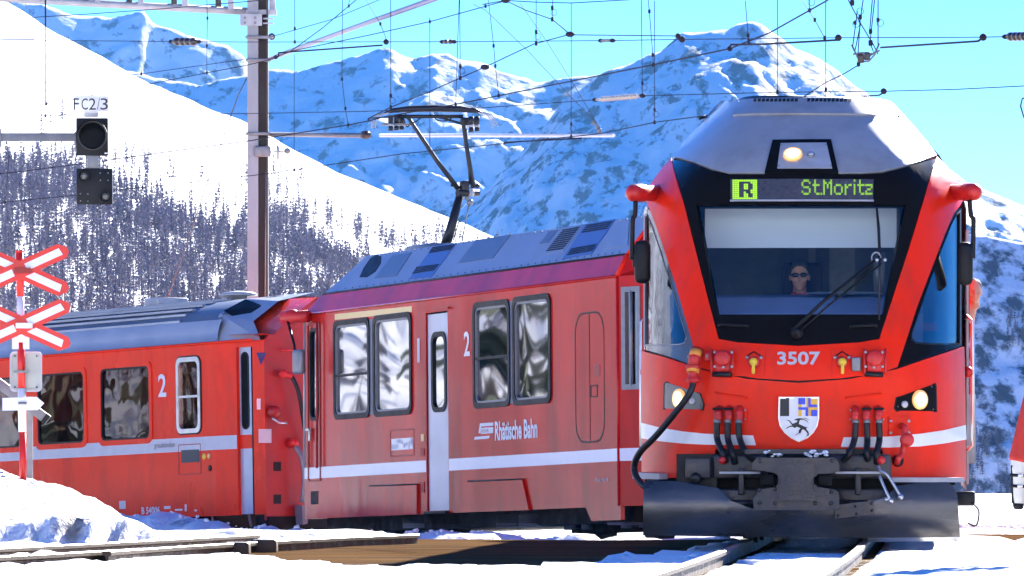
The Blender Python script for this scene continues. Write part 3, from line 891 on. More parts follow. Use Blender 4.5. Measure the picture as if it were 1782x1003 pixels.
for r_ in (rect(X0, Y0, Xm - 5, Ym - 5), rect(X0, Ym, Xm, Ym + 4.5), rect(Xm - 4.5, Ym + 4.5, Xm, Y1), rect(Xm, Y0, Xm + 4.5, Ym), rect(Xm + 4.5, Ym - 4.5, X1, Ym), rect(Xm + 5, Ym + 5, X1, Y1)):
    patch('blue_field', r_, BLUE, 0.041)
IB = [(380, 512), (452, 520), (480, 555), (500, 580), (545, 565), (580, 548), (590, 525), (525, 515), (575, 488), (620, 482), (700, 476), (760, 500), (788, 525), (755, 506), (690, 486), (635, 493), (700, 505), (745, 530), (772, 578), (740, 540), (690, 515), (632, 512), (618, 545), (612, 585), (660, 605), (710, 632), (770, 640), (728, 645), (735, 680), (765, 710), (772, 745), (768, 785), (728, 788), (752, 768), (748, 735), (705, 690), (672, 668), (655, 700), (640, 738), (600, 745), (548, 778), (560, 762), (612, 730), (610, 690), (640, 655), (580, 630), (540, 650), (510, 632), (455, 632), (410, 655), (375, 665), (395, 648), (450, 615), (495, 610), (470, 575), (440, 535)]
patch('ibex_emblem', [(1330 + a / 10.03, 680 + b / 10.03) for a, b in IB], INK, 0.041)

# --- sockets, taps, hoses
def plate(name, x0, y0, x1, y1, m, parent, off=0.03, th=0.03):
    return panel(name, OA([(x0, y0), (x1, y0), (x1, y1), (x0, y1)]), m, parent, a_surf, off, th, 0.2)
def at(px, py, off=0.0):
    p, n = a_surf(*UA(px, py)); return p + n * off
for side in (-1, 1):
    x0, x1 = (1246, 1331) if side < 0 else (1448, 1534)
    pl = plate('socket_plate', x0, 611, x1, 655, RED, A, 0.03)
    jx = 1262 if side < 0 else 1519
    bx = MB().box(at(jx, 632, 0.06), (0.13, 0.08, 0.17), bev=0.02); bx.build('jumper_socket', REDCAST, pl)
    MB().lathe(at(jx, 628, 0.08), (0, -1, 0.1), [(0, 0.07), (0.04, 0.068), (0.055, 0.05)], 16).build('socket_cover', REDCAST, pl)
    for qx, qy in ((jx - 14, 616), (jx + 14, 616), (jx + 14, 640), (jx - 14, 640), (jx, 641)):
        MB().lathe(at(qx, qy, 0.05), (0, -1, 0), [(0, 0.012), (0.06, 0.012), (0.065, 0.006)], 8).build('bolt', GALVL, pl)
    for s in (-1, 1):
        MB().tube([at(jx + s * 17, 612, 0.09), at(jx + s * 17, 652, 0.09)], 0.011, 6).build('hinge_bar', REDCAST, pl)
    MB().cyl(at(jx - 16, 653, 0.07), at(jx + 14, 654, 0.07), 0.022, 10).build('rubber_grip', RUBBER, pl)
    tx = 1313 if side < 0 else 1465
    MB().lathe(at(tx, 632, 0.03), (0, -1, 0), [(0, 0.05), (0.02, 0.05), (0.03, 0.035)], 16).build('tap_flange', REDCAST, pl)
    MB().ball(at(tx, 633, 0.075), 0.034, 12, 8, (1, 0.6, 1)).box(at(tx, 644, 0.075), (0.028, 0.03, 0.09), bev=0.008).build('yellow_tap', YEL, pl)
    for s in (-1, 1):
        MB().lathe(at(tx + s * 12, 624, 0.03), (0, -1, 0), [(0, 0.014), (0.012, 0.013), (0.02, 0.006)], 10).build('bolt', GALVL, pl)
        MB().tube([at(tx + s * 12, 622, 0.036), at(tx, 614, 0.036)], 0.006, 6).build('strap_wire', BLACKM, pl)
    if side > 0:
        MB().box(at(1489, 636, 0.05), (0.075, 0.05, 0.115), bev=0.01).build('relay_box', GALV, pl)
    # three brake hoses
    hx0 = (1254, 1271, 1289) if side < 0 else (1487, 1506, 1526)
    ends = ((1262, 803), (1279, 806), (1310, 800)) if side < 0 else ((1468, 802), (1510, 800), (1526, 806))
    hb = plate('hose_manifold', hx0[0] - 10, 711, hx0[2] + 12, 733, RED, A, 0.04, 0.04)
    for i, (hx, en) in enumerate(zip(hx0, ends)):
        MB().lathe(at(hx, 716, 0.05), (0, -0.6, -1), [(-0.04, 0.028), (0.0, 0.036), (0.05, 0.034), (0.09, 0.026)], 12).ball(at(hx, 720, 0.07), 0.036).build('hose_elbow', REDCAST, hb)
        if not (side < 0 and i == 2) and not (side > 0 and i == 0):
            MB().box(at(hx, 712, 0.08), (0.085, 0.03, 0.022), bev=0.01).build('tap_lever', BLACKM, hb)
        a = at(hx, 731, 0.085); b = PA(en[0], en[1], -0.10)
        mid = at(hx + (en[0] - hx) * 0.12, 765, 0.10)
        ctrl = [a, at(hx, 745, 0.095), mid, PA(hx + (en[0] - hx) * 0.45, 788, -0.14), b]
        pts = []
        for k in range(len(ctrl) - 1):
            p0 = ctrl[max(0, k - 1)]; p1 = ctrl[k]; p2 = ctrl[k + 1]; p3 = ctrl[min(len(ctrl) - 1, k + 2)]
            for t in np.linspace(0, 1, 5)[: (5 if k == len(ctrl) - 2 else 4)]:
                pts.append(0.5 * ((2 * p1) + (p2 - p0) * t + (2 * p0 - 5 * p1 + 4 * p2 - p3) * t * t + (3 * p1 - p0 - 3 * p2 + p3) * t ** 3))
        ho = MB().tube(pts, 0.027, 10).build('brake_hose', RUBBER, hb)
        MB().cyl(at(hx, 731, 0.084), at(hx, 737, 0.088), 0.031, 10).build('hose_clip', GALV, ho)
    for qx, qy in ((hx0[0] - 7, 714), (hx0[2] + 9, 714), (hx0[0] - 7, 730), (hx0[2] + 9, 730)):
        MB().lathe(at(qx, qy, 0.04), (0, -1, 0), [(0, 0.009), (0.01, 0.008)], 8).build('bolt', GALVL, hb)
def spline(ctrl, n=6):
    ctrl = [Vector(c) for c in ctrl]; pts = []
    for k in range(len(ctrl) - 1):
        p0 = ctrl[max(0, k - 1)]; p1 = ctrl[k]; p2 = ctrl[k + 1]; p3 = ctrl[min(len(ctrl) - 1, k + 2)]
        for i in range(n + (1 if k == len(ctrl) - 2 else 0)):
            t = i / n
            pts.append(0.5 * ((2 * p1) + (p2 - p0) * t + (2 * p0 - 5 * p1 + 4 * p2 - p3) * t * t + (3 * p1 - p0 - 3 * p2 + p3) * t ** 3))
    return pts
# jumper cable with its plug, looping down to the dummy socket
jc = MB().cyl(at(1224, 612, 0.10), at(1222, 642, 0.14), 0.05, 14).build('jumper_plug', REDCAST, A)
MB().cyl(at(1223.5, 616, 0.107), at(1222.8, 626, 0.122), 0.052, 14).build('orange_label', ORANGE, jc)
MB().cyl(at(1222.6, 640, 0.135), at(1222, 652, 0.145), 0.054, 14).build('orange_label', ORANGE, jc)
MB().lathe(at(1222, 642, 0.135), (0, 0, -1), [(-0.02, 0.06), (0, 0.062), (0.02, 0.06), (0.02, 0.045), (0.09, 0.045), (0.10, 0.06), (0.13, 0.056), (0.14, 0.03)], 14).build('plug_collar', REDCAST, jc)
for s in (-1, 1):
    MB().box(at(1224 + s * 13, 624, 0.06), (0.05, 0.05, 0.07), bev=0.01).build('plug_bracket', REDCAST, jc)
    MB().lathe(at(1224 + s * 14, 624, 0.09), (0, -1, 0), [(0, 0.011), (0.015, 0.008)], 8).build('bolt', GALVL, jc)
MB().tube(spline([at(1222, 668, 0.14), at(1219, 685, 0.16), at(1205, 715, 0.19), at(1180, 757, 0.22), at(1160, 785, 0.24), at(1152, 812, 0.25), at(1160, 836, 0.25), at(1178, 849, 0.24), PA(1196, 848, -0.12), PA(1210, 838, -0.02)]), 0.028, 10).build('jumper_cable', RUBBER, jc)
# red tap on the right
rt = plate('tap_plate', 1545, 726, 1582, 758, RED, A, 0.03, 0.03)
for qx, qy in ((1548, 733), (1578, 733), (1548, 753), (1578, 753)):
    MB().lathe(at(qx, qy, 0.03), (0, -1, 0), [(0, 0.014), (0.015, 0.012), (0.02, 0.006)], 8).build('bolt', GALVL, rt)
MB().tube(spline([at(1564, 742, 0.05), at(1564, 744, 0.12), at(1562, 760, 0.13), at(1562, 785, 0.10), PA(1562, 800, 0.0), PA(1561, 806, 0.14)]), 0.027, 10).build('air_pipe', REDCAST, rt)
MB().lathe(at(1563, 764, 0.17), (0, -1, 0), [(-0.08, 0.035), (0, 0.06), (0.01, 0.058), (0.012, 0.02)], 12).build('tap_handle', REDCAST, rt)
p, n = a_surf(*UA(1561, 802))
MB().lathe(p + n * 0.005, n, [(0, 0.05), (0.02, 0.05), (0.03, 0.035)], 14).build('pipe_grommet', BLACKM, rt)

# --- wiper, wiper linkage
wp = MB().tube([at(1383, 578, 0.05), at(1430, 532, 0.07), at(1528, 452, 0.07)], [0.018, 0.014, 0.010], 8).build('wiper_arm', BLACKM, A)
MB().tube([at(1394, 580, 0.05), at(1440, 538, 0.06), at(1531, 464, 0.06)], 0.008, 8).build('wiper_link', BLACKM, wp)
MB().tube([at(1524, 366, 0.045), at(1527, 400, 0.05), at(1529, 452, 0.05), at(1528, 560, 0.045)], [0.009, 0.013, 0.012, 0.007], 8).build('wiper_blade', RUBBER, wp)
MB().lathe(at(1387, 581, 0.01), (0, -1, 0.3), [(0, 0.06), (0.03, 0.055), (0.05, 0.03), (0.07, 0.02)], 14).build('wiper_pivot', BLACKM, wp)
MB().ball(at(1523, 459, 0.08), 0.016).ball(at(1536, 459, 0.08), 0.016).build('wiper_bolt', STEEL, wp)
pts = [at(1517, 462, 0.05), at(1515, 452, 0.06), at(1520, 445, 0.06), at(1527, 446, 0.06), at(1530, 454, 0.06)]
MB().tube(spline(pts, 3), 0.006, 6).build('washer_tube', GALVL, wp)
for a, b in (((1252, 569), (1305, 571)), ((1478, 572), (1525, 570))):
    MB().tube([at(*a, 0.03), at(a[0] + 6, a[1], 0.05), at(b[0] - 6, b[1], 0.05), at(*b, 0.03)], 0.013, 8).build('grab_handle', BLACKM, A)

# --- mirrors on red housings
for side in (-1, 1):
    if side < 0:
        c0, c1 = at(1142, 335, -0.02), PA(1097, 336, 0.95); arm = [(1106, 350), (1105, 375), (1101, 385), (1100, 452)]; box_ = (1118, 456)
    else:
        c0, c1 = at(1660, 334, -0.02), PA(1700, 334, 0.95); arm = [(1687, 348), (1690, 375), (1694, 385), (1693, 450)]; box_ = (1679, 459)
    mr_ = MB().lathe(c0, (c1 - c0), [(0, 0.075), (0.08, 0.070), ((c1 - c0).length * 0.55, 0.062), ((c1 - c0).length * 0.6, 0.078), ((c1 - c0).length * 0.9, 0.072), ((c1 - c0).length, 0.03)], 16).build('mirror_housing', REDCAST, A)
    MB().tube(spline([PA(*q, 0.95) for q in arm], 4), 0.020, 8).build('mirror_arm', BLACKM, mr_)
    ctr = PA(box_[0], box_[1], 0.93)
    MB().box(ctr, (0.135, 0.10, 0.36), bev=0.045).build('mirror_head', BLACKM, mr_)
    MB().box(PA(box_[0] + side * -2 + (9 if side > 0 else -12), box_[1] - 3, 0.95), (0.07, 0.05, 0.12), bev=0.015).build('mirror_clamp', BLACKM, mr_)

# --- body behind the nose: side walls, roof, floor
L_A = 17.0
PROF = [(1.345, 0.42), (1.345, 1.0), (1.345, 1.6), (1.345, 2.2), (1.345, 2.80), (1.31, 2.92), (1.12, 3.265), (0.98, 3.43), (0.84, 3.61), (0.70, 3.76)]
def shell(name, prof, m, par, side, off=0.0, y_end=L_A, y_start=None):
    V, F = [], []
    for x, z in prof:
        ys = (a_y(x, z) + 0.0) if y_start is None else y_start
        for y in (ys, ys + 0.6 if ys + 0.6 < y_end else y_end, y_end):
            V.append((side * (x + off), y, z))
    for i in range(len(prof) - 1):
        for k in range(2):
            F.append((i * 3 + k, i * 3 + k + 1, (i + 1) * 3 + k + 1, (i + 1) * 3 + k))
    mb = MB(); mb.add(V, F, True)
    return mb.build(name, m, par)
for side in (-1, 1):
    w = shell('side_wall', PROF[:5], RED, A, side)
    shell('side_stripe', [(1.345, 0.86), (1.345, 0.99)], WHITE, w, side, 0.003, y_start=1.2)
    shell('roof_slope', PROF[4:], ROOFG, A, side)
    # door with rails behind the cab
    d = MB().box((side * 1.352, 2.2, 1.55), (0.03, 0.85, 2.15)).build('cab_door', GALVL if side > 0 else RED, A)
    for yy in (1.66, 2.74):
        MB().tube([(side * 1.34, yy, 0.75), (side * 1.40, yy, 0.80), (side * 1.40, yy, 1.85), (side * 1.34, yy, 1.9)], 0.016, 8).build('handrail', STEEL, d)
    MB().box((side * 1.369, 2.2, 2.05), (0.008, 0.5, 0.75)).build('door_window', BLACK, d)
    MB().box((side * 1.38, 2.9, 0.95), (0.10, 0.5, 0.6), bev=0.02).build('equipment_flap', GALVL, A)
    MB().lathe((side * 1.33, 1.5, 1.42), (side, 0, 0), [(0, 0.05), (0.05, 0.045), (0.07, 0.02)], 12).build('marker_light', REDCAST, A)
    for k in range(5):
        yy = 4.4 + k * 2.3
        MB().box((side * 1.348, yy, 1.95), (0.02, 1.5, 0.85)).build('passenger_window', BLACK, A)
MB().box((0, L_A / 2 + 1.4, 3.765), (1.40, L_A - 3.2, 0.03)).build('roof_top', ROOFG, A)
MB().box((0, L_A - 0.03, 2.0), (2.5, 0.06, 3.1)).build('end_wall', DARKRED, A)
MB().box((0, L_A / 2 + 0.6, 0.62), (2.5, L_A - 1.6, 0.30)).build('underframe', UNDER, A)
# --- cab interior
ci = MB().box((0, 3.0, 1.85), (2.56, 0.05, 2.0)).box((0, 3.0, 2.93), (2.2, 0.05, 0.16)).build('cab_rear_wall', DARKIN, A)
MB().box((0.28, 2.97, 2.35), (0.22, 0.03, 1.0)).box((0.02, 2.97, 2.35), (0.06, 0.03, 1.0)).box((0.75, 2.97, 2.35), (0.05, 0.03, 1.0)).build('door_post', GALV, ci)
MB().box((-0.62, 2.965, 2.2), (0.9, 0.03, 0.9)).build('notice_board', mat('grey_board', (0.10, 0.12, 0.15), 0.5, var=0.2), ci)
MB().box((0.62, 2.9, 1.83), (0.95, 0.06, 0.07)).build('red_rail', REDCAST, ci)
MB().box((0, 1.9, 0.85), (2.4, 2.2, 0.06)).build('cab_floor', DARKIN, A)
MB().box((0, 2.2, 3.02), (2.2, 1.7, 0.04)).build('cab_ceiling', DARKIN, A)
da = MB()
zt = PA(1390, 512, 1.05).z
zf_ = PA(1390, 546, 0.75).z
da.prism([(0.45, zf_ - 0.5), (0.62, zf_), (0.95, zt - 0.03), (1.30, zt), (1.30, zf_ - 0.5)], lambda a, b: (-0.98, a, b), lambda a, b: (0.98, a, b))
dd = da.build('dashboard', DASH, A)
pm = PA(1450, 508, 1.1)
MB().add([(pm.x - 0.30, 0.85, zt + 0.0), (pm.x + 0.42, 0.85, zt + 0.0), (pm.x + 0.30, 1.22, zt + 0.022), (pm.x - 0.12, 1.22, zt + 0.022)], [(0, 1, 2, 3)]).build('timetable_sheet', PAPER, dd)
b0, b1 = PA(1226, 431, 1.0), PA(1560, 362, 1.0)
MB().box(((b0.x + b1.x) / 2, 1.13, (b0.z + b1.z) / 2), (b1.x - b0.x, 0.012, b1.z - b0.z)).build('sun_blind', BLIND, A)
for px in (1530,):
    q0 = PA(px, 512, 1.3); q1 = PA(px, 440, 1.3)
    MB().tube([q0, q1], 0.05, 10).build('cab_post', GALV, ci)
# lining of the lamp and display area behind the black surround
MB().box((0, 1.35, 3.03), (1.9, 0.7, 0.03)).build('display_housing', BLACKM, A)

# --- plough, coupler, step irons
def pl_surf(x, z):
    """curved mouldboard meeting in a blunt vee"""
    def yy(x, z):
        t = (z - 0.20) / 0.4
        return -0.42 + 0.20 * abs(x) + 0.14 * t - 0.22 * t * (1 - t) * 1.2
    e = 0.01
    p = Vector((x, yy(x, z), z))
    if abs(x) < e: s = 1 if x >= 0 else -1; x = s * e
    dx = Vector((2 * e, yy(x + e, z) - yy(x - e, z), 0)); dz = Vector((0, yy(x, z + e) - yy(x, z - e), 2 * e))
    return p, dx.cross(dz).normalized()
def UP(px, py):
    o = A_I @ CAMP; q = A_I @ P(px, py, 56.0); d = q - o; y = -0.3; x = z = 0
    for _ in range(12):
        w = o + d * ((y - o.y) / d.y); x, z = w.x, w.z; y = pl_surf(x, z)[0].y
    return (x, z)
PLB = [(1121, 842), (1127, 836), (1178, 838), (1250, 850), (1272, 872), (1310, 886), (1388, 886)]
PLB2 = [(1388, 886), (1470, 884), (1540, 868), (1560, 846), (1600, 840), (1648, 839), (1658, 845), (1666, 862), (1671, 935), (1560, 938), (1388, 935)]
pg = panel('plough_blade', [UP(*q) for q in PLB + [(1388, 935), (1250, 934), (1119, 932)]], PLOUGH, A, pl_surf, 0, 0.03, 0.06)
panel('plough_blade', [UP(*q) for q in PLB2], PLOUGH, A, pl_surf, 0, 0.03, 0.06)
panel('wear_strip', [UP(*q) for q in [(1510, 937), (1669, 934), (1670, 941), (1512, 943)]], STEEL, pg, pl_surf, 0.004, 0.02, 0.1)
pr = panel('bolted_plate', [UP(*q) for q in [(1452, 880), (1520, 872), (1522, 893), (1452, 902)]], IRON, pg, pl_surf, 0.02, 0.02, 0)
for qx, qy in ((1458, 884), (1488, 881), (1516, 877), (1458, 897), (1490, 894), (1517, 889)):
    p, n = pl_surf(*UP(qx, qy)); MB().lathe(p + n * 0.02, n, [(0, 0.012), (0.012, 0.010)], 8).build('bolt', IRON, pr)
rcv = MB().box(PA(1390, 842, 0.20), (1.40, 0.16, 0.62)).build('coupler_recess', UNDER, A)
MB().box(PA(1213, 822, 0.05), (0.33, 0.20, 0.30)).box(PA(1390, 790, 0.02), (1.30, 0.10, 0.08)).build('buffer_beam', BLACKM, A)
sk = MB().box(PA(1215, 815, -0.08), (0.21, 0.12, 0.17), bev=0.015).build('dummy_socket', IRON, A)
MB().lathe(PA(1211, 832, -0.12), (0, -1, -0.2), [(0, 0.05), (0.05, 0.045), (0.06, 0.03)], 12).build('socket_neck', RUBBER, sk)
# wing brackets beside the coupler head
for s, x0, x1 in ((-1, 1250, 1325), (1, 1452, 1540)):
    wb = MB().box(PA((x0 + x1) / 2, 812, -0.03), ((x1 - x0) / 212.0 + 0.10, 0.07, 0.20), bev=0.02).box(PA((x0 + x1) / 2, 868, -0.05), ((x1 - x0) / 212.0, 0.09, 0.16), bev=0.015).build('buffer_bracket', IRON, A)
    MB().box(PA((x0 + x1) / 2, 823, -0.16), ((x1 - x0) / 212.0 - 0.02, 0.14, 0.018)).build('bracket_shelf', GALVL, wb)
    MB().box(PA((x0 + x1) / 2 - 3 * s, 838, -0.13), (0.05, 0.06, 0.22), bev=0.01).build('bracket_rib', IRON, wb)
    MB().cyl(PA(x0 + 8, 876, -0.14), PA(x1 - 8, 876, -0.14), 0.028, 10).build('cross_pin', IRON, wb)
# coupler head with the hook pocket at each side
CH = [(1318, 797), (1452, 797), (1460, 806), (1461, 820), (1448, 824), (1424, 825), (1416, 832), (1416, 842), (1424, 848), (1452, 852), (1460, 858), (1461, 884), (1455, 888), (1312, 888), (1310, 868), (1322, 852), (1350, 848), (1354, 842), (1354, 828), (1346, 823), (1322, 819), (1309, 818), (1309, 806)]
def flat_at(y):
    return lambda px, py: PA(px, py, y)
ch = MB().prism(CH, flat_at(-0.56), flat_at(-0.25)).build('coupler_head', IRON, A)
cf = MB().prism([(1356, 806), (1416, 806), (1418, 826), (1412, 836), (1413, 848), (1420, 858), (1418, 872), (1354, 872), (1352, 858), (1358, 848), (1358, 836), (1352, 826)], flat_at(-0.60), flat_at(-0.55)).build('coupler_face', IRON, ch)
MB().cyl(PA(1385, 838, -0.62), PA(1385, 838, -0.58), 0.075, 20).build('face_disc', IRON, ch)
for qx in (1336, 1435): MB().box(PA(qx, 836, -0.45), (0.12, 0.14, 0.10), bev=0.02).build('hook_pocket', UNDER, ch)
for qx, qy in ((1322, 802), (1448, 802), (1322, 853), (1348, 851), (1322, 875), (1349, 876), (1419, 876), (1446, 876), (1447, 856)):
    MB().lathe(PA(qx, qy, -0.56), (0, -1, 0), [(0, 0.018), (0.014, 0.016), (0.018, 0.006)], 8).build('bolt', IRON, ch)
MB().box(PA(1385, 786, -0.28), (0.82, 0.10, 0.035)).build('coupler_beam', IRON, ch)
rnd = random.Random(3)
ic = MB()
for k in range(26):
    px = rnd.choice([rnd.uniform(1332, 1360), rnd.uniform(1396, 1440)])
    c = PA(px, rnd.uniform(784, 795), -0.34 - rnd.random() * 0.06)
    ic.ball(c, rnd.uniform(0.008, 0.02), 6, 4, (1.4, 1, 0.8))
ici = ic.build('ice_crumbs', mat('clear_ice', (0.85, 0.9, 0.95), 0.05, coat=1.0), ch); ici['kind'] = 'stuff'
# shackle at the right of the coupler
sc_ = MB().tube(spline([PA(1528, 812, -0.22), PA(1533, 820, -0.26), PA(1545, 828, -0.28), PA(1568, 866, -0.30)], 4), 0.013, 8).tube(spline([PA(1530, 828, -0.24), PA(1545, 862, -0.28), PA(1552, 872, -0.28)], 4), 0.013, 8).build('coupling_shackle', STEEL, A)
MB().tube([PA(1512, 876, -0.26), PA(1548, 868, -0.28)], 0.018, 8).ball(PA(1567, 865, -0.30), 0.026).ball(PA(1550, 872, -0.28), 0.026).ball(PA(1514, 876, -0.26), 0.026).build('shackle_bolt', STEEL, sc_)
for s, px in ((-1, 1257), (1, 1533)):
    MB().ball(PA(px, 801, -0.14), 0.035).build('red_cock', REDCAST, A)
# wheels and hanging irons under the nose
for s in (-1, 1):
    wh = MB().lathe((s * 0.43, 2.4, 0.36), (s, 0, 0), [(0, 0.39), (0.03, 0.39), (0.035, 0.36), (0.13, 0.355), (0.13, 0.30), (0.10, 0.28), (0.10, 0.08), (0.15, 0.06)], 28).build('wheel', IRON, A)
    MB().lathe((s * 0.43, 4.3, 0.36), (s, 0, 0), [(0, 0.39), (0.03, 0.39), (0.035, 0.36), (0.13, 0.355), (0.13, 0.30), (0.10, 0.28), (0.10, 0.08), (0.15, 0.06)], 28).build('wheel', IRON, A)
    MB().box((s * 0.62, 3.3, 0.45), (0.16, 3.0, 0.30), bev=0.03).build('bogie_frame', UNDER, A)
    MB().box((s * 0.5, 0.35, 0.22), (0.06, 0.05, 0.34)).build('rail_guard', UNDER, A)
MB().box((0, 1.1, 0.34), (2.3, 0.08, 0.42)).build('nose_skirt', UNDER, A)
lr = PA(1680, 868, 0.35)
MB().box(lr, (0.16, 0.10, 0.12), bev=0.02).build('corner_bracket', BLACKM, A)
MB().tube(spline([lr + Vector((0.05, -0.05, -0.03)), lr + Vector((0.11, -0.06, -0.10)), lr + Vector((0.09, -0.06, -0.22)), lr + Vector((0.02, -0.05, -0.20))], 4), 0.008, 6).build('drain_hose', RUBBER, A)

# ------------------------------------------------------------------ generic side frame for the two vehicles seen from the side
class Side:
    """frame of a vehicle whose left wall is the plane y = 0: u runs back along the car, z up, +y out of the wall"""
    def __init__(self, pn, dn, pf, df, grade, zref):
        a = Vector(((pn - CX) * dn / FPX, dn, 0)); b = Vector(((pf - CX) * df / FPX, df, 0))
        u = (b - a).normalized(); self.len = (b - a).length
        u3 = Vector((u.x, u.y, -grade)).normalized()
        w = Vector((0, 0, 1)).cross(u).normalized()      # horizontal normal
        if w.y > 0: w = -w
        w = Vector((w.x, w.y, 0))
        up = w.cross(u3) if w.cross(u3).z > 0 else u3.cross(w)
        a.z = zref
        # columns: u, outward, up ; make right-handed by construction
        self.M = Matrix(((u3.x, w.x, up.x, a.x), (u3.y, w.y, up.y, a.y), (u3.z, w.z, up.z, a.z), (0, 0, 0, 1)))
        self.I = self.M.inverted()
        self.flip = self.M.to_3x3().determinant() < 0
    def U(self, px, py, y=0.0):
        o = self.I @ CAMP; q = self.I @ P(px, py, 80.0); d = q - o
        w = o + d * ((y - o.y) / d.y)
        return (w.x, w.z)
    def rect(self, x0, x1, yt, yb, y=0.0):
        xc = (x0 + x1) / 2
        return self.U(x0, (yt + yb) / 2, y)[0], self.U(x1, (yt + yb) / 2, y)[0], self.U(xc, yb, y)[1], self.U(xc, yt, y)[1]
def order(r):
    u0, u1, v0, v1 = r
    return min(u0, u1), max(u0, u1), min(v0, v1), max(v0, v1)

# ------------------------------------------------------------------ second railcar, with the pantograph
SB = Side(1078, 78.4, 531, 88.4, 0.022, -0.30)
B = empty('second_railcar')
B.matrix_world = SB.M
tag(B, 'glossy faded red railcar with raised pantograph behind the leading one', 'train')
LB = SB.len
b_out = Vector((0, 1, 0))
def b_surf(u, z): return Vector((u, 0, z)), b_out
def OB(pts, y=0.0): return [SB.U(px, py, y) for px, py in pts]
zb_near = SB.U(1070, 886)[1]; zb = (SB.U(800, 888)[1] + zb_near) / 2
zg = (SB.U(1070, 481)[1] + SB.U(540, 547)[1]) / 2
wins = [(584, 642, 562.5, 722), (653, 715, 553, 717), (827, 886, 531, 702.5), (896, 957, 521, 697)]
door = (742, 780, 543, 889)
WR = [order(SB.rect(*w)) for w in wins]
DR = order(SB.rect(*door))
cabw = order(SB.rect(541, 553, 576, 728))
def rpoly(r): return [(r[0], r[2]), (r[1], r[2]), (r[1], r[3]), (r[0], r[3])]
WALL = [(0, zb), (LB, zb), (LB, zg), (0, zg)]
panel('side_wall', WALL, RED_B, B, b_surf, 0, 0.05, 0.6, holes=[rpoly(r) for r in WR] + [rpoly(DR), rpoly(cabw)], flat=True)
# the lower skirt dips below the wall around the bogie covers and at the near corner
z1 = SB.U(1078, 780)[1]; z2 = SB.U(531, 815)[1]; sz1 = (z1 + z2) / 2
sz0 = sz1 - 0.145
for a, b in ((0.0, DR[0] - 0.02), (DR[1] + 0.02, LB)):
    panel('pale_stripe', [(a, sz0), (b, sz0), (b, sz1), (a, sz1)], WHITE, B, b_surf, 0.0035, 0.003, 0.6, flat=True)
for r in WR:
    o2 = rrect(r[0] - 0.05, r[1] + 0.05, r[2] - 0.05, r[3] + 0.05, 0.12); i2 = rrect(r[0] + 0.015, r[1] - 0.015, r[2] + 0.015, r[3] - 0.015, 0.10)
    w = ring('window', o2, i2, BLACKM, B, b_surf, 0.02, 0.06)
    i3 = rrect(r[0] + 0.045, r[1] - 0.045, r[2] + 0.04, r[3] - 0.04, 0.08)
    ring('window_frame', i2, i3, GALV, w, b_surf, 0.008, 0.04)
    panel('pane', rpoly(r), BGL, w, b_surf, -0.016, 0.006, 0.3, flat=True)
for k in (0, 2):
    r = WR[k]; zz = r[2] + (r[3] - r[2]) * (0.44 if k == 0 else 0.47)
    MB().box(((r[0] + r[1]) / 2, -0.005, zz), (r[1] - r[0], 0.03, 0.03)).build('window_rail', BLACKM, B)
for k in (0, 2):
    a, b = WR[k], WR[k + 1]
    u0, u1 = min(a[1], b[1]), max(a[0], b[0])
    lo, hi = sorted((min(max(a[0], b[0]), max(a[1], b[1])), 0)) if False else (b[1], a[0])
    lo, hi = min(b[1], a[0]) , max(b[1], a[0])
    panel('window_pillar', [(lo + 0.03, a[2] - 0.02), (hi - 0.03, a[2] - 0.02), (hi - 0.03, a[3] + 0.02), (lo + 0.03, a[3] + 0.02)], mat('slate_pillar', (0.10, 0.12, 0.17), 0.4), B, b_surf, 0.006, 0.01, 0, flat=True)
# yellow strip marking first class
panel('first_class_strip', OB([(583, 557), (717, 543.5), (717, 533), (583, 547)]), YSTRIP, B, b_surf, 0.004, 0.004, 0, flat=True)
# passenger door
dw = order(SB.rect(751, 773, 583, 712))
dr = panel('passenger_door', rpoly((DR[0] + 0.02, DR[1] - 0.02, DR[2], DR[3] - 0.02)), DOORG, B, b_surf, -0.02, 0.04, 0.5, holes=[rpoly(dw)], flat=True)
ring('window_seal', rrect(dw[0] - 0.04, dw[1] + 0.04, dw[2] - 0.04, dw[3] + 0.04, 0.14), rrect(dw[0] + 0.02, dw[1] - 0.02, dw[2] + 0.02, dw[3] - 0.02, 0.10), BLACKM, dr, b_surf, -0.004, 0.03)
panel('pane', rpoly(dw), BGL, dr, b_surf, -0.03, 0.006, 0.3, flat=True)
MB().box(((DR[0] + DR[1]) / 2, 0.02, DR[3] + 0.03), (DR[1] - DR[0] + 0.2, 0.03, 0.025)).build('door_gutter', RED_B, dr)
MB().box(((DR[0] + DR[1]) / 2, 0.0, DR[2] - 0.02), (DR[1] - DR[0], 0.10, 0.03)).build('door_step', BLACKM, dr)
# cab door at the far end
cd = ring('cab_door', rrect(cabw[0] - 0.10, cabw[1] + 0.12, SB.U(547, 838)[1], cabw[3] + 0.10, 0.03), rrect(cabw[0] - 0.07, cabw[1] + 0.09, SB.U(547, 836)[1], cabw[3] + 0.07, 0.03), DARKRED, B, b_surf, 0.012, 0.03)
ring('window_seal', rrect(cabw[0] - 0.035, cabw[1] + 0.035, cabw[2] - 0.035, cabw[3] + 0.035, 0.12), rrect(cabw[0] + 0.01, cabw[1] - 0.01, cabw[2] + 0.01, cabw[3] - 0.01, 0.09), BLACKM, cd, b_surf, 0.014, 0.03)
panel('pane', rpoly(cabw), BGL, cd, b_surf, -0.016, 0.006, 0, flat=True)
hx = SB.U(541, 748)
MB().box((hx[0], 0.04, hx[1]), (0.14, 0.03, 0.025)).box((hx[0] - 0.02, 0.03, hx[1] - 0.08), (0.05, 0.02, 0.14), bev=0.008).build('door_handle', STEEL, cd)
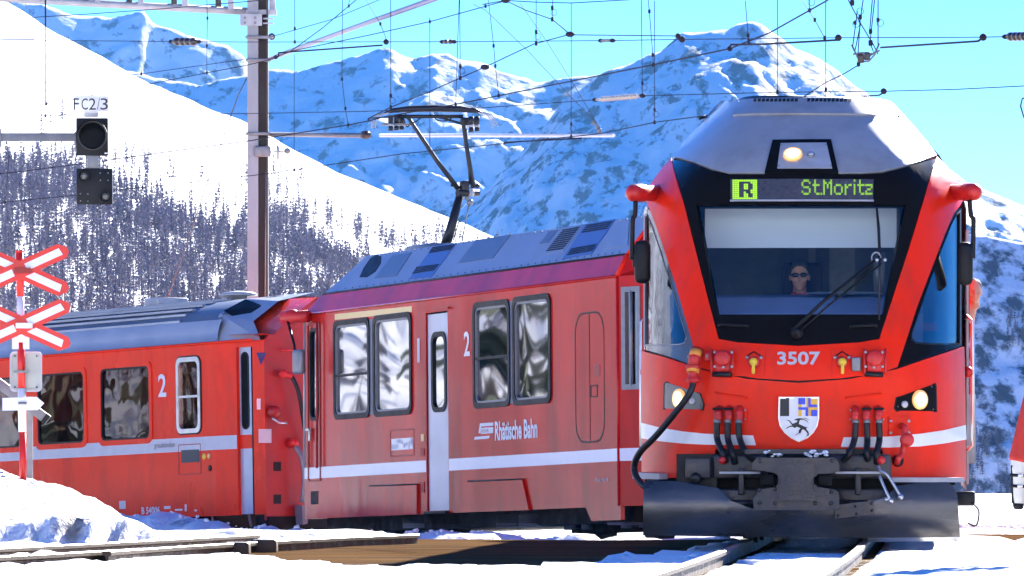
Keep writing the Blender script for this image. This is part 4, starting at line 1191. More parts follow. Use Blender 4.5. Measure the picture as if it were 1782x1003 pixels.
for px in (536, 558):
    q0 = SB.U(px, 560); q1 = SB.U(px, 815)
    MB().tube([(q0[0], 0.05, q0[1]), (q1[0], 0.05, q1[1])], 0.016, 8).build('handrail', GALVL if px < 545 else DARKRED, cd)
sq = order(SB.rect(541, 554, 855, 878))
panel('access_hole', rpoly(sq), BLACKM, B, b_surf, 0.003, 0.004, 0, flat=True)
# equipment door outline near the front
eq = order(SB.rect(1001, 1052, 543, 771))
o2 = rrect(eq[0], eq[1], eq[2], eq[3], 0.25); i2 = rrect(eq[0] + 0.02, eq[1] - 0.02, eq[2] + 0.02, eq[3] - 0.02, 0.235)
ed = ring('equipment_door', o2, i2, BLACKM, B, b_surf, 0.003, 0.004)
MB().box(((eq[0] + eq[1]) / 2, 0.002, (eq[2] + eq[3]) / 2), (0.012, 0.004, eq[3] - eq[2] - 0.06)).build('door_joint', BLACKM, ed)
h0 = SB.U(1039, 645); panel('red_square', [(h0[0] - 0.09, h0[1] - 0.07), (h0[0] + 0.09, h0[1] - 0.07), (h0[0] + 0.09, h0[1] + 0.07), (h0[0] - 0.09, h0[1] + 0.07)], DARKRED, ed, b_surf, 0.004, 0.004, 0, flat=True)
h0 = SB.U(1034, 681); ring('lock_recess', rrect(h0[0] - 0.11, h0[0] + 0.11, h0[1] - 0.07, h0[1] + 0.07, 0.01), rrect(h0[0] - 0.09, h0[0] + 0.09, h0[1] - 0.055, h0[1] + 0.055, 0.01), BLACKM, ed, b_surf, 0.004, 0.006)
# plate panel beside the door
pq = order(SB.rect(679, 721, 747, 795))
pp = ring('plate_panel', rrect(pq[0], pq[1], pq[2], pq[3], 0.03), rrect(pq[0] + 0.025, pq[1] - 0.025, pq[2] + 0.02, pq[3] - 0.02, 0.03), DARKRED, B, b_surf, 0.004, 0.005)
wq = order(SB.rect(682, 719, 763, 783))
panel('white_plate', rpoly(wq), ENAMEL, pp, b_surf, 0.006, 0.006, 0, flat=True)
mbk = MB(); rnd = random.Random(5)
for k in range(9):
    uu = wq[0] + (wq[1] - wq[0]) * (k + 0.5) / 9
    for j in range(2):
        zz = wq[2] + (wq[3] - wq[2]) * rnd.uniform(0.2, 0.8)
        mbk.box((uu, 0.008, zz), (rnd.uniform(0.03, 0.07), 0.002, rnd.uniform(0.02, 0.07)))
mk = mbk.build('worn_print', GREYT, pp); mk['kind'] = 'stuff'
for (px, py, w_, h_, m_) in ((736, 762, 0.10, 0.09, YSTRIP), (736, 787, 0.11, 0.09, DARKRED), (736, 848, 0.12, 0.13, DARKRED)):
    q = SB.U(px, py); MB().box((q[0], 0.004, q[1]), (w_, 0.01, h_)).build('small_sign', m_, B)
# lettering (u runs to the left in the picture, so text runs from high u to low u)
def b_text(name, s, px0, px1, yt, yb, m_, bold=0.0, shear=0.0, par=None):
    r = SB.rect(px0, px1, yt, yb)
    return lettering(name, s, m_, par or B, b_surf, r[0], r[1], r[2], r[3], 0.006, bold, shear)
b_text('class_figure', '2', 808, 818, 577, 620, PALET, 0.02)
b_text('class_figure', '1', 727, 731, 589, 631, GREYT, 0.02)
bt = b_text('company_lettering', 'Rhätische Bahn', 862, 936, 731, 765, PALET, 0.03)
lg = B
def strip(pts): panel('logo_bar', OB(pts), PALET, bt, b_surf, 0.006, 0.004, 0, flat=True)
strip([(836, 737), (859, 735.5), (859, 741), (838, 742.5), (836.5, 754), (833.5, 754.2)])
strip([(838, 745), (859, 743.5), (858.5, 754), (837.5, 755.5)])
b_text('logo_lettering', 'RhB', 839, 851, 746.5, 753, RED_B, 0.02, par=bt)
strip([(827, 760.5), (853, 758.5), (851, 763.5), (826, 765.5)])
b_text('small_lettering', 'Re 4/4', 1037, 1059, 831, 839, GREYT, 0.0)
# bogie covers
for pts in ([(637, 897), (725, 895), (725, 843), (644, 846), (638, 868)], [(808, 892), (920, 888), (908, 834), (815, 838)]):
    cv = panel('bogie_cover', OB(pts, 0.03), RED_B, B, b_surf, 0.03, 0.035, 0.5, flat=True)
    e = OB([pts[-1] if len(pts) == 4 else pts[3], pts[2]], 0.03)
    MB().tube([(e[0][0], 0.034, e[0][1]), (e[1][0], 0.034, e[1][1])], 0.010, 6).build('cover_seal', BLACKM, cv)
# near-corner skirt drop
panel('corner_skirt', [(-0.05, zb - 0.16), (0.85, zb - 0.16), (1.05, zb + 0.02), (-0.05, zb + 0.02)], RED_B, B, b_surf, 0.001, 0.05, 0, flat=True)

# --- sloping cornice, roof hood, far wall, ends
y1, za = -0.13, SB.U(1085, 444, -0.13)[1]
zr_n = SB.U(1085, 382, -0.55)[1]
def slope_surf(y0, z0, y1_, z1_):
    n = Vector((0, z1_ - z0, y0 - y1_)).normalized()
    if n.z < 0: n = -n
    return (lambda u, v: (Vector((u, y0 + (y1_ - y0) * v, z0 + (z1_ - z0) * v)), n)), math.hypot(y1_ - y0, z1_ - z0)
cor, _ = slope_surf(0.0, zg, y1, za)
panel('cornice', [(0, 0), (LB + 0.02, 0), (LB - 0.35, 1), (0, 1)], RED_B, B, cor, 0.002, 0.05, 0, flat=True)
MB().tube([(0, 0.012, zg), (LB, 0.012, zg)], 0.018, 6).build('rain_gutter', RED_B, B)
rf, _ = slope_surf(y1 - 0.02, za + 0.01, -0.55, zr_n)
ue = SB.U(640, 455, -0.55)[0]
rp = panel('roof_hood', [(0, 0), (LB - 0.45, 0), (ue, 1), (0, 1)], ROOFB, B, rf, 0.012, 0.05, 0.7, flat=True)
MB().tube([(0, y1 + 0.0, za + 0.005), (LB - 0.4, y1 + 0.0, za + 0.005)], 0.014, 6).build('roof_joint', BLACKM, rp)
def UR(px, py):
    """pixel -> (u, v) on the sloping roof hood"""
    o = SB.I @ CAMP; q = SB.I @ P(px, py, 80.0); d = q - o
    p0, n = rf(0, 0); t = (p0 - o).dot(n) / d.dot(n)
    w = o + d * t
    return (w.x, (w.z - p0.z) / (zr_n - za - 0.01))
def hatch(name, pts, m_, off=0.02, par=rp): return panel(name, [UR(*q) for q in pts], m_, par, rf, off, 0.03, 0, flat=True)
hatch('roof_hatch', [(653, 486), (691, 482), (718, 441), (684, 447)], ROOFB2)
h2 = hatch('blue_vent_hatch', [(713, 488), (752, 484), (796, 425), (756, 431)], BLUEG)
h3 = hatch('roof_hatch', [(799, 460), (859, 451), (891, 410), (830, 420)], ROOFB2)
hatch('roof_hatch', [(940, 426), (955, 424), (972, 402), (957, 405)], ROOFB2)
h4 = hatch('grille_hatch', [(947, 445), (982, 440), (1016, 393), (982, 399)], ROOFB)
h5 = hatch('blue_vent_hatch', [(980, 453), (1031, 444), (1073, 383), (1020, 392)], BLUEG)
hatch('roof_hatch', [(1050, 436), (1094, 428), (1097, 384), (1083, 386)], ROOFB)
def slats(par, a, b, c, d, n):
    """n louvre slats between the edges a-b (bottom) and d-c (top)"""
    for k in range(n):
        t0 = (k + 0.15) / n; t1 = (k + 0.70) / n
        L = lambda p, q, t: (p[0] + (q[0] - p[0]) * t, p[1] + (q[1] - p[1]) * t)
        hatch('louvre', [L(a, d, t0), L(b, c, t0), L(b, c, t1), L(a, d, t1)], BLACKM, 0.026, par)
slats(h2, (719, 479), (757, 473), (767, 461), (728, 466), 4)
slats(h2, (748, 443), (786, 437), (794, 427), (755, 432), 4)
slats(h4, (952, 440), (982, 436), (1012, 396), (983, 401), 10)
slats(h5, (988, 447), (1033, 439), (1041, 426), (997, 434), 4)
slats(h5, (1014, 408), (1058, 401), (1069, 386), (1024, 393), 4)
MB().box((0, 0, 0), (0.001, 0.001, 0.001))
for (x0, y0, x1, y1_) in ((560, 516, 640, 458), (610, 500, 660, 444)):
    pass
# teardrop fan opening at the far end of the hood
td = [(627, 484), (640, 484), (655, 474), (664, 460), (665, 448), (657, 444), (645, 452), (634, 468)]
hatch('fan_opening', td, BLACKM, 0.016)
for k in range(40):
    px = 600 + k * 12.3; t = (px - 600) / 490.0
    q = UR(px, 507 - t * 68)
    p, n = rf(q[0], 0.05); MB().lathe(p + n * 0.012, n, [(0, 0.012), (0.01, 0.009)], 6).build('rivet', ROOFB2, rp)
    p, n = rf(min(ue - 0.1, q[0]), 0.95)
    if q[0] < ue: MB().lathe(p + n * 0.012, n, [(0, 0.012), (0.01, 0.009)], 6).build('rivet', ROOFB2, rp)
WB = 2.6
mb = MB(); mb.box((LB / 2, -WB / 2, zr_n - 0.02), (LB - 1.2, WB - 1.1, 0.05)).build('roof_top', ROOFB, B)
far = MB(); far.box((LB / 2, -WB + 0.03, (zb + zg) / 2), (LB, 0.06, zg - zb))
far.build('far_side_wall', RED_B, B)
fc, _ = slope_surf(-WB, zg, -WB + 0.55, zr_n)
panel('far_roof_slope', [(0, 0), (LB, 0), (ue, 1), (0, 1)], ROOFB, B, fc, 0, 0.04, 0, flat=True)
MB().add([(LB, 0, zb), (LB, -WB, zb), (LB, -WB, zg), (LB, 0, zg)], [(0, 1, 2, 3)]).build('rear_cab_wall', DARKRED, B)
MB().add([(LB, 0, zg), (LB - 0.4, y1, za), (ue, -0.55, zr_n), (ue, -WB + 0.55, zr_n), (LB - 0.4, -WB + 0.1, za), (LB, -WB, zg)], [(0, 1, 4, 5), (1, 2, 3, 4)]).build('rear_roof_cap', ROOFB, B)
# near cab: chamfered corner with a divided side window, then the front wall
N0 = Vector((0, 0, 0)); N1 = Vector((-0.95, -0.42, 0))
cdir = (N1 - N0).normalized(); cl = (N1 - N0).length
cn = Vector((0.0, 0.0, 1.0)).cross(cdir); 
if cn.y < 0: cn = -cn
def ch_surf(s, z): return N0 + cdir * s + Vector((0, 0, z)), cn
def UCH(px, py):
    o = SB.I @ CAMP; q = SB.I @ P(px, py, 80.0); d = q - o
    t = (N0 - o).dot(cn) / d.dot(cn); w = o + d * t
    return ((w - N0).dot(cdir), w.z)
chw = [UCH(1086, 672), UCH(1109, 668), UCH(1112, 503), UCH(1087, 506)]
cs0, cs1 = UCH(1087, 600)[0], UCH(1111, 600)[0]
cz0, cz1 = UCH(1098, 672)[1], UCH(1098, 505)[1]
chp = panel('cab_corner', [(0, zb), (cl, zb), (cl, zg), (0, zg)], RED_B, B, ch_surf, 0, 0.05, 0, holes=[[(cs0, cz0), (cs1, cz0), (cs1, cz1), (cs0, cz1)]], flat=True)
fr_ = ring('window_frame', [(cs0 - .04, cz0 - .04), (cs1 + .04, cz0 - .04), (cs1 + .04, cz1 + .04), (cs0 - .04, cz1 + .04)], [(cs0 + .02, cz0 + .02), (cs1 - .02, cz0 + .02), (cs1 - .02, cz1 - .02), (cs0 + .02, cz1 - .02)], GALV, chp, ch_surf, 0.015, 0.05)
panel('pane', [(cs0, cz0), (cs1, cz0), (cs1, cz1), (cs0, cz1)], BGL, chp, ch_surf, -0.02, 0.006, 0, flat=True)
cm = (cs0 + cs1) / 2
p0 = ch_surf(cm, (cz0 + cz1) / 2)[0]
MB().tube([ch_surf(cm, cz0)[0], ch_surf(cm, cz1)[0]], 0.02, 6).build('window_rail', GALV, chp)
panel('pale_stripe', [(0, sz0), (cl, sz0), (cl, sz1), (0, sz1)], WHITE, chp, ch_surf, 0.0035, 0.003, 0, flat=True)
MB().tube([(0.0, 0.0, zb), (0, 0, zg)], 0.02, 8).build('corner_bead', RED_B, chp)
MB().add([(-0.95, -0.42, zb), (-0.95, -WB + 0.42, zb), (-0.95, -WB + 0.42, zg), (-0.95, -0.42, zg)], [(0, 1, 2, 3)]).add([(-0.95, -WB + 0.42, zb), (0, -WB, zb), (0, -WB, zg), (-0.95, -WB + 0.42, zg)], [(0, 1, 2, 3)]).build('cab_front_wall', RED_B, B)
MB().add([(0, 0, zg), (-0.95, -0.42, zg), (-0.55, -0.6, za), (0, y1, za), (0, -0.55, zr_n), (-0.3, -0.7, zr_n - 0.05), (-0.95, -WB + 0.42, zg), (0, -WB, zg), (0, -WB + 0.55, zr_n), (-0.3, -WB + 0.7, zr_n - 0.05), (-0.55, -WB + 0.6, za)],
         [(0, 1, 2, 3), (3, 2, 5, 4), (1, 6, 10, 2), (2, 10, 9, 5), (6, 7, 8, 9)]).build('cab_brow', RED_B, B)
MB().tube([(0, 0.0, zg), (0.0, y1, za)], 0.03, 8).tube([(0, y1, za), (0, -0.5, zr_n)], 0.02, 8).build('brow_edge', RED, B)
# interior so that the windows have depth
MB().box((LB / 2, -1.6, zb + 0.4), (LB - 0.6, 1.8, 0.05)).build('floor', DARKIN, B)
for k, u in enumerate(np.arange(0.9, LB - 1, 1.05)):
    MB().box((u, -0.65, zb + 0.95), (0.12, 0.95, 0.85), bev=0.05).build('seat_back', SEAT, B)
MB().box((LB / 2, -WB + 0.12, (zb + zg) / 2), (LB - 0.5, 0.02, 1.2)).build('inner_lining', mat('pale_lining', (0.35, 0.34, 0.30), 0.6), B)
# underframe
un = MB().box((LB / 2, -WB / 2, zb - 0.04), (LB - 0.3, WB - 0.5, 0.28)).build('underframe', UNDER, B)
for (px0, px1, yt, yb, m_) in ((700, 740, 897, 922, UBOX), (745, 800, 893, 916, UNDER), (862, 900, 892, 918, UBOX), (901, 938, 891, 917, UBOX), (1055, 1084, 890, 914, UBOX), (640, 665, 900, 925, UNDER)):
    r = order(SB.rect(px0, px1, yt, yb, -0.25))
    MB().box(((r[0] + r[1]) / 2, -0.45, (r[2] + r[3]) / 2), (r[1] - r[0], 0.4, r[3] - r[2]), bev=0.02).build('equipment_box', m_, B)
for uc in (1.9, LB - 2.2):
    bg_ = MB().box((uc, -0.75, zb - 0.18), (2.6, 0.14, 0.22), bev=0.03).build('bogie_frame', UNDER, B)
    for du in (-0.9, 0.9):
        MB().lathe((uc + du, -0.85, zb - 0.12), (0, -1, 0), [(0, 0.36), (0.10, 0.36), (0.11, 0.39), (0.13, 0.39)], 24).build('wheel', IRON, bg_)
        MB().box((uc + du, -0.62, zb - 0.12), (0.22, 0.16, 0.22), bev=0.03).build('axle_box', IRON, bg_)
        for s in (-1, 1):
            MB().lathe((uc + du + s * 0.28, -0.62, zb - 0.24), (0, 0, 1), [(0, 0.07), (0.28, 0.07)], 12).build('coil_spring', UBOX, bg_)
pb = SB.U(530, 925, -1.0)
pbm = MB().prism([(0, 0), (0.55, 0), (0.65, 0.28), (0.1, 0.30)], lambda a, b: (LB + 0.05 + a * 0.6, -0.05, zb - 0.48 + b), lambda a, b: (LB + 0.05 + a * 0.6, -WB + 0.1, zb - 0.48 + b)).build('rear_plough', IRON, B)
# mirror on its red housing at the far cab, seen against the coach
q = SB.U(516, 552, 0.12)
rm = MB().lathe((q[0] - 0.25, 0.05, q[1]), (0.8, 0.45, 0), [(0, 0.08), (0.2, 0.075), (0.24, 0.10), (0.42, 0.09), (0.46, 0.04)], 14).build('mirror_housing', REDCAST, B)
q2 = SB.U(512, 600, 0.25); q3 = SB.U(520, 630, 0.25)
MB().tube([(q[0], 0.25, q[1] - 0.03), (q2[0], 0.25, q2[1]), (q3[0] + 0.1, 0.25, q3[1])], 0.018, 8).build('mirror_arm', BLACKM, rm)
MB().box((q3[0], 0.25, q3[1]), (0.30, 0.10, 0.32), bev=0.04).build('mirror_head', GALV, rm)

# --- pantograph (perpendicular to the car axis, on the roof)
_o = SB.I @ CAMP; _d = (SB.I @ P(778, 430, 80.0)) - _o
PD = (SB.M @ (_o + _d * ((-1.3 - _o.y) / _d.y))).y
def PBp(px, py, y=-1.3):
    o = SB.I @ CAMP; q = SB.I @ P(px, py, PD)
    d = q - o; return o + d * ((PBU - o.x) / d.x) if False else q
pn = empty('pantograph_frame'); bpy.data.objects.remove(pn)
STEELD = mat('black_pantograph_steel', (0.02, 0.02, 0.024), 0.4, metal=0.3)
PT = lambda px, py, dy=0.0: SB.I @ P(px, py, PD + dy)
pb_ = MB().tube([PT(776, 425), PT(784, 400), PT(801, 338)], [0.07, 0.062, 0.05], 12).build('pantograph', STEELD, B)
pb_['label'] = 'black raised pantograph on the roof'
MB().tube([PT(804, 420), PT(813, 372), PT(817, 352)], 0.010, 6).build('control_rod', GALV, pb_)
MB().tube([PT(789, 418), PT(799, 384)], 0.008, 6).build('control_rod', BLACKM, pb_)
MB().cyl(PT(796, 336, -0.1), PT(832, 336, 0.1), 0.045, 12).build('knee_shaft', STEELD, pb_)
MB().box(PT(808, 324), (0.13, 0.10, 0.13), bev=0.02).build('knee_joint', STEELD, pb_)
for px in (815, 820): MB().cyl(PT(px - 1.4, 336, -0.01), PT(px + 1.4, 336, 0.01), 0.049, 12).build('shaft_ring', GALVL, pb_)
MB().ball(PT(818, 353), 0.045).ball(PT(813, 345), 0.035).build('lower_pivot', GALV, pb_)
MB().ball(PT(831, 324), 0.03).tube([PT(784, 323), PT(797, 324)], 0.016, 6).build('knee_stop', STEELD, pb_)
MB().tube([PT(798, 330), PT(760, 280), PT(712, 207), PT(704, 200)], [0.035, 0.030, 0.024, 0.020], 10).build('upper_arm', STEELD, pb_)
MB().tube([PT(824, 328), PT(815, 275), PT(806, 215), PT(804, 205)], [0.035, 0.030, 0.026, 0.022], 10).build('upper_arm', STEELD, pb_)
MB().tube([PT(817, 322), PT(814, 270), PT(812, 225)], 0.009, 6).build('thrust_rod', STEELD, pb_)
for dy in (-0.18, 0.18):
    pts = [PT(669, 197, dy), PT(684, 192.5, dy), PT(712, 190, dy), PT(755, 189, dy), PT(800, 190, dy), PT(828, 193, dy), PT(840, 196.5, dy)]
    mb = MB()
    up = Vector((0, 0, 1)); 
    mb.tube(pts, [0.012, 0.03, 0.042, 0.045, 0.042, 0.03, 0.012], 8).build('collector_strip', STEELD, pb_)
MB().tube([PT(690, 203), PT(806, 203)], 0.024, 8).build('head_beam', STEELD, pb_)
MB().tube(spline([PT(748, 201), PT(770, 206), PT(805, 216)], 4), 0.016, 6).build('head_brace', STEELD, pb_)
MB().tube(spline([PT(752, 200), PT(762, 210), PT(778, 210), PT(790, 203)], 4), 0.008, 6).tube(spline([PT(702, 205), PT(708, 221), PT(714, 216)], 4), 0.008, 6).tube(spline([PT(716, 212), PT(724, 212), PT(736, 201)], 4), 0.008, 6).build('shunt_cable', BLACKM, pb_)
for k, (px, dy) in enumerate(((680, -0.18), (690, 0.0), (699, 0.18), (820, -0.18), (830, 0.18))):
    top = 201 if k < 3 else 203
    sp = MB().cyl(PT(px, top, dy), PT(px, top + 14, dy), 0.034, 10).cyl(PT(px, top + 19, dy), PT(px, top + 27 - (k % 3), dy), 0.032, 10).cyl(PT(px, top + 10, dy), PT(px, top + 22, dy), 0.020, 8).build('spring_box', STEELD, pb_)
    MB().cyl(PT(px, top + 14.5, dy), PT(px, top + 18.5, dy), 0.035, 10).build('spring_cap', GALVL, sp)
MB().box(PT(691, 217), (0.14, 0.40, 0.025), bev=0.01).build('head_bracket', GALV, pb_)
MB().box(PT(815, 212), (0.10, 0.2, 0.10), bev=0.02).build('head_bracket', STEELD, pb_)
for k, dy in enumerate((-0.2, 0.0, 0.2)):
    for s in (0, 1):
        if s == 0: pts = [PT(832 + k * 4, 196, dy), PT(846 + k * 4, 198 + 2, dy), PT(853 + k * 4, 208, dy), PT(857 + k * 5, 222 - k * 1.0, dy)]
        else: pts = [PT(678 - k * 4, 197, dy), PT(664 - k * 4, 200, dy), PT(657 - k * 4, 210, dy), PT(652 - k * 3, 223, dy)]
        MB().tube(spline(pts, 4), 0.009, 6).build('end_horn', GALVL, pb_)
_pb = PT(776, 440); MB().box((_pb.x, -1.3, zr_n + 0.05), (0.9, 0.8, 0.12), bev=0.03).build('pantograph_base', ROOFB2, B)

# ------------------------------------------------------------------ red coach at the left
SCo = Side(378, 91.5, 0, 96.2, 0.028, -0.66)
C = empty('red_coach')
C.matrix_world = SCo.M
tag(C, 'red passenger coach with grey ribbed roof at the left end of train', 'coach')
LC = 15.0
def c_surf(u, z): return Vector((u, 0, z)), b_out
def OC(pts, y=0.0): return [SCo.U(px, py, y) for px, py in pts]
czb = (SCo.U(372, 896)[1] + SCo.U(252, 905)[1]) / 2
czg = (SCo.U(370, 598)[1] + SCo.U(40, 622)[1]) / 2
cw = [(175, 262, 637, 768), (65, 148, 647, 775), (-45, 38, 656, 783), (-155, -72, 664, 790), (-262, -182, 672, 797)]
CW = [order(SCo.rect(*w)) for w in cw]
sw = order(SCo.rect(311, 347, 627, 749))
panel('side_wall', [(0, czb), (LC, czb), (LC, czg), (0, czg)], RED_C, C, c_surf, 0, 0.06, 0.8, holes=[rpoly(r) for r in CW + [sw]], flat=True)
csz1 = (SCo.U(370, 754)[1] + SCo.U(50, 783)[1]) / 2; csz0 = csz1 - 0.185
panel('grey_stripe', [(0, csz0), (LC, csz0), (LC, csz1), (0, csz1)], SILVER, C, c_surf, 0.0035, 0.003, 1.0, flat=True)
for r in CW:
    w = ring('window', rrect(r[0] - .05, r[1] + .05, r[2] - .05, r[3] + .05, .12), rrect(r[0] + .02, r[1] - .02, r[2] + .02, r[3] - .02, .09), RED_C, C, c_surf, 0.015, 0.05)
    ring('rubber_seal', rrect(r[0] + .012, r[1] - .012, r[2] + .012, r[3] - .012, .09), rrect(r[0] + .045, r[1] - .045, r[2] + .045, r[3] - .045, .07), BLACKM, w, c_surf, 0.006, 0.04)
    panel('pane', rpoly(r), CGL, w, c_surf, -0.015, 0.006, 0.4, flat=True)
w = ring('narrow_window', rrect(sw[0] - .04, sw[1] + .04, sw[2] - .04, sw[3] + .04, .10), rrect(sw[0] + .02, sw[1] - .02, sw[2] + .02, sw[3] - .02, .08), STEEL, C, c_surf, 0.02, 0.05)
ring('rubber_seal', rrect(sw[0] - .06, sw[1] + .06, sw[2] - .06, sw[3] + .06, .12), rrect(sw[0] - .03, sw[1] + .03, sw[2] - .03, sw[3] + .03, .10), BLACKM, w, c_surf, 0.012, 0.03)
panel('pane', rpoly(sw), CGL, w, c_surf, -0.015, 0.006, 0, flat=True)
MB().box(((sw[0] + sw[1]) / 2, 0.005, sw[2] + (sw[3] - sw[2]) * 0.48), (sw[1] - sw[0], 0.03, 0.03)).build('window_rail', STEEL, w)
def c_text(name, s, px0, px1, yt, yb, m_, bold=0.0):
    r = SCo.rect(px0, px1, yt, yb); return lettering(name, s, m_, C, c_surf, r[0], r[1], r[2], r[3], 0.007, bold)
c_text('class_figure', '2', 276, 290, 651, 691, PALET, 0.02)
c_text('slogan_lettering', 'graubünden', 269, 305, 770, 782, mat('grey_brown_ink', (0.22, 0.18, 0.17), 0.5), 0.01)
c_text('number_lettering', 'B 54006', 247, 279, 882, 895, PALET, 0.03)
for (px0, px1, yt, yb, m_) in ((286, 297, 881, 886, PALET), (283, 303, 892, 893.2, PALET), (305, 318, 886, 889, PALET), (322, 325, 878, 890, PALET), (339, 343, 887, 890, PALET), (208, 219, 872, 886, SILVER)):
    r = order(SCo.rect(px0, px1, yt, yb)); panel('small_marking', rpoly(r), m_, C, c_surf, 0.005, 0.004, 0, flat=True)
fl = order(SCo.rect(316, 347, 783, 805)); panel('vent_flap', rpoly(fl), mat('dark_flap', (0.05, 0.055, 0.055), 0.5), C, c_surf, 0.006, 0.006, 0, flat=True)
fo = order(SCo.rect(311, 350, 773, 826)); ring('flap_frame', rrect(fo[0], fo[1], fo[2], fo[3], .02), rrect(fo[0] + .012, fo[1] - .012, fo[2] + .012, fo[3] - .012, .02), DARKRED, C, c_surf, 0.005, 0.006)
for (px, py, m_, s) in ((356, 795, YEL, .09), (364, 794, YSTRIP, .07), (366, 815, BLACKM, .08)):
    q = SCo.U(px, py); MB().lathe((q[0], 0.0, q[1]), (0, 1, 0), [(0, s / 2), (0.012, s / 2), (0.014, s / 3)], 14).build('door_button', m_, C)
# roof: cornice, ribbed grey shell
MB().tube([(-0.95, 0.015, czg), (LC, 0.015, czg)], 0.02, 6).build('rain_gutter', RED_C, C)
WC = 2.6
prof = []
rise = SCo.U(370, 527, -1.3)[1] - czg
for k in range(13):
    a = math.pi * k / 12
    prof.append((-WC / 2 + (WC / 2 - 0.01) * math.cos(a), czg + rise * math.sin(a) ** 0.72))
mb = MB(); V = []; F = []
for y, z in prof:
    V += [(0.0, y, z), (LC, y, z)]
for k in range(12): F.append((2 * k, 2 * k + 1, 2 * k + 3, 2 * k + 2))
rs = MB().add(V, F, True).build('roof', ROOFC2, C)
def roof_pt(y):
    c = max(-1, min(1, (y + WC / 2) / (WC / 2 - 0.01))); s = math.sqrt(max(0, 1 - c * c)); return czg + rise * s ** 0.72
for y in (-0.10, -0.20, -0.32, -0.48, -0.66, -0.88):
    MB().box((LC / 2 + 0.5, y, roof_pt(y) + 0.012), (LC - 1.0, 0.035 + 0.02 * (y < -0.3), 0.03)).build('roof_rib', ROOFC, rs)
V = []; F = []
ys_ = [0.012, -0.003, -0.02, -0.05, -0.09]
for y in ys_:
    zz = czg + 0.01 if y > 0 else roof_pt(y) + 0.008
    V += [(-0.1, y + 0.012, zz), (LC, y + 0.012, zz)]
for k in range(len(ys_) - 1): F.append((2 * k, 2 * k + 1, 2 * k + 3, 2 * k + 2))
MB().add(V, F, True).build('roof_edge_strip', ROOFC, C)
for (px, py) in ((300, 540), (95, 563)):
    q = SCo.U(px, py, -1.3); MB().box((q[0], -1.2, czg + rise + 0.04), (0.35, 0.5, 0.14), bev=0.02).build('roof_ventilator', GALVL, rs)
q = SCo.U(415, 516, -1.2)
MB().lathe((q[0], -1.2, czg + rise - 0.02), (0, 0, 1), [(0, 0.12), (0.06, 0.12), (0.07, 0.26), (0.09, 0.27), (0.12, 0.2), (0.14, 0.05)], 18).build('mushroom_vent', GALVL, rs)
# tapering vestibule with its door, and the end wall
E0, E1 = Vector((0, 0, 0)), Vector((-1.02, -0.14, 0))
ed_ = (E1 - E0).normalized(); el = (E1 - E0).length
en_ = Vector((0, 0, 1)).cross(ed_)
if en_.y < 0: en_ = -en_
def e_surf(s, z): return E0 + ed_ * s + Vector((0, 0, z)), en_
def UE(px, py):
    o = SCo.I @ CAMP; q = SCo.I @ P(px, py, 90.0); d = q - o
    t = (E0 - o).dot(en_) / d.dot(en_); w = o + d * t
    return ((w - E0).dot(ed_), w.z)
s0 = UE(413, 750)[0]; s1 = UE(441, 750)[0]; dz1 = UE(427, 604)[1]
vt = panel('vestibule_wall', [(0, czb), (el, czb), (el, czg), (0, czg)], RED_C, C, e_surf, 0, 0.06, 0, holes=[[(s0, czb - .1), (s1, czb - .1), (s1, dz1), (s0, dz1)]], flat=True)
vd = panel('vestibule_door', [(s0, czb + 0.01), (s1, czb + 0.01), (s1, dz1), (s0, dz1)], DOORG, C, e_surf, -0.05, 0.04, 0, flat=True)
vw = (UE(416, 700)[0], UE(429, 700)[0], UE(422, 748)[1], UE(422, 612)[1])
ring('window_seal', rrect(*vw, .08), rrect(vw[0] + .02, vw[1] - .02, vw[2] + .02, vw[3] - .02, .07), BLACKM, vd, e_surf, -0.04, 0.02)
panel('pane', rrect(vw[0] + .01, vw[1] - .01, vw[2] + .01, vw[3] - .01, .07), BLACK, vd, e_surf, -0.046, 0.01, 0, flat=True)
panel('red_band', [(s0, csz0), (s1, csz0), (s1, csz1), (s0, csz1)], RED_C, vd, e_surf, -0.046, 0.006, 0, flat=True)
panel('grey_stripe', [(0, csz0), (s0 - 0.01, csz0), (s0 - 0.01, csz1), (0, csz1)], SILVER, vt, e_surf, 0.0035, 0.003, 0, flat=True)
MB().tube([e_surf((s0 + s1) / 2 + .12, czb)[0] + en_ * -0.03, e_surf((s0 + s1) / 2 + .12, dz1)[0] + en_ * -0.03], 0.014, 6).build('door_edge_rubber', BLACKM, vd)
NX = Vector((-1, 0, 0))
def ew_surf(s, z): return Vector((E1.x, E1.y - s, z)), NX
def UW(px, py):
    o = SCo.I @ CAMP; q = SCo.I @ P(px, py, 90.0); d = q - o
    w = o + d * ((E1.x - o.x) / d.x); return (E1.y - w.y, w.z)
zt_ = UW(545, 521)[1]
ew = panel('end_wall', [(0, czb - 0.08), (WC - 0.28, czb - 0.08), (WC - 0.28, czg), (WC / 2 + 0.3, czg + rise), (0.75, zt_), (0.25, czg + 0.22), (0, czg - 0.02)], DARKRED, C, ew_surf, 0, 0.05, 0, flat=True)  # shade on this end is put into the darker red
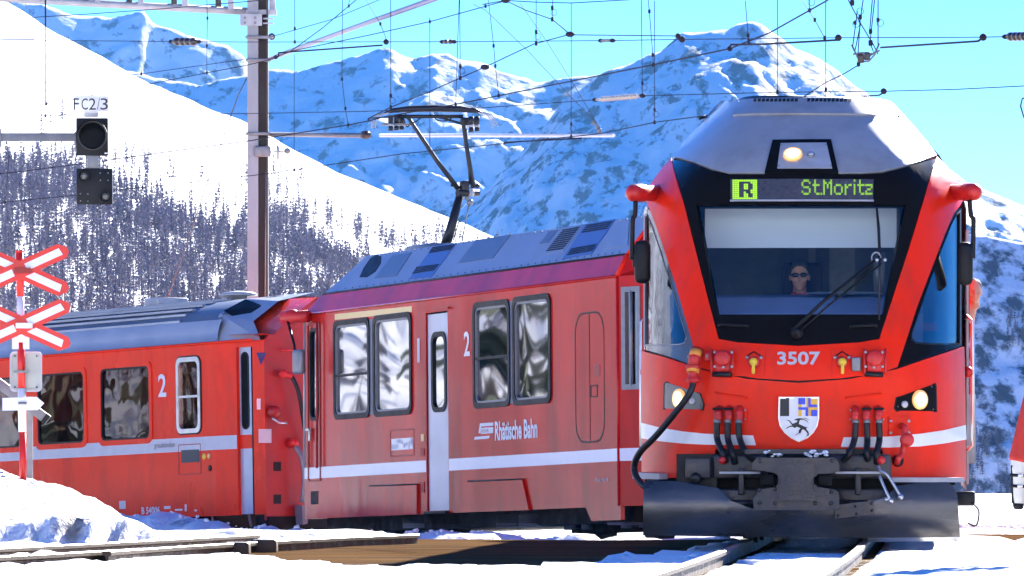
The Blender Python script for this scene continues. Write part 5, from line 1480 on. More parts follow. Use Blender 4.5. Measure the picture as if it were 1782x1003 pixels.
# red arched hood over the end, catching light
V = []; F = []
arch = [UW(446, 582), (0.06, czg + 0.06), (0.25, czg + 0.24), (0.75, zt_ + 0.02), (1.0, zt_ + 0.03)]
for (s, z) in arch: V += [(E1.x - 0.16, E1.y - s, z), (0.15 if s > 0.1 else -0.3, E1.y - s, z + 0.02)]
for k in range(len(arch) - 1): F.append((2 * k, 2 * k + 1, 2 * k + 3, 2 * k + 2))
MB().add(V, F, True).build('end_hood', RED_C, C)
V = [(-1.0, -0.10, czg), (0.1, 0.02, czg), (0.1, -0.16, roof_pt(-0.16) + .02), (-0.55, -0.28, czg + 0.27), (0.1, -0.62, roof_pt(-.62) + .02), (-0.5, -0.72, zt_), (0.1, -1.3, czg + rise + .02), (-0.5, -1.3, czg + rise + .02)]
MB().add(V, [(0, 1, 2, 3), (3, 2, 4, 5), (5, 4, 6, 7)], False).build('roof_end_cap', ROOFC, C)
for t in ((370, 560), (372, 541)): pass
gq = [(-0.05, -0.17), (-0.42, -0.26)]
zz1, zz2 = roof_pt(-0.17), czg + 0.22
MB().add([(0.05, -0.19, roof_pt(-0.19) + .035), (-0.40, -0.24, czg + .235), (-0.36, -0.58, zt_ - .07), (0.05, -0.55, roof_pt(-0.55) + .035)], [(0, 1, 2, 3)]).build('roof_grille', BLACKM, C)
# fittings of the end wall
def ewp(px, py, o=0.0): s, z = UW(px, py); return ew_surf(s, z)[0] + NX * o
tri = [UW(446, 614), UW(463, 614), UW(454, 636)]
panel('blue_triangle', tri, NAVY, ew, ew_surf, 0.006, 0.006, 0, flat=True)
panel('white_tag', [UW(447, 694), UW(453, 694), UW(453, 713), UW(447, 713)], ENAMEL, ew, ew_surf, 0.006, 0.006, 0, flat=True)
panel('grey_band', [UW(450, 747), UW(472, 747), UW(472, 771), UW(450, 771)], SILVER, ew, ew_surf, 0.005, 0.005, 0, flat=True)
for py in (812, 869):
    panel('step_hole', [UW(476, py - 8), UW(489, py - 8), UW(489, py + 8), UW(476, py + 8)], BLACKM, ew, ew_surf, 0.004, 0.005, 0, flat=True)
MB().tube([ewp(483, 610, .08), ewp(508, 610, .08)], 0.015, 6).build('end_handrail', REDCAST, ew)
MB().ball(ewp(487, 651, .08), 0.07, 12, 8, (1, 1, 0.8)).tube([ewp(487, 651, .1), ewp(498, 656, .14)], 0.04, 8).build('heating_coupling', REDCAST, ew)
MB().tube(spline([ewp(498, 656, .14), ewp(505, 682, .2), ewp(512, 720, .2), ewp(527, 775, .1)], 5), 0.03, 8).build('heating_cable', RUBBER, ew)
MB().lathe(ewp(473, 718, .0), NX, [(0, .09), (.1, .085), (.14, .04)], 12).build('tail_lamp', DARKRED, ew)
MB().tube([ewp(467, 728, .1), ewp(476, 737, .14), ewp(489, 737, .14)], 0.018, 6).build('coupling_handle', STEEL, ew)
MB().lathe(ewp(505, 772, .0), NX, [(0, .07), (.12, .06), (.16, .03)], 12).build('air_coupling', REDCAST, ew)
MB().tube(spline([ewp(506, 778, .12), ewp(511, 800, .22), ewp(513, 840, .24), ewp(512, 875, .2)], 5), 0.04, 8).build('air_hose', GALV, ew)
MB().prism([UW(511, 880), UW(523, 880), UW(521, 912), UW(513, 914)], lambda a, b: ew_surf(a, b)[0] + NX * .02, lambda a, b: ew_surf(a, b)[0] + NX * .2).build('hose_boot', UBOX, ew)
# interior and underframe
MB().box((LC / 2, -1.3, czb + 0.35), (LC - 0.4, 2.2, 0.05)).build('floor', DARKIN, C)
MB().box((LC / 2, -WC + 0.05, (czb + czg) / 2), (LC - 0.3, 0.05, czg - czb)).build('far_side_wall', RED_C, C)
for u in np.arange(0.9, LC - 0.5, 0.95):
    MB().box((u, -0.62, czb + 0.95), (0.14, 0.95, 0.95), bev=0.06).build('seat_back', SEAT, C)
MB().box((LC / 2, -1.3, czb - 0.08), (LC - 1.0, 2.0, 0.30)).build('underframe', UNDER, C)
for uc in (1.8, LC - 2.4):
    bgc = MB().box((uc, -0.6, czb - 0.25), (2.3, 0.14, 0.20), bev=0.03).build('bogie_frame', UNDER, C)
    for du in (-0.9, 0.9):
        MB().lathe((uc + du, -0.75, czb - 0.26), (0, -1, 0), [(0, .36), (.1, .36), (.11, .39), (.13, .39)], 22).build('wheel', IRON, bgc)
        MB().box((uc + du, -0.5, czb - 0.26), (.2, .16, .2), bev=.03).build('axle_box', UBOX, bgc)
for px in (368, 433, 464):
    q = SCo.U(px, 905, -0.2); MB().tube([(q[0], -0.2, q[1] + 0.1), (q[0] - .02, -0.22, q[1] - 0.1)], 0.02, 6).build('brake_pipe', UBOX, C)
MB().box((-0.9, -1.1, czb - .14), (0.3, 1.9, 0.22)).build('buffer_beam', UNDER, C)

# ------------------------------------------------------------------ rails
RAILM = mat('rusty_rail', (0.06, 0.038, 0.025), 0.55, metal=0.4, var=0.3, vscale=8)
RAILTOP = mat('worn_rail_head', (0.20, 0.17, 0.14), 0.45, metal=0.5, var=0.15)
SLEEP = mat('tarred_sleeper', (0.045, 0.035, 0.028), 0.8, var=0.3, vscale=5, bump=0.3)
def rail(name, pts, par, top=0.0, h=0.15):
    """flat-bottomed rail swept along ground points"""
    prof = [(-0.06, -h), (0.06, -h), (0.06, -h + 0.015), (0.012, -h + 0.03), (0.012, -0.04), (0.034, -0.03), (0.034, -0.004), (-0.034, -0.004), (-0.034, -0.03), (-0.012, -0.04), (-0.012, -h + 0.03), (-0.06, -h + 0.015)]
    V, F = [], []
    n = len(prof)
    for i, p in enumerate(pts):
        a = pts[max(0, i - 1)]; b = pts[min(len(pts) - 1, i + 1)]
        t = (b - a); t.z = 0; t.normalize(); s = Vector((t.y, -t.x, 0))
        for (u, z) in prof: V.append(p + s * u + Vector((0, 0, z + top)))
    for i in range(len(pts) - 1):
        for k in range(n): F.append((i * n + k, i * n + (k + 1) % n, (i + 1) * n + (k + 1) % n, (i + 1) * n + k))
    F.append(tuple(range(n))); F.append(tuple((len(pts) - 1) * n + k for k in range(n))[::-1])
    r = MB().add(V, F).build(name, RAILM, par)
    V, F = [], []
    for i, p in enumerate(pts):
        a = pts[max(0, i - 1)]; b = pts[min(len(pts) - 1, i + 1)]
        t = (b - a); t.z = 0; t.normalize(); s = Vector((t.y, -t.x, 0))
        V += [p + s * -0.033 + Vector((0, 0, top - .003)), p + s * 0.033 + Vector((0, 0, top - .003)), p + s * 0.024 + Vector((0, 0, top + .004)), p + s * -0.024 + Vector((0, 0, top + .004))]
    for i in range(len(pts) - 1):
        for k in range(4): F.append((i * 4 + k, i * 4 + (k + 1) % 4, (i + 1) * 4 + (k + 1) % 4, (i + 1) * 4 + k))
    MB().add(V, F).build('rail_head', RAILTOP, r)
    return r
tr = empty('railway_track', (track_x(48), 48, 0)); tag(tr, 'snowy railway track running under the front of the leading railcar', 'track')
off = Vector((track_x(48), 48, 0))
ys_ = list(np.linspace(30, 78, 33))
for s in (-0.5, 0.5):
    rail('rail', [Vector((track_x(y) + s, y, 0.0)) - off for y in ys_], tr)
for k in range(44):
    y = 36 + k * 0.7; a = math.atan2(track_x(y + .5) - track_x(y - .5), 1.0)
    MB().box(Vector((track_x(y), y, -0.195)) - off, (1.8, 0.22, 0.10), Matrix.Rotation(-a, 3, 'Z'), bev=0.015).build('sleeper', SLEEP, tr)
    for s in (-0.5, 0.5):
        if 42 < y < 56: MB().box(Vector((track_x(y) + s, y, -0.125)) - off, (0.26, 0.10, 0.035), bev=0.008).build('rail_clip', RAILM, tr)
td_ = empty('siding_track', (-3.4, 52, -0.03)); tag(td_, 'curving siding rails half buried in snow at lower left', 'track')
o2 = Vector((-3.4, 52, -0.03))
for (a0, b0, a1, b1) in SIDING:
    pts = []
    for k in range(13):
        t = k / 12.0; x = a0 + (a1 - a0) * t; y = b0 + (b1 - b0) * t
        pts.append(Vector((x + 0.10 * math.sin(t * 3.1), y, -0.02)) - o2)
    rail('rail', pts, td_)
pts = [Vector((x, y, -0.02)) - o2 for x, y in ((-3.1, 52.2), (-2.7, 55.2), (-2.2, 58.4), (-1.55, 61.6), (-0.9, 64.2))]
rail('switch_rail', pts, td_)
for k in range(20):
    y = 48 + k * 0.75; x = -3.75 + (y - 50.2) / 5.71 - 0.15
    MB().box(Vector((x, y, -0.20)) - o2, (1.9, 0.22, 0.06), Matrix.Rotation(-0.17, 3, 'Z'), bev=0.01).build('sleeper', SLEEP, td_)
for (px, py, d_) in ((460, 951, 58.5), (412, 956, 57.5)):
    w = P(px, py, d_) - o2; MB().box(w, (0.22, 0.5, 0.12), bev=0.02).build('switch_box', RAILM, td_)

# ------------------------------------------------------------------ level-crossing sign post
SD = 69.5
def S(px, py, dy=0.0): return P(px, py, SD + dy)
gs = S(40, 835); gs.z = snow_z(gs.x, SD) - 0.1
sg = empty('crossing_sign', gs); tag(sg, 'red and white post with two stacked railway crossing crosses in snowbank', 'sign')
def SL(px, py, dy=0.0): return S(px, py, dy) - gs
bands = [(438, 516, SIGNR, 0.040), (516, 596, SIGNW, 0.038), (596, 676, SIGNR, 0.038), (676, 752, SIGNW, 0.042), (752, 858, SIGNR, 0.036)]
for k, (a, b, m_, r_) in enumerate(bands):
    MB().cyl(SL(34 + (a - 438) * 0.016, a), SL(34 + (b - 438) * 0.016, b), r_, 14).build('post', m_, sg)
MB().cyl(SL(33.8, 436), SL(34, 440), 0.042, 14).build('post_cap', SIGNR, sg)
def slab(name, poly, m_, par, y0, y1):
    return MB().prism(poly, lambda a, b: SL(a, b, y0), lambda a, b: SL(a, b, y1)).build(name, m_, par)
for (cx_, cy_, w_) in ((34, 470, 1.0), (37, 566, 1.0)):
    for sx_ in (-1, 1):
        for sy_ in (-1, 1):
            L, H = 80, 36
            dx, dy = sx_ * L, sy_ * H
            ln = math.hypot(L, H); tx, ty = dx / ln, dy / ln; nx_, ny_ = -ty, tx
            hw = 14.5
            base = 6
            p = lambda t, n: (cx_ + tx * t + nx_ * n, cy_ + ty * t + ny_ * n)
            dyy = -0.05 if sx_ * sy_ > 0 else -0.064
            arm = slab('cross_arm', [p(0, -hw), p(ln - 10, -hw), p(ln + 4, -2), p(ln + 4, 6), p(ln - 4, hw), p(0, hw)] if sy_ * sx_ < 0 else [p(0, -hw), p(ln - 4, -hw), p(ln + 4, -6), p(ln + 4, 2), p(ln - 10, hw), p(0, hw)], SIGNR, sg, dyy, dyy + 0.012)
            slab('white_inlay', [p(12, -6.5), p(ln - 10, -6.5), p(ln - 8, 6.5), p(12, 6.5)], SIGNW, arm, dyy - 0.004, dyy - 0.0005)
    MB().box(SL(cx_ + 5, cy_ + 1, -0.08), (0.17, 0.03, 0.055)).build('cross_clamp', DARKRED if cy_ < 500 else SIGNW, sg)
MB().prism([(21, 586), (51, 586), (51, 608), (21, 608)], lambda a, b: SL(a, b, -0.03), lambda a, b: SL(a, b, -0.02)).build('white_plate', SIGNW, sg)
bkp = rrect(17, 73, 612, 682, 8)
bk = MB().prism(bkp, lambda a, b: SL(a, b, 0.05), lambda a, b: SL(a, b, 0.065)).build('back_of_sign', SIGNB, sg)
V0 = rrect(17, 73, 612, 682, 8); V1 = rrect(21, 69, 616, 678, 6)
ring('sign_rim', V0, V1, GALVL, bk, lambda a, b: (SL(a, b, 0.045), Vector((0, -1, 0))), 0.008, 0.02)
for px, py in ((26, 620), (64, 620), (26, 674), (64, 674)): MB().cyl(SL(px, py, 0.035), SL(px, py, 0.06), 0.010, 8).build('screw', POLE_D, bk)
MB().box(SL(37, 647, -0.035), (0.15, 0.03, 0.025)).build('sign_clamp', GALV, bk)
ar = MB().prism([(4, 693), (64, 691), (77, 702), (66, 714), (4, 715)], lambda a, b: SL(a, b, -0.06), lambda a, b: SL(a, b, -0.045)).build('arrow_plate', SIGNW, sg)
MB().cyl(SL(32, 702, -0.07), SL(46, 702, -0.07), 0.012, 8).build('plate_clamp', GALV, ar)
# grey barrier drive housing and post behind the sign
bp_ = S(52, 800, 1.2); bp_.z = snow_z(bp_.x, bp_.y) - 0.1
bt_ = empty('barrier_stand', bp_); tag(bt_, 'grey post with slanted square tube behind the crossing sign', 'barrier post')
Bx = lambda px, py: P(px, py, SD + 1.2) - bp_
MB().box((Bx(52, 690) + Bx(52, 845)) / 2, (0.06, 0.06, (Bx(52, 690) - Bx(52, 845)).length)).build('post', GALV, bt_)
a, b = Bx(-25, 650), Bx(80, 729)
dr_ = (b - a).normalized(); an = math.atan2(dr_.z, dr_.x)
MB().box((a + b) / 2, ((b - a).length, 0.10, 0.10), Matrix.Rotation(-an, 3, 'Y'), bev=0.006).build('slanted_tube', UBOX, bt_)
MB().box(b, (0.05, 0.104, 0.104), Matrix.Rotation(-an, 3, 'Y')).build('tube_cap', BLACKM, bt_)

# ------------------------------------------------------------------ railway signal on its arm
GD = 85.0
def G(px, py, dy=0.0): return P(px, py, GD + dy)
g0 = G(160, 360)
sgl = empty('railway_signal', g0); tag(sgl, 'black railway signal with two boxes under plate FC2/3', 'signal')
GL = lambda px, py, dy=0.0: G(px, py, dy) - g0
def gbox(name, x0, y0, x1, y1, m_, par, dy0, dy1, bev=0.006):
    c = (GL(x0, y0, dy0) + GL(x1, y1, dy1)) / 2; w = abs(x1 - x0) * GD / FPX; h = abs(y1 - y0) * GD / FPX
    return MB().box(c, (w, abs(dy1 - dy0), h), bev=bev).build(name, m_, par)
pl_ = gbox('name_plate', 127.5, 167, 189, 195, SIGNW, sgl, -0.02, -0.005)
def sg_surf(u, z): return Vector((u, GL(0, 0, -0.02).y, z)), Vector((0, -1, 0))
for ch_, x0, x1 in (('F', 128, 137.5), ('C', 142, 153), ('2', 155, 167), ('/', 169, 174), ('3', 175, 188)):
    lettering('plate_letter', ch_, INK, pl_, sg_surf, GL(x0, 0).x, GL(x1, 0).x, GL(0, 191.5).z, GL(0, 171.5).z, 0.003, bold=0.0 if ch_ != '/' else -0.01)
gbox('plate_bracket', 146, 195, 171, 204, GALVL, sgl, 0.0, 0.05)
ub = gbox('upper_signal_box', 133, 206, 188, 271, BLACKM, sgl, 0.0, 0.16)
c = GL(161, 236, 0.0)
MB().lathe(c, (0, -1, 0), [(0, 0.185), (0.03, 0.185), (0.03, 0.172), (0.005, 0.172)], 28).build('lens_ring', mat('dark_ring', (0.04, 0.04, 0.04), 0.4), ub)
MB().lathe(c, (0, -1, 0), [(0, 0.17), (0.012, 0.15), (0.02, 0.05)], 28).build('lens', BLACK, ub)
vs, fs = [], []
for k in range(17):
    a_ = R(10 + 160 * k / 16)
    for dep in (0.0, -0.16): vs.append(c + Vector((0.19 * math.cos(a_), dep, 0.19 * math.sin(a_))))
for k in range(16): fs.append((2 * k, 2 * k + 1, 2 * k + 3, 2 * k + 2))
MB().add(vs, fs, True).build('lens_hood', BLACKM, ub)
gbox('white_tab', 182, 266, 188, 268, SIGNW, ub, -0.004, 0.0, 0)
gbox('box_coupling', 149, 271, 175, 294, GALV, sgl, 0.03, 0.10)
for py in (278, 285, 291):
    for px in (152, 172): MB().cyl(GL(px, py, 0.02), GL(px, py, 0.04), 0.009, 8).build('bolt', GALVL, sgl)
lb_ = gbox('lower_signal_box', 134, 294, 196, 356, BLACKM, sgl, 0.0, 0.16)
for px, py in ((146.5, 307), (184, 342.5)):
    lc = GL(px, py, 0.0)
    lo_ = MB().lathe(lc, (0, -1, 0), [(0, 0.072), (0.05, 0.072), (0.05, 0.062), (0.015, 0.060)], 18).build('lamp_hood', BLACKM, lb_)
    MB().lathe(lc, (0, -1, 0), [(0, 0.06), (0.02, 0.05), (0.03, 0.02)], 16).build('lamp_lens', mat('smoky_lens', (0.10, 0.10, 0.09), 0.15, coat=0.6), lo_)
for px, py in ((174.5, 301.5), (188, 301.5), (174.5, 314), (188, 314), (140, 337.5), (153, 337.5), (140, 350), (153, 350)):
    MB().ball(GL(px, py, -0.002), 0.008, 6, 4).build('bolt', GALVL, lb_)
gbox('signal_arm', -330, 232, 133, 246, UBOX, sgl, 0.05, 0.15)
gbox('arm_joint', -3, 224, 2.5, 256, GALV, sgl, 0.03, 0.17)

# ------------------------------------------------------------------ catenary mast with its cross-beam
MD = 100.0
def Mm(px, py, dy=0.0): return P(px, py, MD + dy)
m0 = Mm(449, 930); m0.z = earth_z(m0.x, MD) - 0.1
ms_ = empty('catenary_mast', m0); tag(ms_, 'tall steel catenary mast with lattice cross-beam reaching left', 'mast')
ML = lambda px, py, dy=0.0: Mm(px, py, dy) - m0
ztop = ML(449, -60).z
fx0, fx1 = ML(431, 0).x, ML(467, 0).x
# H section, lit left flange coloured paler, shade of the right-hand recess put into dark steel
MB().box(((ML(431, 0).x + ML(450, 0).x) / 2, 0, ztop / 2), (ML(450, 0).x - ML(431, 0).x, 0.30, ztop)).build('lit_flange', MASTG, ms_)
MB().box(((ML(450, 0).x + ML(465, 0).x) / 2, 0.02, ztop / 2), (ML(465, 0).x - ML(450, 0).x, 0.05, ztop)).build('web', POLE_D, ms_)
MB().box((ML(465.5, 0).x, 0, ztop / 2), (0.025, 0.26, ztop)).build('shaded_flange', POLE_D, ms_)
MB().tube([ML(463, 300, -0.12), ML(461.5, 520, -0.12)], 0.012, 6).build('earth_cable', GALV, ms_)
for py, ex in ((65, 0), (105, 0), (233, 0)):
    cl_ = MB().box(ML(449, py, -0.17), (0.36, 0.03, 0.045), bev=0.005).build('mast_clamp', GALV, ms_)
gp = MB().box(ML(437, 35, -0.18), (0.32, 0.03, 0.17)).build('gusset_plate', GALVL, ms_)
for px, py in ((426, 31), (444, 31), (426, 40), (444, 40)): MB().cyl(ML(px, py, -0.23), ML(px, py, -0.19), 0.02, 8).build('bolt', GALV, gp)
MB().box(ML(467, 33, -0.1), (0.15, 0.10, 0.02)).box(ML(467, 41, -0.1), (0.15, 0.10, 0.02)).build('end_cleat', GALVL, ms_)
rl = MB().lathe(ML(473, 64, -0.1), (0, -1, 0), [(-0.03, 0.05), (0.03, 0.05)], 16).build('guide_roller', POLE_D, ms_)
MB().lathe(ML(473, 64, -0.13), (0, -1, 0), [(0, 0.03), (0.012, 0.03)], 12).build('roller_hub', GALVL, rl)
MB().tube([ML(427, 65, -0.17), ML(470, 65, -0.14)], 0.014, 6).build('roller_arm', GALV, rl)
tw = MB().box(ML(457, 264, -0.16), (0.24, 0.12, 0.16), bev=0.02).build('tension_clamp', GALV, ms_)
MB().lathe(ML(484, 266, -0.1), (1, 0, 0), [(-0.02, 0.11), (0.02, 0.11)], 14).build('pulley', GALVL, tw)
MB().lathe(ML(500, 263, -0.1), (0, -1, 0), [(-0.03, 0.045), (0.03, 0.045)], 14).build('pulley', GALV, tw)
MB().tube([ML(470, 265, -0.1), ML(500, 263, -0.1)], 0.012, 6).build('pulley_rod', GALV, tw)
# lattice cross-beam: bottom chord with uprights, going off the top of the picture
cb = MB().tube([ML(-420, -30), ML(20, -2), ML(200, 8), ML(431, 20)], 0.055, 4).build('cross_beam', GALVL, ms_)
MB().box(ML(455, 22), (0.45, 0.20, 0.07)).build('beam_end', GALVL, ms_)
for k, px in enumerate((60, 150, 170, 225, 245, 303, 322, 380, 402, 474)):
    yb_ = 8 + (px - 200) * 0.052 if px < 431 else 22
    dark = px in (225, 303, 380, 150, 60)
    MB().box((ML(px, yb_) + ML(px, yb_ - 80)) / 2, (0.085, 0.03 if dark else 0.09, (ML(px, yb_ - 80) - ML(px, yb_)).length)).build('lattice_bar', POLE_D if dark else GALVL, cb)
MB().tube([ML(-420, -110), ML(200, -72), ML(474, -58)], 0.055, 4).build('top_chord', GALVL, cb)
# tubular cantilevers
cv = MB().tube([ML(470, 103, -0.1), ML(498, 92, -2), ML(620, 47, -10), ML(790, -14, -22)], 0.034, 8).build('cantilever_tube', mat('violet_grey_tube', (0.32, 0.30, 0.42), 0.4, metal=0.3), ms_)
b2_ = MB().tube([ML(470, 234, -0.1), ML(630, 236, -4)], 0.034, 8).build('bracket_tube', GALV, ms_)
MB().lathe(ML(632, 235, -4), (ML(668, 236, -5) - ML(632, 235, -4)), [(0, .03), (.05, .03), (.06, .06), (.08, .06), (.09, .035), (.12, .035), (.13, .06), (.15, .06), (.16, .035), (.2, .06), (.22, .03), (.3, .03)], 12).build('insulator', PORC, b2_)
MB().tube([ML(662, 236, -5), ML(1068, 236, -14)], 0.024, 8).build('pale_tube', WIREL, b2_)

# ------------------------------------------------------------------ overhead wires: each run is a thing, its droppers and insulators are parts
def depth_line(px, left, right): return left + (right - left) * (px / 1782.0)
class Run:
    def __init__(self, name, label, pts, left=96.0, right=62.0, r=0.0062, m=None, cat='wire', group='overhead wires'):
        self.l, self.r_ = left, right
        self.pts = [P(px, py, depth_line(px, left, right)) for px, py in pts]
        self.px = pts
        self.o = self.pts[0].copy()
        self.root = empty(name, self.o); tag(self.root, label, cat, group)
        MB().tube([p - self.o for p in self.pts], r, 6).build('wire', m or WIRE, self.root)
    def at(self, px, py): return P(px, py, depth_line(px, self.l, self.r_)) - self.o
    def y(self, px):
        for (a, ya), (b, yb) in zip(self.px, self.px[1:]):
            if a <= px <= b: return ya + (yb - ya) * (px - a) / (b - a)
        return self.px[-1][1]
    def drop(self, x0, y0, x1=None, clamp=True, loop=False, r=0.0042, mid=None):
        """dropper wire from (x0, y0) down to this run at x1"""
        x1 = x0 if x1 is None else x1
        y1 = self.y(x1)
        pts = [self.at(x0, y0)] + ([self.at(*q) for q in mid] if mid else []) + [self.at(x1, y1)]
        d = MB().tube(pts, r, 5).build('dropper', WIRE, self.root)
        for q in ((mid or []) + [(x1, y1)]):
            MB().box(self.at(*q), (0.028, 0.028, 0.045), bev=0.008).build('dropper_clamp', WIRE, d)
        if loop:
            c = self.at(x1 + 3, y1 - 14); 
            MB().tube([c + Vector((0.034 * math.cos(a), 0, 0.034 * math.sin(a))) for a in np.linspace(0, 2 * math.pi, 13)], 0.0028, 4).build('wire_loop', WIRE, d)
            MB().box(self.at(x1, y1 - 22), (0.026, 0.026, 0.04), bev=0.006).build('dropper_clamp', WIRE, d)
    def insul(self, xa, xb, n, m_=PORC, r0=0.018, r1=0.045):
        a = self.at(xa, self.y(xa)); b = self.at(xb, self.y(xb)); L = (b - a).length
        prof = [(0, 0.012)]
        for k in range(n):
            s = L * (0.12 + 0.76 * k / n); e = L * 0.76 / n
            prof += [(s, r0), (s + e * 0.35, r0), (s + e * 0.4, r1), (s + e * 0.75, r1 * 0.85), (s + e * 0.8, r0)]
        prof += [(L, 0.012)]
        i = MB().lathe(a, b - a, prof, 10).build('insulator', m_, self.root)
        for q in (a, b): MB().ball(q, 0.024, 8, 6, (1.5, 1, 1)).build('end_fitting', WIRE, i)
    def knob(self, px, r=0.035, dy=0.0):
        MB().ball(self.at(px, self.y(px) + dy), r, 10, 7, (1, 1, 1)).build('end_knob', WIRE, self.root)
    def arm(self, pts, r=0.012, m_=None):
        MB().tube([self.at(*q) for q in pts], r, 6).build('steady_arm', m_ or WIRE, self.root)

w = Run('contact_wire', 'lowest contact wire passing below the pantograph head to the railcar roof', [(-60, 360), (0, 353), (130, 340), (250, 326), (430, 307), (520, 295), (700, 268), (877, 250), (1045, 233), (1140, 213), (1240, 200)], 100, 66)
w.drop(248, 314, clamp=True); w.drop(994, 5, loop=True); w.drop(1139, 2, loop=True); w.drop(512, 95); w.drop(748, 38)
w.arm([(877, 252), (878, 248), (1012, 241)], 0.009); w.drop(22, 200, 9)
w = Run('contact_wire', 'contact wire running from left edge over the pantograph to the upper right', [(-60, 312), (0, 303), (130, 287), (280, 266), (430, 246), (605, 218), (640, 211), (668, 204), (792, 182), (867, 167), (1136, 113), (1270, 85), (1340, 57), (1438, 2), (1470, -20)], 100, 58, r=0.0078)
w.drop(596, 0, 606, mid=[(595, 138), (601, 189)]); w.drop(850, 0, 868, mid=[(859, 80), (862, 115)]); w.drop(1128, 0, 1137, mid=[(1130, 20), (1136, 96)]); w.drop(799, 0, 793)
w.drop(1297, 2, 1303, mid=[(1302, 62)]); w.drop(1409, -5, loop=True)
w.arm([(1270, 84), (1272, 78), (1332, 77), (1456, 70)], 0.011); w.arm([(640, 211), (643, 206), (690, 203)], 0.008)
w.knob(1270, 0.028)
w = Run('messenger_wire', 'messenger wire climbing behind the signal plate to the mast', [(-60, 211), (0, 196), (126, 173), (263, 146), (360, 127), (429, 114), (470, 104), (508, 88), (560, 50), (620, 0), (650, -25)], 100, 80)
w.drop(80, 0); w.drop(78, 0, 81); w.drop(360, 0, mid=[(361, 32), (360, 80)]); w.drop(609, -10, 607)
w.arm([(484, 100), (485, 92), (511, 90), (665, 79)], 0.012); w.knob(480, 0.03)
w = Run('messenger_wire', 'thin wire above the climbing messenger wire left of mast', [(-60, 157), (0, 151), (80, 143), (246, 129), (429, 103)], 100, 80, r=0.005)
w.drop(246, 120); w.drop(513, 20, 428) if False else None
w = Run('span_wire', 'level span wire crossing the whole sky with dark insulators', [(-60, 70), (0, 70), (300, 72.5), (430, 73.5), (785, 73), (1055, 71), (1180, 69), (1460, 66), (1710, 65), (1860, 62)], 96, 64, r=0.0052)
w.insul(298, 346, 4, r0=0.03, r1=0.055); w.insul(770, 790, 2, r1=0.03); w.insul(1046, 1066, 2, m_=GALV, r1=0.02); w.insul(1750, 1800, 5, r1=0.045)
for k in (672, 1187, 1459, 1711): w.knob(k, 0.036)
w.drop(637, 0, 674, mid=[(662, 42)]); w.drop(1392, -5, 1435, mid=[(1418, 35)]); w.drop(513, -5, mid=[(513, 50)])
w.arm([(1456, 70), (1460, 66)], 0.01); w.arm([(1533, 83), (1702, 72), (1710, 66)], 0.011); w.arm([(0, 69), (60, 69)], 0.011, WIREL)
w = Run('span_wire', 'lower level span wire with ribbed brown insulator right of pantograph', [(-60, 206), (0, 205), (125, 200), (430, 198), (640, 194), (690, 192), (840, 188), (1035, 174), (1118, 167), (1350, 161), (1540, 159), (1660, 156), (1860, 146)], 96, 64, r=0.0052)
w.insul(1036, 1118, 10, m_=PORCL, r0=0.016, r1=0.032); w.knob(1538, 0.032); w.arm([(1350, 176), (1445, 172), (1530, 166), (1538, 161)], 0.008)
w.drop(1116, 0, 1118, loop=True); w.drop(1353, 0); w.drop(79, 0, 79)
w = Run('upper_wire', 'short wire crossing the upper left corner below the cross-beam', [(-60, 39), (0, 34), (150, 25), (290, 15), (430, 3), (520, -6)], 98, 80)
w = Run('upper_wire', 'wire from mast rising to the top centre joint', [(470, 103), (508, 89), (640, 62), (748, 38), (875, 3), (890, -2)], 98, 74)
w.drop(748, 30); w.drop(845, 10, 845)
w = Run('upper_wire', 'pale thin wire from guide roller up to the top edge', [(473, 64), (578, 34), (660, 0), (690, -12)], 98, 80, r=0.005)
w = Run('upper_wire', 'slack wire dipping between the joints along the top edge', [(840, 8), (880, 1), (930, 4), (994, 5.5), (1093, 0), (1130, -3)], 80, 66, r=0.0055)
w = Run('catenary_loop', 'broken wire path zigzagging from the top joint to the pantograph', [(880, 1), (915, 18), (961, 34), (978, 48), (992, 60), (929, 77), (880, 100), (844, 117), (801, 136), (740, 163), (680, 187), (640, 207)], 86, 66, r=0.006)
for px, py in ((992, 60), (844, 117), (880, 1)): MB().ball(w.at(px, py), 0.032, 8, 6, (1.6, 1, 1)).build('wire_joint', WIRE, w.root)
for x0, y0, x1, y1 in ((933, 0, 933, 76), (962, 0, 961, 34), (800, 0, 801, 136), (680, 0, 680, 187)):
    d = MB().tube([w.at(x0, y0), w.at(x1, y1)], 0.0042, 5).build('dropper', WIRE, w.root)
    c = w.at(x1 + 3, y1 - 12); MB().tube([c + Vector((0.034 * math.cos(a), 0, 0.034 * math.sin(a))) for a in np.linspace(0, 2 * math.pi, 13)], 0.0028, 4).build('wire_loop', WIRE, d)
    for dy in (0, -20): MB().box(w.at(x1, y1 + dy), (0.03, 0.03, 0.05), bev=0.008).build('dropper_clamp', WIRE, d)
w = Run('upper_wire', 'straight wire from the centre joint to the knob left of the peak', [(992, 61), (1000, 61), (1100, 62), (1178, 63)], 84, 64, r=0.0058)
w.knob(1180, 0.03)
w = Run('cross_stay', 'long thin stay slanting down to the pale bracket tube', [(824, 8), (845, 18), (920, 90), (990, 165), (1038, 214), (1042, 230)], 84, 70, r=0.0036)
MB().tube([w.at(905, 6), w.at(950, 70), w.at(1000, 150), w.at(1038, 214)], 0.0036, 5).build('second_stay', WIRE, w.root)
for q in ((1034, 214), (1040, 222), (1043, 228)): MB().box(w.at(*q), (0.05, 0.05, 0.05), bev=0.012).build('stay_clamp', GALV, w.root)
w = Run('guy_wire', 'slack guy wire slanting from the mast down to the coach roof', [(430, 135), (415, 165), (370, 290), (325, 425), (285, 537)], 100, 100, r=0.009, m=mat('rusty_guy', (0.16, 0.12, 0.11), 0.5))
w = Run('lower_wire', 'wire leaving the hanging yoke towards the railcar roof', [(1495, 113), (1470, 128), (1435, 145), (1400, 168), (1370, 178)], 80, 62, r=0.0055)
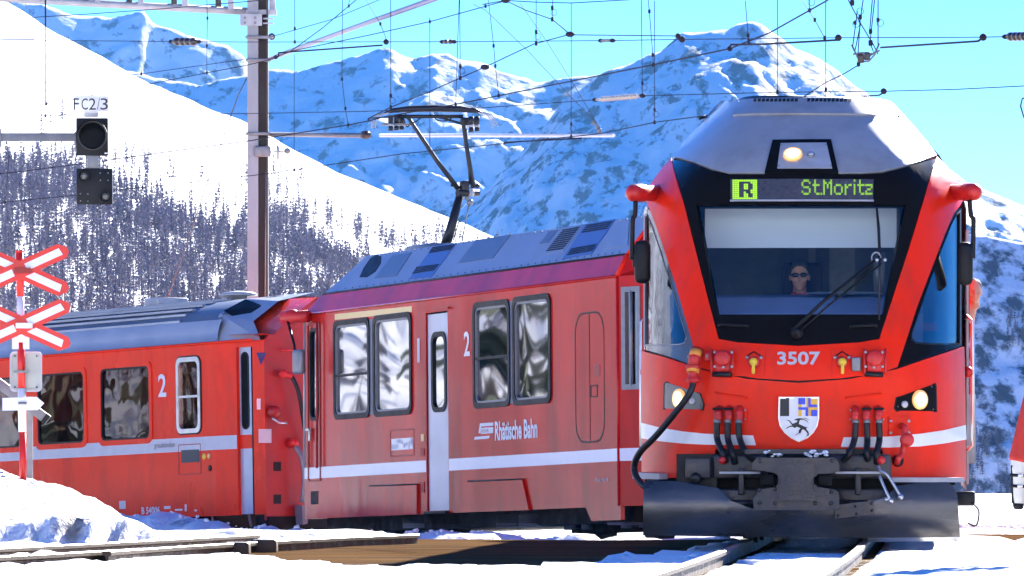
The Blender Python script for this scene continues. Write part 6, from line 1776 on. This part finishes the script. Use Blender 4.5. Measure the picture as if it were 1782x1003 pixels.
w.drop(1437, 0, loop=True)
w = Run('edge_cable', 'small cable end hanging at the far right edge', [(1800, 165), (1779, 172), (1776, 185), (1782, 205), (1800, 215)], 70, 62, r=0.007)
# yoke of several hangers at the upper right
yo = Vector(P(1505, 100, 66)); yk = empty('wire_yoke', yo); tag(yk, 'tangled yoke of hanger wires with clamp at the upper right', 'wire yoke')
Y = lambda px, py, dy=0.0: P(px, py, 66 + dy) - yo
for pts in ([(1476, 0), (1497, 40), (1520, 78), (1528, 95)], [(1502, 0), (1497, 35), (1493, 95)], [(1522, 0), (1514, 75), (1520, 90)], [(1518, 0), (1513, 60)], [(1528, 0), (1528, 80)], [(1492, 20), (1484, 80)], [(1498, 40), (1488, 88)]):
    h = MB().tube([Y(*q) for q in pts], 0.0055, 5).build('hanger_wire', WIRE, yk)
for pts in ([(1482, 78), (1492, 100), (1497, 108), (1512, 107), (1522, 96), (1530, 76)], [(1484, 95), (1500, 92), (1520, 94), (1531, 88)], [(1490, 95), (1506, 104), (1524, 90)]):
    MB().tube([Y(*q) for q in pts], 0.010, 6).build('yoke_bar', GALV, yk)
for px, py, s in ((1498, 102, .09), (1509, 98, .08), (1515, 55, .05), (1497, 30, .05), (1488, 40, .045), (1528, 35, .045), (1515, 75, .06), (1483, 5, .06), (1494, 112, .05)):
    MB().box(Y(px, py), (s * 0.7, s * .6, s), bev=0.012).build('yoke_clamp', PORC if s > .07 else WIRE, yk)
for px, py in ((1497, 20), (1490, 42), (1532, 40)):
    c = Y(px, py); MB().tube([c + Vector((0.034 * math.cos(a), 0, 0.034 * math.sin(a))) for a in np.linspace(0, 2 * math.pi, 13)], 0.003, 4).build('wire_loop', WIRE, yk)

# crumbs of ploughed snow lying on the banks and beside the rails, too small to count
def snow_clumps():
    rn = random.Random(21); V, F = [], []
    ico = [(-.53, 0, .85), (.53, 0, .85), (-.53, 0, -.85), (.53, 0, -.85), (0, .85, .53), (0, .85, -.53), (0, -.85, .53), (0, -.85, -.53), (.85, .53, 0), (-.85, .53, 0), (.85, -.53, 0), (-.85, -.53, 0)]
    icf = [(0, 4, 1), (0, 9, 4), (9, 5, 4), (4, 5, 8), (4, 8, 1), (8, 10, 1), (8, 3, 10), (5, 3, 8), (5, 2, 3), (2, 7, 3), (7, 10, 3), (7, 6, 10), (7, 11, 6), (11, 0, 6), (0, 1, 6), (6, 1, 10), (9, 0, 11), (9, 11, 2), (9, 2, 5), (7, 2, 11)]
    def put(x, y, s):
        z = snow_z(x, y)
        if z < earth_z(x, y) - 0.02: z = earth_z(x, y)
        b = len(V)
        k = [s * rn.uniform(0.7, 1.3) for _ in range(12)]
        for p, q in zip(ico, k): V.append((x + p[0] * q, y + p[1] * q, z + s * 0.3 + p[2] * q * 0.7))
        F.extend([(a + b, c + b, d + b) for a, c, d in icf])
    for _ in range(420):
        x = rn.uniform(-7, 0.4); ln = 91.5 + (-3.95 - x) * 1.437 if x < -3.2 else 78.4 + (1.235 - x) * 2.30
        put(x, ln - 3.6 + rn.gauss(0, 1.3), abs(rn.gauss(0, 0.014)) + 0.006)
    me = bpy.data.meshes.new('snow_clumps'); me.from_pydata(V, [], F)
    o = link('snow_clumps', me, SNOW); tag(o, 'loose crumbs of ploughed snow along the bank beside the train', 'snow', kind='stuff')
snow_clumps()

# ------------------------------------------------------------------ people
def blob(name, mb, m, parent, voxel, smooth_it=4):
    """fuse the pieces into one continuous surface"""
    me = mb.mesh(name)
    o = bpy.data.objects.new('tmp', me); COL.objects.link(o)
    r = o.modifiers.new('r', 'REMESH'); r.mode = 'VOXEL'; r.voxel_size = voxel; r.use_smooth_shade = True
    s = o.modifiers.new('s', 'SMOOTH'); s.factor = 0.5; s.iterations = smooth_it
    dg = bpy.context.evaluated_depsgraph_get()
    m2 = bpy.data.meshes.new_from_object(o.evaluated_get(dg))
    bpy.data.objects.remove(o)
    m2.name = name; m2.materials.clear()
    m2.polygons.foreach_set('use_smooth', [True] * len(m2.polygons))
    return link(name, m2, m, parent)
def head_into(mb, c, s=1.0):
    """a face looking along -y: skull, jaw, nose, brow, mouth, ears"""
    V = lambda x, y, z: Vector(c) + Vector((x, y, z)) * s
    mb.ball(V(0, 0.015, 0.03), 0.1 * s, 18, 14, (0.76, 0.95, 1.02))
    mb.ball(V(0, -0.012, -0.045), 0.075 * s, 16, 12, (0.82, 0.95, 1.05))
    mb.ball(V(0, -0.045, -0.098), 0.034 * s, 12, 8, (1.1, 0.9, 0.7))
    mb.tube([V(0, -0.082, 0.02), V(0, -0.105, -0.022), V(0, -0.086, -0.034)], [0.010 * s, 0.017 * s, 0.012 * s], 8)
    mb.ball(V(0, -0.070, 0.036), 0.03 * s, 12, 8, (1.7, 0.6, 0.45))
    mb.ball(V(0, -0.080, -0.062), 0.020 * s, 10, 6, (1.3, 0.5, 0.35))
    mb.ball(V(0, -0.078, -0.074), 0.018 * s, 10, 6, (1.2, 0.5, 0.35))
    for k in (-1, 1):
        mb.ball(V(k * 0.080, 0.018, -0.012), 0.030 * s, 8, 8, (0.35, 0.7, 1.05))
        mb.ball(V(k * 0.040, -0.060, -0.030), 0.028 * s, 8, 8, (1, 0.7, 0.9))
    mb.tube([V(0, 0.03, -0.08), V(0, 0.04, -0.17)], [0.056 * s, 0.062 * s], 14)
def finger_hand(mb, w, d, up, s=1.0, curl=0.5):
    """hand at wrist w pointing along d, palm facing -up: palm, four fingers, thumb"""
    d = Vector(d).normalized(); up = Vector(up).normalized(); sd = d.cross(up).normalized()
    w = Vector(w)
    mb.tube([w, w + d * 0.045 * s, w + d * 0.09 * s], [0.026 * s, 0.036 * s, 0.034 * s], 10)
    for k, (o, L) in enumerate(((-0.03, 0.075), (-0.01, 0.085), (0.010, 0.080), (0.030, 0.062))):
        a = w + d * 0.085 * s + sd * o * s
        b = a + (d * math.cos(curl * 0.5) - up * math.sin(curl * 0.5)) * L * 0.5 * s
        e = b + (d * math.cos(curl * 1.6) - up * math.sin(curl * 1.6)) * L * 0.5 * s
        mb.tube([a, b, e], [0.0095 * s, 0.0085 * s, 0.007 * s], 8)
    a = w + d * 0.03 * s - sd * 0.032 * s
    mb.tube([a, a + (d * 0.6 - sd * 0.8) * 0.035 * s, a + (d * 0.9 - sd * 0.6) * 0.065 * s], [0.013 * s, 0.010 * s, 0.008 * s], 8)

# the driver behind the windscreen
hc = PA(1391.5, 481, 1.78)
dl = A_M @ Vector((hc.x, hc.y, 0.9))
drv = empty('person', dl, -A_YAW); tag(drv, 'train driver in dark sunglasses and red collar behind the windscreen', 'person')
off_ = Vector((hc.x, hc.y, 0.9))
hz = hc.z - 0.9
mb = MB(); head_into(mb, (0, 0, hz))
mb.tube([(0, 0.04, hz - 0.15), (0, 0.06, hz - 0.25), (0, 0.07, hz - 0.45), (0, 0.05, hz - 0.68)], [0.06, 0.12, 0.15, 0.15], 14)
for k in (-1, 1):
    mb.tube([(k * 0.05, 0.06, hz - 0.22), (k * 0.17, 0.06, hz - 0.24), (k * 0.22, 0.0, hz - 0.46), (k * 0.18, -0.22, hz - 0.56)], [0.06, 0.06, 0.045, 0.032], 10)
    finger_hand(mb, (k * 0.18, -0.22, hz - 0.56), (-k * 0.1, -1, -0.1), (0, 0, 1))
    mb.tube([(k * 0.09, 0.05, hz - 0.68), (k * 0.12, -0.32, hz - 0.66), (k * 0.12, -0.34, hz - 1.0)], [0.085, 0.07, 0.045], 10)
blob('body', mb, SKIN, drv, 0.0085, 2)
mb = MB()
mb.tube([(0, 0.045, hz - 0.128), (0, 0.05, hz - 0.18), (0, 0.06, hz - 0.25), (0, 0.07, hz - 0.45), (0, 0.05, hz - 0.70)], [0.070, 0.085, 0.14, 0.168, 0.165], 16)
for k in (-1, 1):
    mb.tube([(k * 0.05, 0.06, hz - 0.22), (k * 0.18, 0.06, hz - 0.235), (k * 0.235, 0.0, hz - 0.46), (k * 0.19, -0.19, hz - 0.55)], [0.07, 0.072, 0.056, 0.042], 10)
blob('shirt', mb, CLOTH_R, drv, 0.012, 3)
mb = MB(); mb.ball((0, 0.030, hz + 0.052), 0.1, 16, 10, (0.845, 1.02, 0.935))
me = mb
hv = []
blob_h = blob('hair', mb, HAIRG, drv, 0.008, 2)
# cut the hair back from the face
bm = bmesh.new(); bm.from_mesh(blob_h.data)
bmesh.ops.bisect_plane(bm, geom=bm.verts[:] + bm.edges[:] + bm.faces[:], plane_co=(0, -0.052, hz + 0.066), plane_no=(0, -0.70, -0.72), clear_outer=True)
bm.to_mesh(blob_h.data); bm.free()
sgm = MB()
for k in (-1, 1):
    sgm.ball((k * 0.034, -0.090, hz + 0.008), 0.03, 14, 8, (1.05, 0.30, 0.68)); sgm.tube([(k * 0.062, -0.082, hz + 0.012), (k * 0.079, -0.03, hz + 0.010), (k * 0.080, 0.02, hz + 0.006)], 0.005, 6)
sgm.tube([(-0.02, -0.098, hz + 0.012), (0.02, -0.098, hz + 0.012)], 0.004, 6)
sgm.build('sunglasses', mat('dark_lens', (0.006, 0.006, 0.008), 0.12, spec=0.4), drv)
# driver seat belongs to the railcar
st_ = MB().box((hc.x + 0.02, hc.y + 0.20, hc.z - 0.06), (0.34, 0.10, 0.36), bev=0.04).box((hc.x, hc.y + 0.22, hc.z - 0.6), (0.5, 0.12, 0.8), bev=0.05).box((hc.x, hc.y + 0.0, hc.z - 0.85), (0.5, 0.5, 0.12), bev=0.04).build('driver_seat', CLOTH_D, A)

# a passenger leaning out on the far side, only the face shows past the right edge of the train
q = P(1699, 508, 64.0)
ps = empty('person', (q.x - 0.02, q.y, q.z - 0.9)); tag(ps, 'passenger leaning out of the railcar beside the right mirror', 'person')
mb = MB(); head_into(mb, (0, 0, 0.9), 0.9)
mb.tube([(-0.02, 0.05, 0.76), (-0.12, 0.08, 0.62), (-0.26, 0.10, 0.42)], [0.06, 0.13, 0.15], 12)
blob('body', mb, SKIN, ps, 0.012, 2)
blob('hair', MB().ball((0, 0.03, 0.945), 0.09, 14, 10, (0.85, 0.95, 0.9)), HAIRG, ps, 0.012, 2)
blob('jacket', MB().tube([(-0.06, 0.06, 0.70), (-0.14, 0.08, 0.60), (-0.28, 0.10, 0.38)], [0.10, 0.15, 0.17], 12), CLOTH_R, ps, 0.015, 2)

# the skier at the right edge, walking off with the rear foot lifted
KD = 50.0
kp = P(1835, 960, KD); kp.z = earth_z(kp.x, KD) + 0.05
sk_ = empty('person', kp); tag(sk_, 'skier in red trousers and pale ski boots at the right edge', 'person')
K = lambda px, py, dy=0.0: P(px, py, KD + dy) - kp
ank = K(1776, 806); knee = K(1806, 690, 0.05); hip = K(1842, 560, 0.1); toe = K(1772, 884); heel = K(1752, 812)
f2 = Vector((0.12, 0.05, 0.0)); h2_ = hip + Vector((0.14, 0.05, 0)); k2 = Vector((0.26, 0.0, 0.52)); a2 = Vector((0.20, 0.0, 0.13))
sp_ = hip + Vector((0.07, 0.02, 0.10)); chs = sp_ + Vector((0.06, 0, 0.45)); nk = chs + Vector((0.03, 0, 0.16)); hd = nk + Vector((0.03, -0.01, 0.16))
mb = MB(); head_into(mb, hd)
mb.tube([nk, chs, sp_], [0.06, 0.15, 0.14], 14)
for h_, k_, a_ in ((hip, knee, ank), (h2_, k2, a2)):
    mb.tube([h_, k_, a_], [0.085, 0.055, 0.045], 12)
mb.tube([sp_, hip], 0.1, 10); mb.tube([sp_, h2_], 0.1, 10)
for s in (-1, 1):
    e_ = chs + Vector((0.10 * s, s * 0.22, -0.22)); wr = e_ + Vector((0.2, -0.02 * s, -0.10))
    mb.tube([chs + Vector((0, s * 0.14, 0.08)), chs + Vector((0.0, s * 0.2, 0.05)), e_, wr], [0.06, 0.055, 0.042, 0.03], 10)
    finger_hand(mb, wr, (1, 0, -0.3), (0, 0, 1))
blob('body', mb, SKIN, sk_, 0.014, 2)
mb = MB()
for h_, k_, a_ in ((hip, knee, ank), (h2_, k2, a2)):
    end = a_ + (a_ - k_).normalized() * -0.0
    mb.tube([h_, (h_ + k_) / 2, k_, (k_ + a_) / 2, end], [0.125, 0.115, 0.105, 0.10, 0.095], 14)
mb.tube([sp_ + Vector((0, 0, 0.05)), hip], 0.15, 12); mb.tube([sp_ + Vector((0, 0, 0.05)), h2_], 0.15, 12)
blob('trousers', mb, CLOTH_R, sk_, 0.016, 3)
mb = MB(); mb.tube([nk - Vector((0, 0, 0.02)), chs, sp_ - Vector((0, 0, 0.05))], [0.10, 0.20, 0.19], 14)
for s in (-1, 1):
    e_ = chs + Vector((0.10 * s, s * 0.22, -0.22)); wr = e_ + Vector((0.2, -0.02 * s, -0.10))
    mb.tube([chs + Vector((0, s * 0.10, 0.08)), chs + Vector((0.0, s * 0.2, 0.05)), e_, wr], [0.08, 0.08, 0.065, 0.05], 10)
blob('jacket', mb, mat('navy_jacket', (0.03, 0.05, 0.16), 0.7), sk_, 0.02, 3)
blob('cap', MB().ball(hd + Vector((0, 0.02, 0.06)), 0.1, 14, 10, (0.9, 1.05, 0.9)), CLOTH_D, sk_, 0.015, 2)
def boot(a_, k_, toe_, par):
    """hard ski boot: cuff round the shin, shell down to the toe, straps and buckles"""
    up = (k_ - a_).normalized(); fw = (toe_ - a_); ln = fw.length; fw = fw.normalized()
    sole = fw.cross(up).cross(fw).normalized()          # direction from sole towards the instep
    if sole.dot(up) < 0: sole = -sole
    b = MB()
    heel_ = a_ - up * 0.02 - fw * 0.0
    b.tube([a_ + up * 0.10, a_ + up * 0.02, a_ - up * 0.04], [0.082, 0.078, 0.068], 14)
    b.tube([a_ - up * 0.03, a_ + fw * ln * 0.35, a_ + fw * ln * 0.75, a_ + fw * ln * 0.98], [0.072, 0.066, 0.056, 0.036], 14)
    bt = blob('ski_boot', b, BOOTW, par, 0.010, 2)
    for t, r_ in ((0.28, 0.070), (0.52, 0.065)):
        c = a_ + fw * ln * t
        MB().tube([c - fw * 0.011, c + fw * 0.011], r_ + 0.004, 14).build('strap', BLACKM, bt)
        sdv = fw.cross(sole).normalized()
        MB().box(c + Vector((0, -1, 0)) * (r_ + 0.006), (0.04, 0.012, 0.02), bev=0.003).build('buckle', STEEL, bt)
    MB().tube([a_ + up * 0.085, a_ + up * 0.115], 0.087, 14).build('cuff_strap', BLACKM, bt)
    MB().tube([a_ + up * 0.03 + fw * 0.02, a_ + fw * ln * 0.20 + sole * 0.03], 0.06, 10).build('tongue', BLACKM, bt)
    MB().tube([a_ + fw * ln * 0.90, a_ + fw * ln * 1.0, a_ + fw * ln * 1.04], [0.045, 0.038, 0.025], 10).build('toe_lug', BLACKM, bt)
    MB().tube([a_ - fw * 0.0 - sole * 0.068 + fw * 0.02, a_ + fw * ln * 0.9 - sole * 0.045], 0.014, 6).build('sole', BLACKM, bt)
boot(ank, knee, toe, sk_)
boot(a2, k2, a2 + Vector((0.27, 0, -0.06)), sk_)

# ------------------------------------------------------------------ larches on the slopes
LARCH = mat('bare_larch_twigs', (0.19, 0.165, 0.20), 0.9, var=0.35, vscale=0.4)
BARK = mat('larch_bark', (0.10, 0.07, 0.055), 0.9, var=0.2)
def larch_mesh(seed, n_t=9, w=0.20):
    """unit-height larch crown of drooping twig blades, uneven and see-through"""
    rn = random.Random(seed); v, f = [], []
    for t in range(n_t):
        z = 0.14 + 0.84 * (t + rn.uniform(-.3, .3)) / n_t
        rad = w * (1.05 - z) * rn.uniform(0.75, 1.25) + 0.012
        for k in range(5):
            a = 2 * math.pi * (k + rn.random()) / 5; l = rad * rn.uniform(0.6, 1.2); b = len(v)
            ca, sa = math.cos(a), math.sin(a)
            wd = 0.030 + 0.25 * rad
            v += [(0, 0, z + 0.045), (ca * l - sa * wd * .6, sa * l + ca * wd * .6, z - 0.035 * rn.random()), (ca * l * 1.15, sa * l * 1.15, z - 0.05), (ca * l + sa * wd * .6, sa * l - ca * wd * .6, z - 0.035 * rn.random())]
            f += [(b, b + 1, b + 2), (b, b + 2, b + 3)]
    return v, f
KIND = [larch_mesh(k, 9 + k % 3, 0.14 + 0.022 * k) for k in range(5)]
CROWN = []
for k, (v, f) in enumerate(KIND):
    me = bpy.data.meshes.new('larch_crown'); me.from_pydata(v, [], f); me.materials.append(LARCH); CROWN.append(me)
tv = MB().tube([(0, 0, -0.05), (0, 0, 0.4), (0, 0, 0.97)], [0.022, 0.015, 0.003], 5)
TRUNK = tv.mesh('larch_trunk'); TRUNK.materials.append(BARK)
TL = [(-400, 200), (0, 232), (80, 225), (180, 262), (250, 292), (330, 330), (400, 345), (450, 318), (520, 330), (560, 390), (640, 418), (720, 430), (800, 440), (900, 470)]
rn = random.Random(11)
spots = []
for _ in range(90000):
    y = rn.uniform(420, 1480); x = rn.uniform(-175, 25)
    z = left_z(x, y); px = CX + FPX * x / y; py = HY - (z - CZ) * FPX / y
    if not (-60 < px < 900) or py > 640: continue
    d = py - lerp_tab(TL, px)
    dens = smooth01((d + 25) / 150.0)
    c = fbm(x, y * 0.55, 16, 4, 21.0)
    if d < -25: continue
    if d < 60: keep = 0.05 + 0.45 * dens if c > 0.05 else 0.03
    else: keep = 0.95 if c > -0.22 else 0.14
    if rn.random() < keep * 0.42:
        h = rn.uniform(2.0, 4.4) * (0.55 + 0.55 * (y / 1400.0))
        spots.append((x, y, z, h, rn.randrange(5), rn.uniform(0, 6.28), px, py))
vis = [s for s in spots if 0 < s[6] < 880 and s[7] < 560]
vis.sort(key=lambda s: -s[3] / s[1])
solo = set(id(s) for s in vis[:300])
def stuff_trees(name, lst, label):
    V, F = [], []
    for (x, y, z, h, k, a, _, _) in lst:
        v, f = KIND[k]; b = len(V); ca, sa = math.cos(a) * h, math.sin(a) * h
        V += [(x + p[0] * ca - p[1] * sa, y + p[0] * sa + p[1] * ca, z + p[2] * h) for p in v]
        F += [(q[0] + b, q[1] + b, q[2] + b) for q in f]
        b = len(V); r = 0.018 * h
        V += [(x - r, y, z - .1), (x + r, y, z - .1), (x, y, z + h * .9), (x, y - r, z - .1)]
        F += [(b, b + 1, b + 2), (b, b + 3, b + 2)]
    me = bpy.data.meshes.new(name); me.from_pydata(V, [], F)
    o = link(name, me, LARCH); tag(o, label, 'forest', kind='stuff'); return o
first = None
for s in vis[:300]:
    x, y, z, h, k, a = s[:6]
    t = empty('larch_tree', (x, y, z), a); t.scale = (h, h, h)
    tag(t, 'slender bare larch tree on the sunny snow slope', 'tree', 'larches on the sunny slope')
    c = bpy.data.objects.new('crown', CROWN[k]); COL.objects.link(c); c.parent = t
    c = bpy.data.objects.new('trunk', TRUNK); COL.objects.link(c); c.parent = t
stuff_trees('larch_forest', [s for s in spots if id(s) not in solo], 'mass of bare larches covering the lower sunny slope')
# unseen wood further along the slope, added to darken the window reflections
fl = []
for _ in range(5200):
    y = rn.uniform(300, 1300); x = rn.uniform(-900, -180)
    px = CX + FPX * x / y
    if px > -120: continue
    if fbm(x, y, 60, 3, 4.4) > -0.15:
        fl.append((x, y, left_z(x, y), rn.uniform(7, 13), rn.randrange(5), rn.uniform(0, 6.28), 0, 0))
stuff_trees('reflected_forest', fl, 'unseen larch wood beyond the left edge, added for dark window reflections')
# wooded hill at the right
fr2 = []
for _ in range(2600):
    y = rn.uniform(1024, 1098); x = rn.uniform(60, 118)
    if fbm(x, y * 0.5, 11, 4, 31.0) > 0.02:
        fr2.append((x, y, right_z(x, y), rn.uniform(1.4, 2.8), rn.randrange(5), rn.uniform(0, 6.28), 0, 0))
stuff_trees('hillside_forest', fr2, 'scattered conifers on the blue shaded hill at right edge')

# ------------------------------------------------------------------ station houses beyond the left edge, mirrored in the carriage windows
PLAST = mat('cream_plaster', (0.72, 0.68, 0.60), 0.85, var=0.06)
GREYP = mat('grey_plaster', (0.42, 0.42, 0.42), 0.85, var=0.08)
WOODB = mat('brown_timber', (0.13, 0.075, 0.04), 0.75, var=0.25, bump=0.2)
def house(name, loc, rz, w, d, h, m_, label, floors=3, cols=4):
    o = empty(name, loc, rz); tag(o, label, 'house')
    MB().box((0, 0, h / 2 - 1), (w, d, h + 2)).build('wall', m_, o)
    rf_ = MB().prism([(-d / 2 - .8, h), (d / 2 + .8, h), (0, h + d * 0.33)], lambda a, b: (-w / 2 - .8, a, b), lambda a, b: (w / 2 + .8, a, b)).build('roof', WOODB, o)
    MB().prism([(-d / 2 - .9, h + .15), (d / 2 + .9, h + .15), (0, h + d * 0.33 + .35)], lambda a, b: (-w / 2 - .85, a, b), lambda a, b: (w / 2 + .85, a, b)).build('roof_snow', SNOW, rf_)
    for fl_ in range(floors):
        for c in range(cols):
            x = -w / 2 + w * (c + 0.5) / cols; z = 1.6 + fl_ * (h - 1.5) / floors
            wi = MB().box((x, -d / 2 - 0.02, z), (1.1, 0.10, 1.5)).build('window', BLACK, o)
            MB().box((x, -d / 2 - 0.06, z - .85), (1.4, 0.2, 0.1)).build('sill', GREYP, wi)
    MB().box((w * .25, 0, h + d * .33), (0.9, 0.9, 1.8)).build('chimney', GREYP, o)
    return o
house('station_house', (-128, 168, -3.5), R(-60), 15, 9, 9.5, PLAST, 'cream plastered station house with brown roof beyond the left edge')
house('village_house', (-150, 186, -4), R(-52), 13, 10, 12, GREYP, 'grey village house standing behind the station house', 4, 3)
SPR = mat('spruce_needles', (0.035, 0.05, 0.03), 0.9, var=0.3, vscale=2)
rn = random.Random(4)
for k, (x, y) in enumerate(((-15.5, 99), (-24.5, 103), (-30, 113.5), (-37.5, 123.5), (-33, 104.5), (-47, 127))):  # unseen spruces, added as dark shapes for the panes to reflect
    h = rn.uniform(5, 8.5)
    t = empty('reflected_spruce', (x, y, earth_z(x, y)), rn.uniform(0, 6)); t.scale = (h, h, h)
    tag(t, 'unseen dark spruce beyond the left edge, added for the window reflections', 'tree', 'spruces added for window reflections')
    c = bpy.data.objects.new('crown', bpy.data.meshes.new_from_object(bpy.data.objects['larch_tree'].children[0]) if False else CROWN[k % 5].copy()); c.data.materials.clear(); c.data.materials.append(SPR); COL.objects.link(c); c.parent = t
    c = bpy.data.objects.new('trunk', TRUNK); COL.objects.link(c); c.parent = t
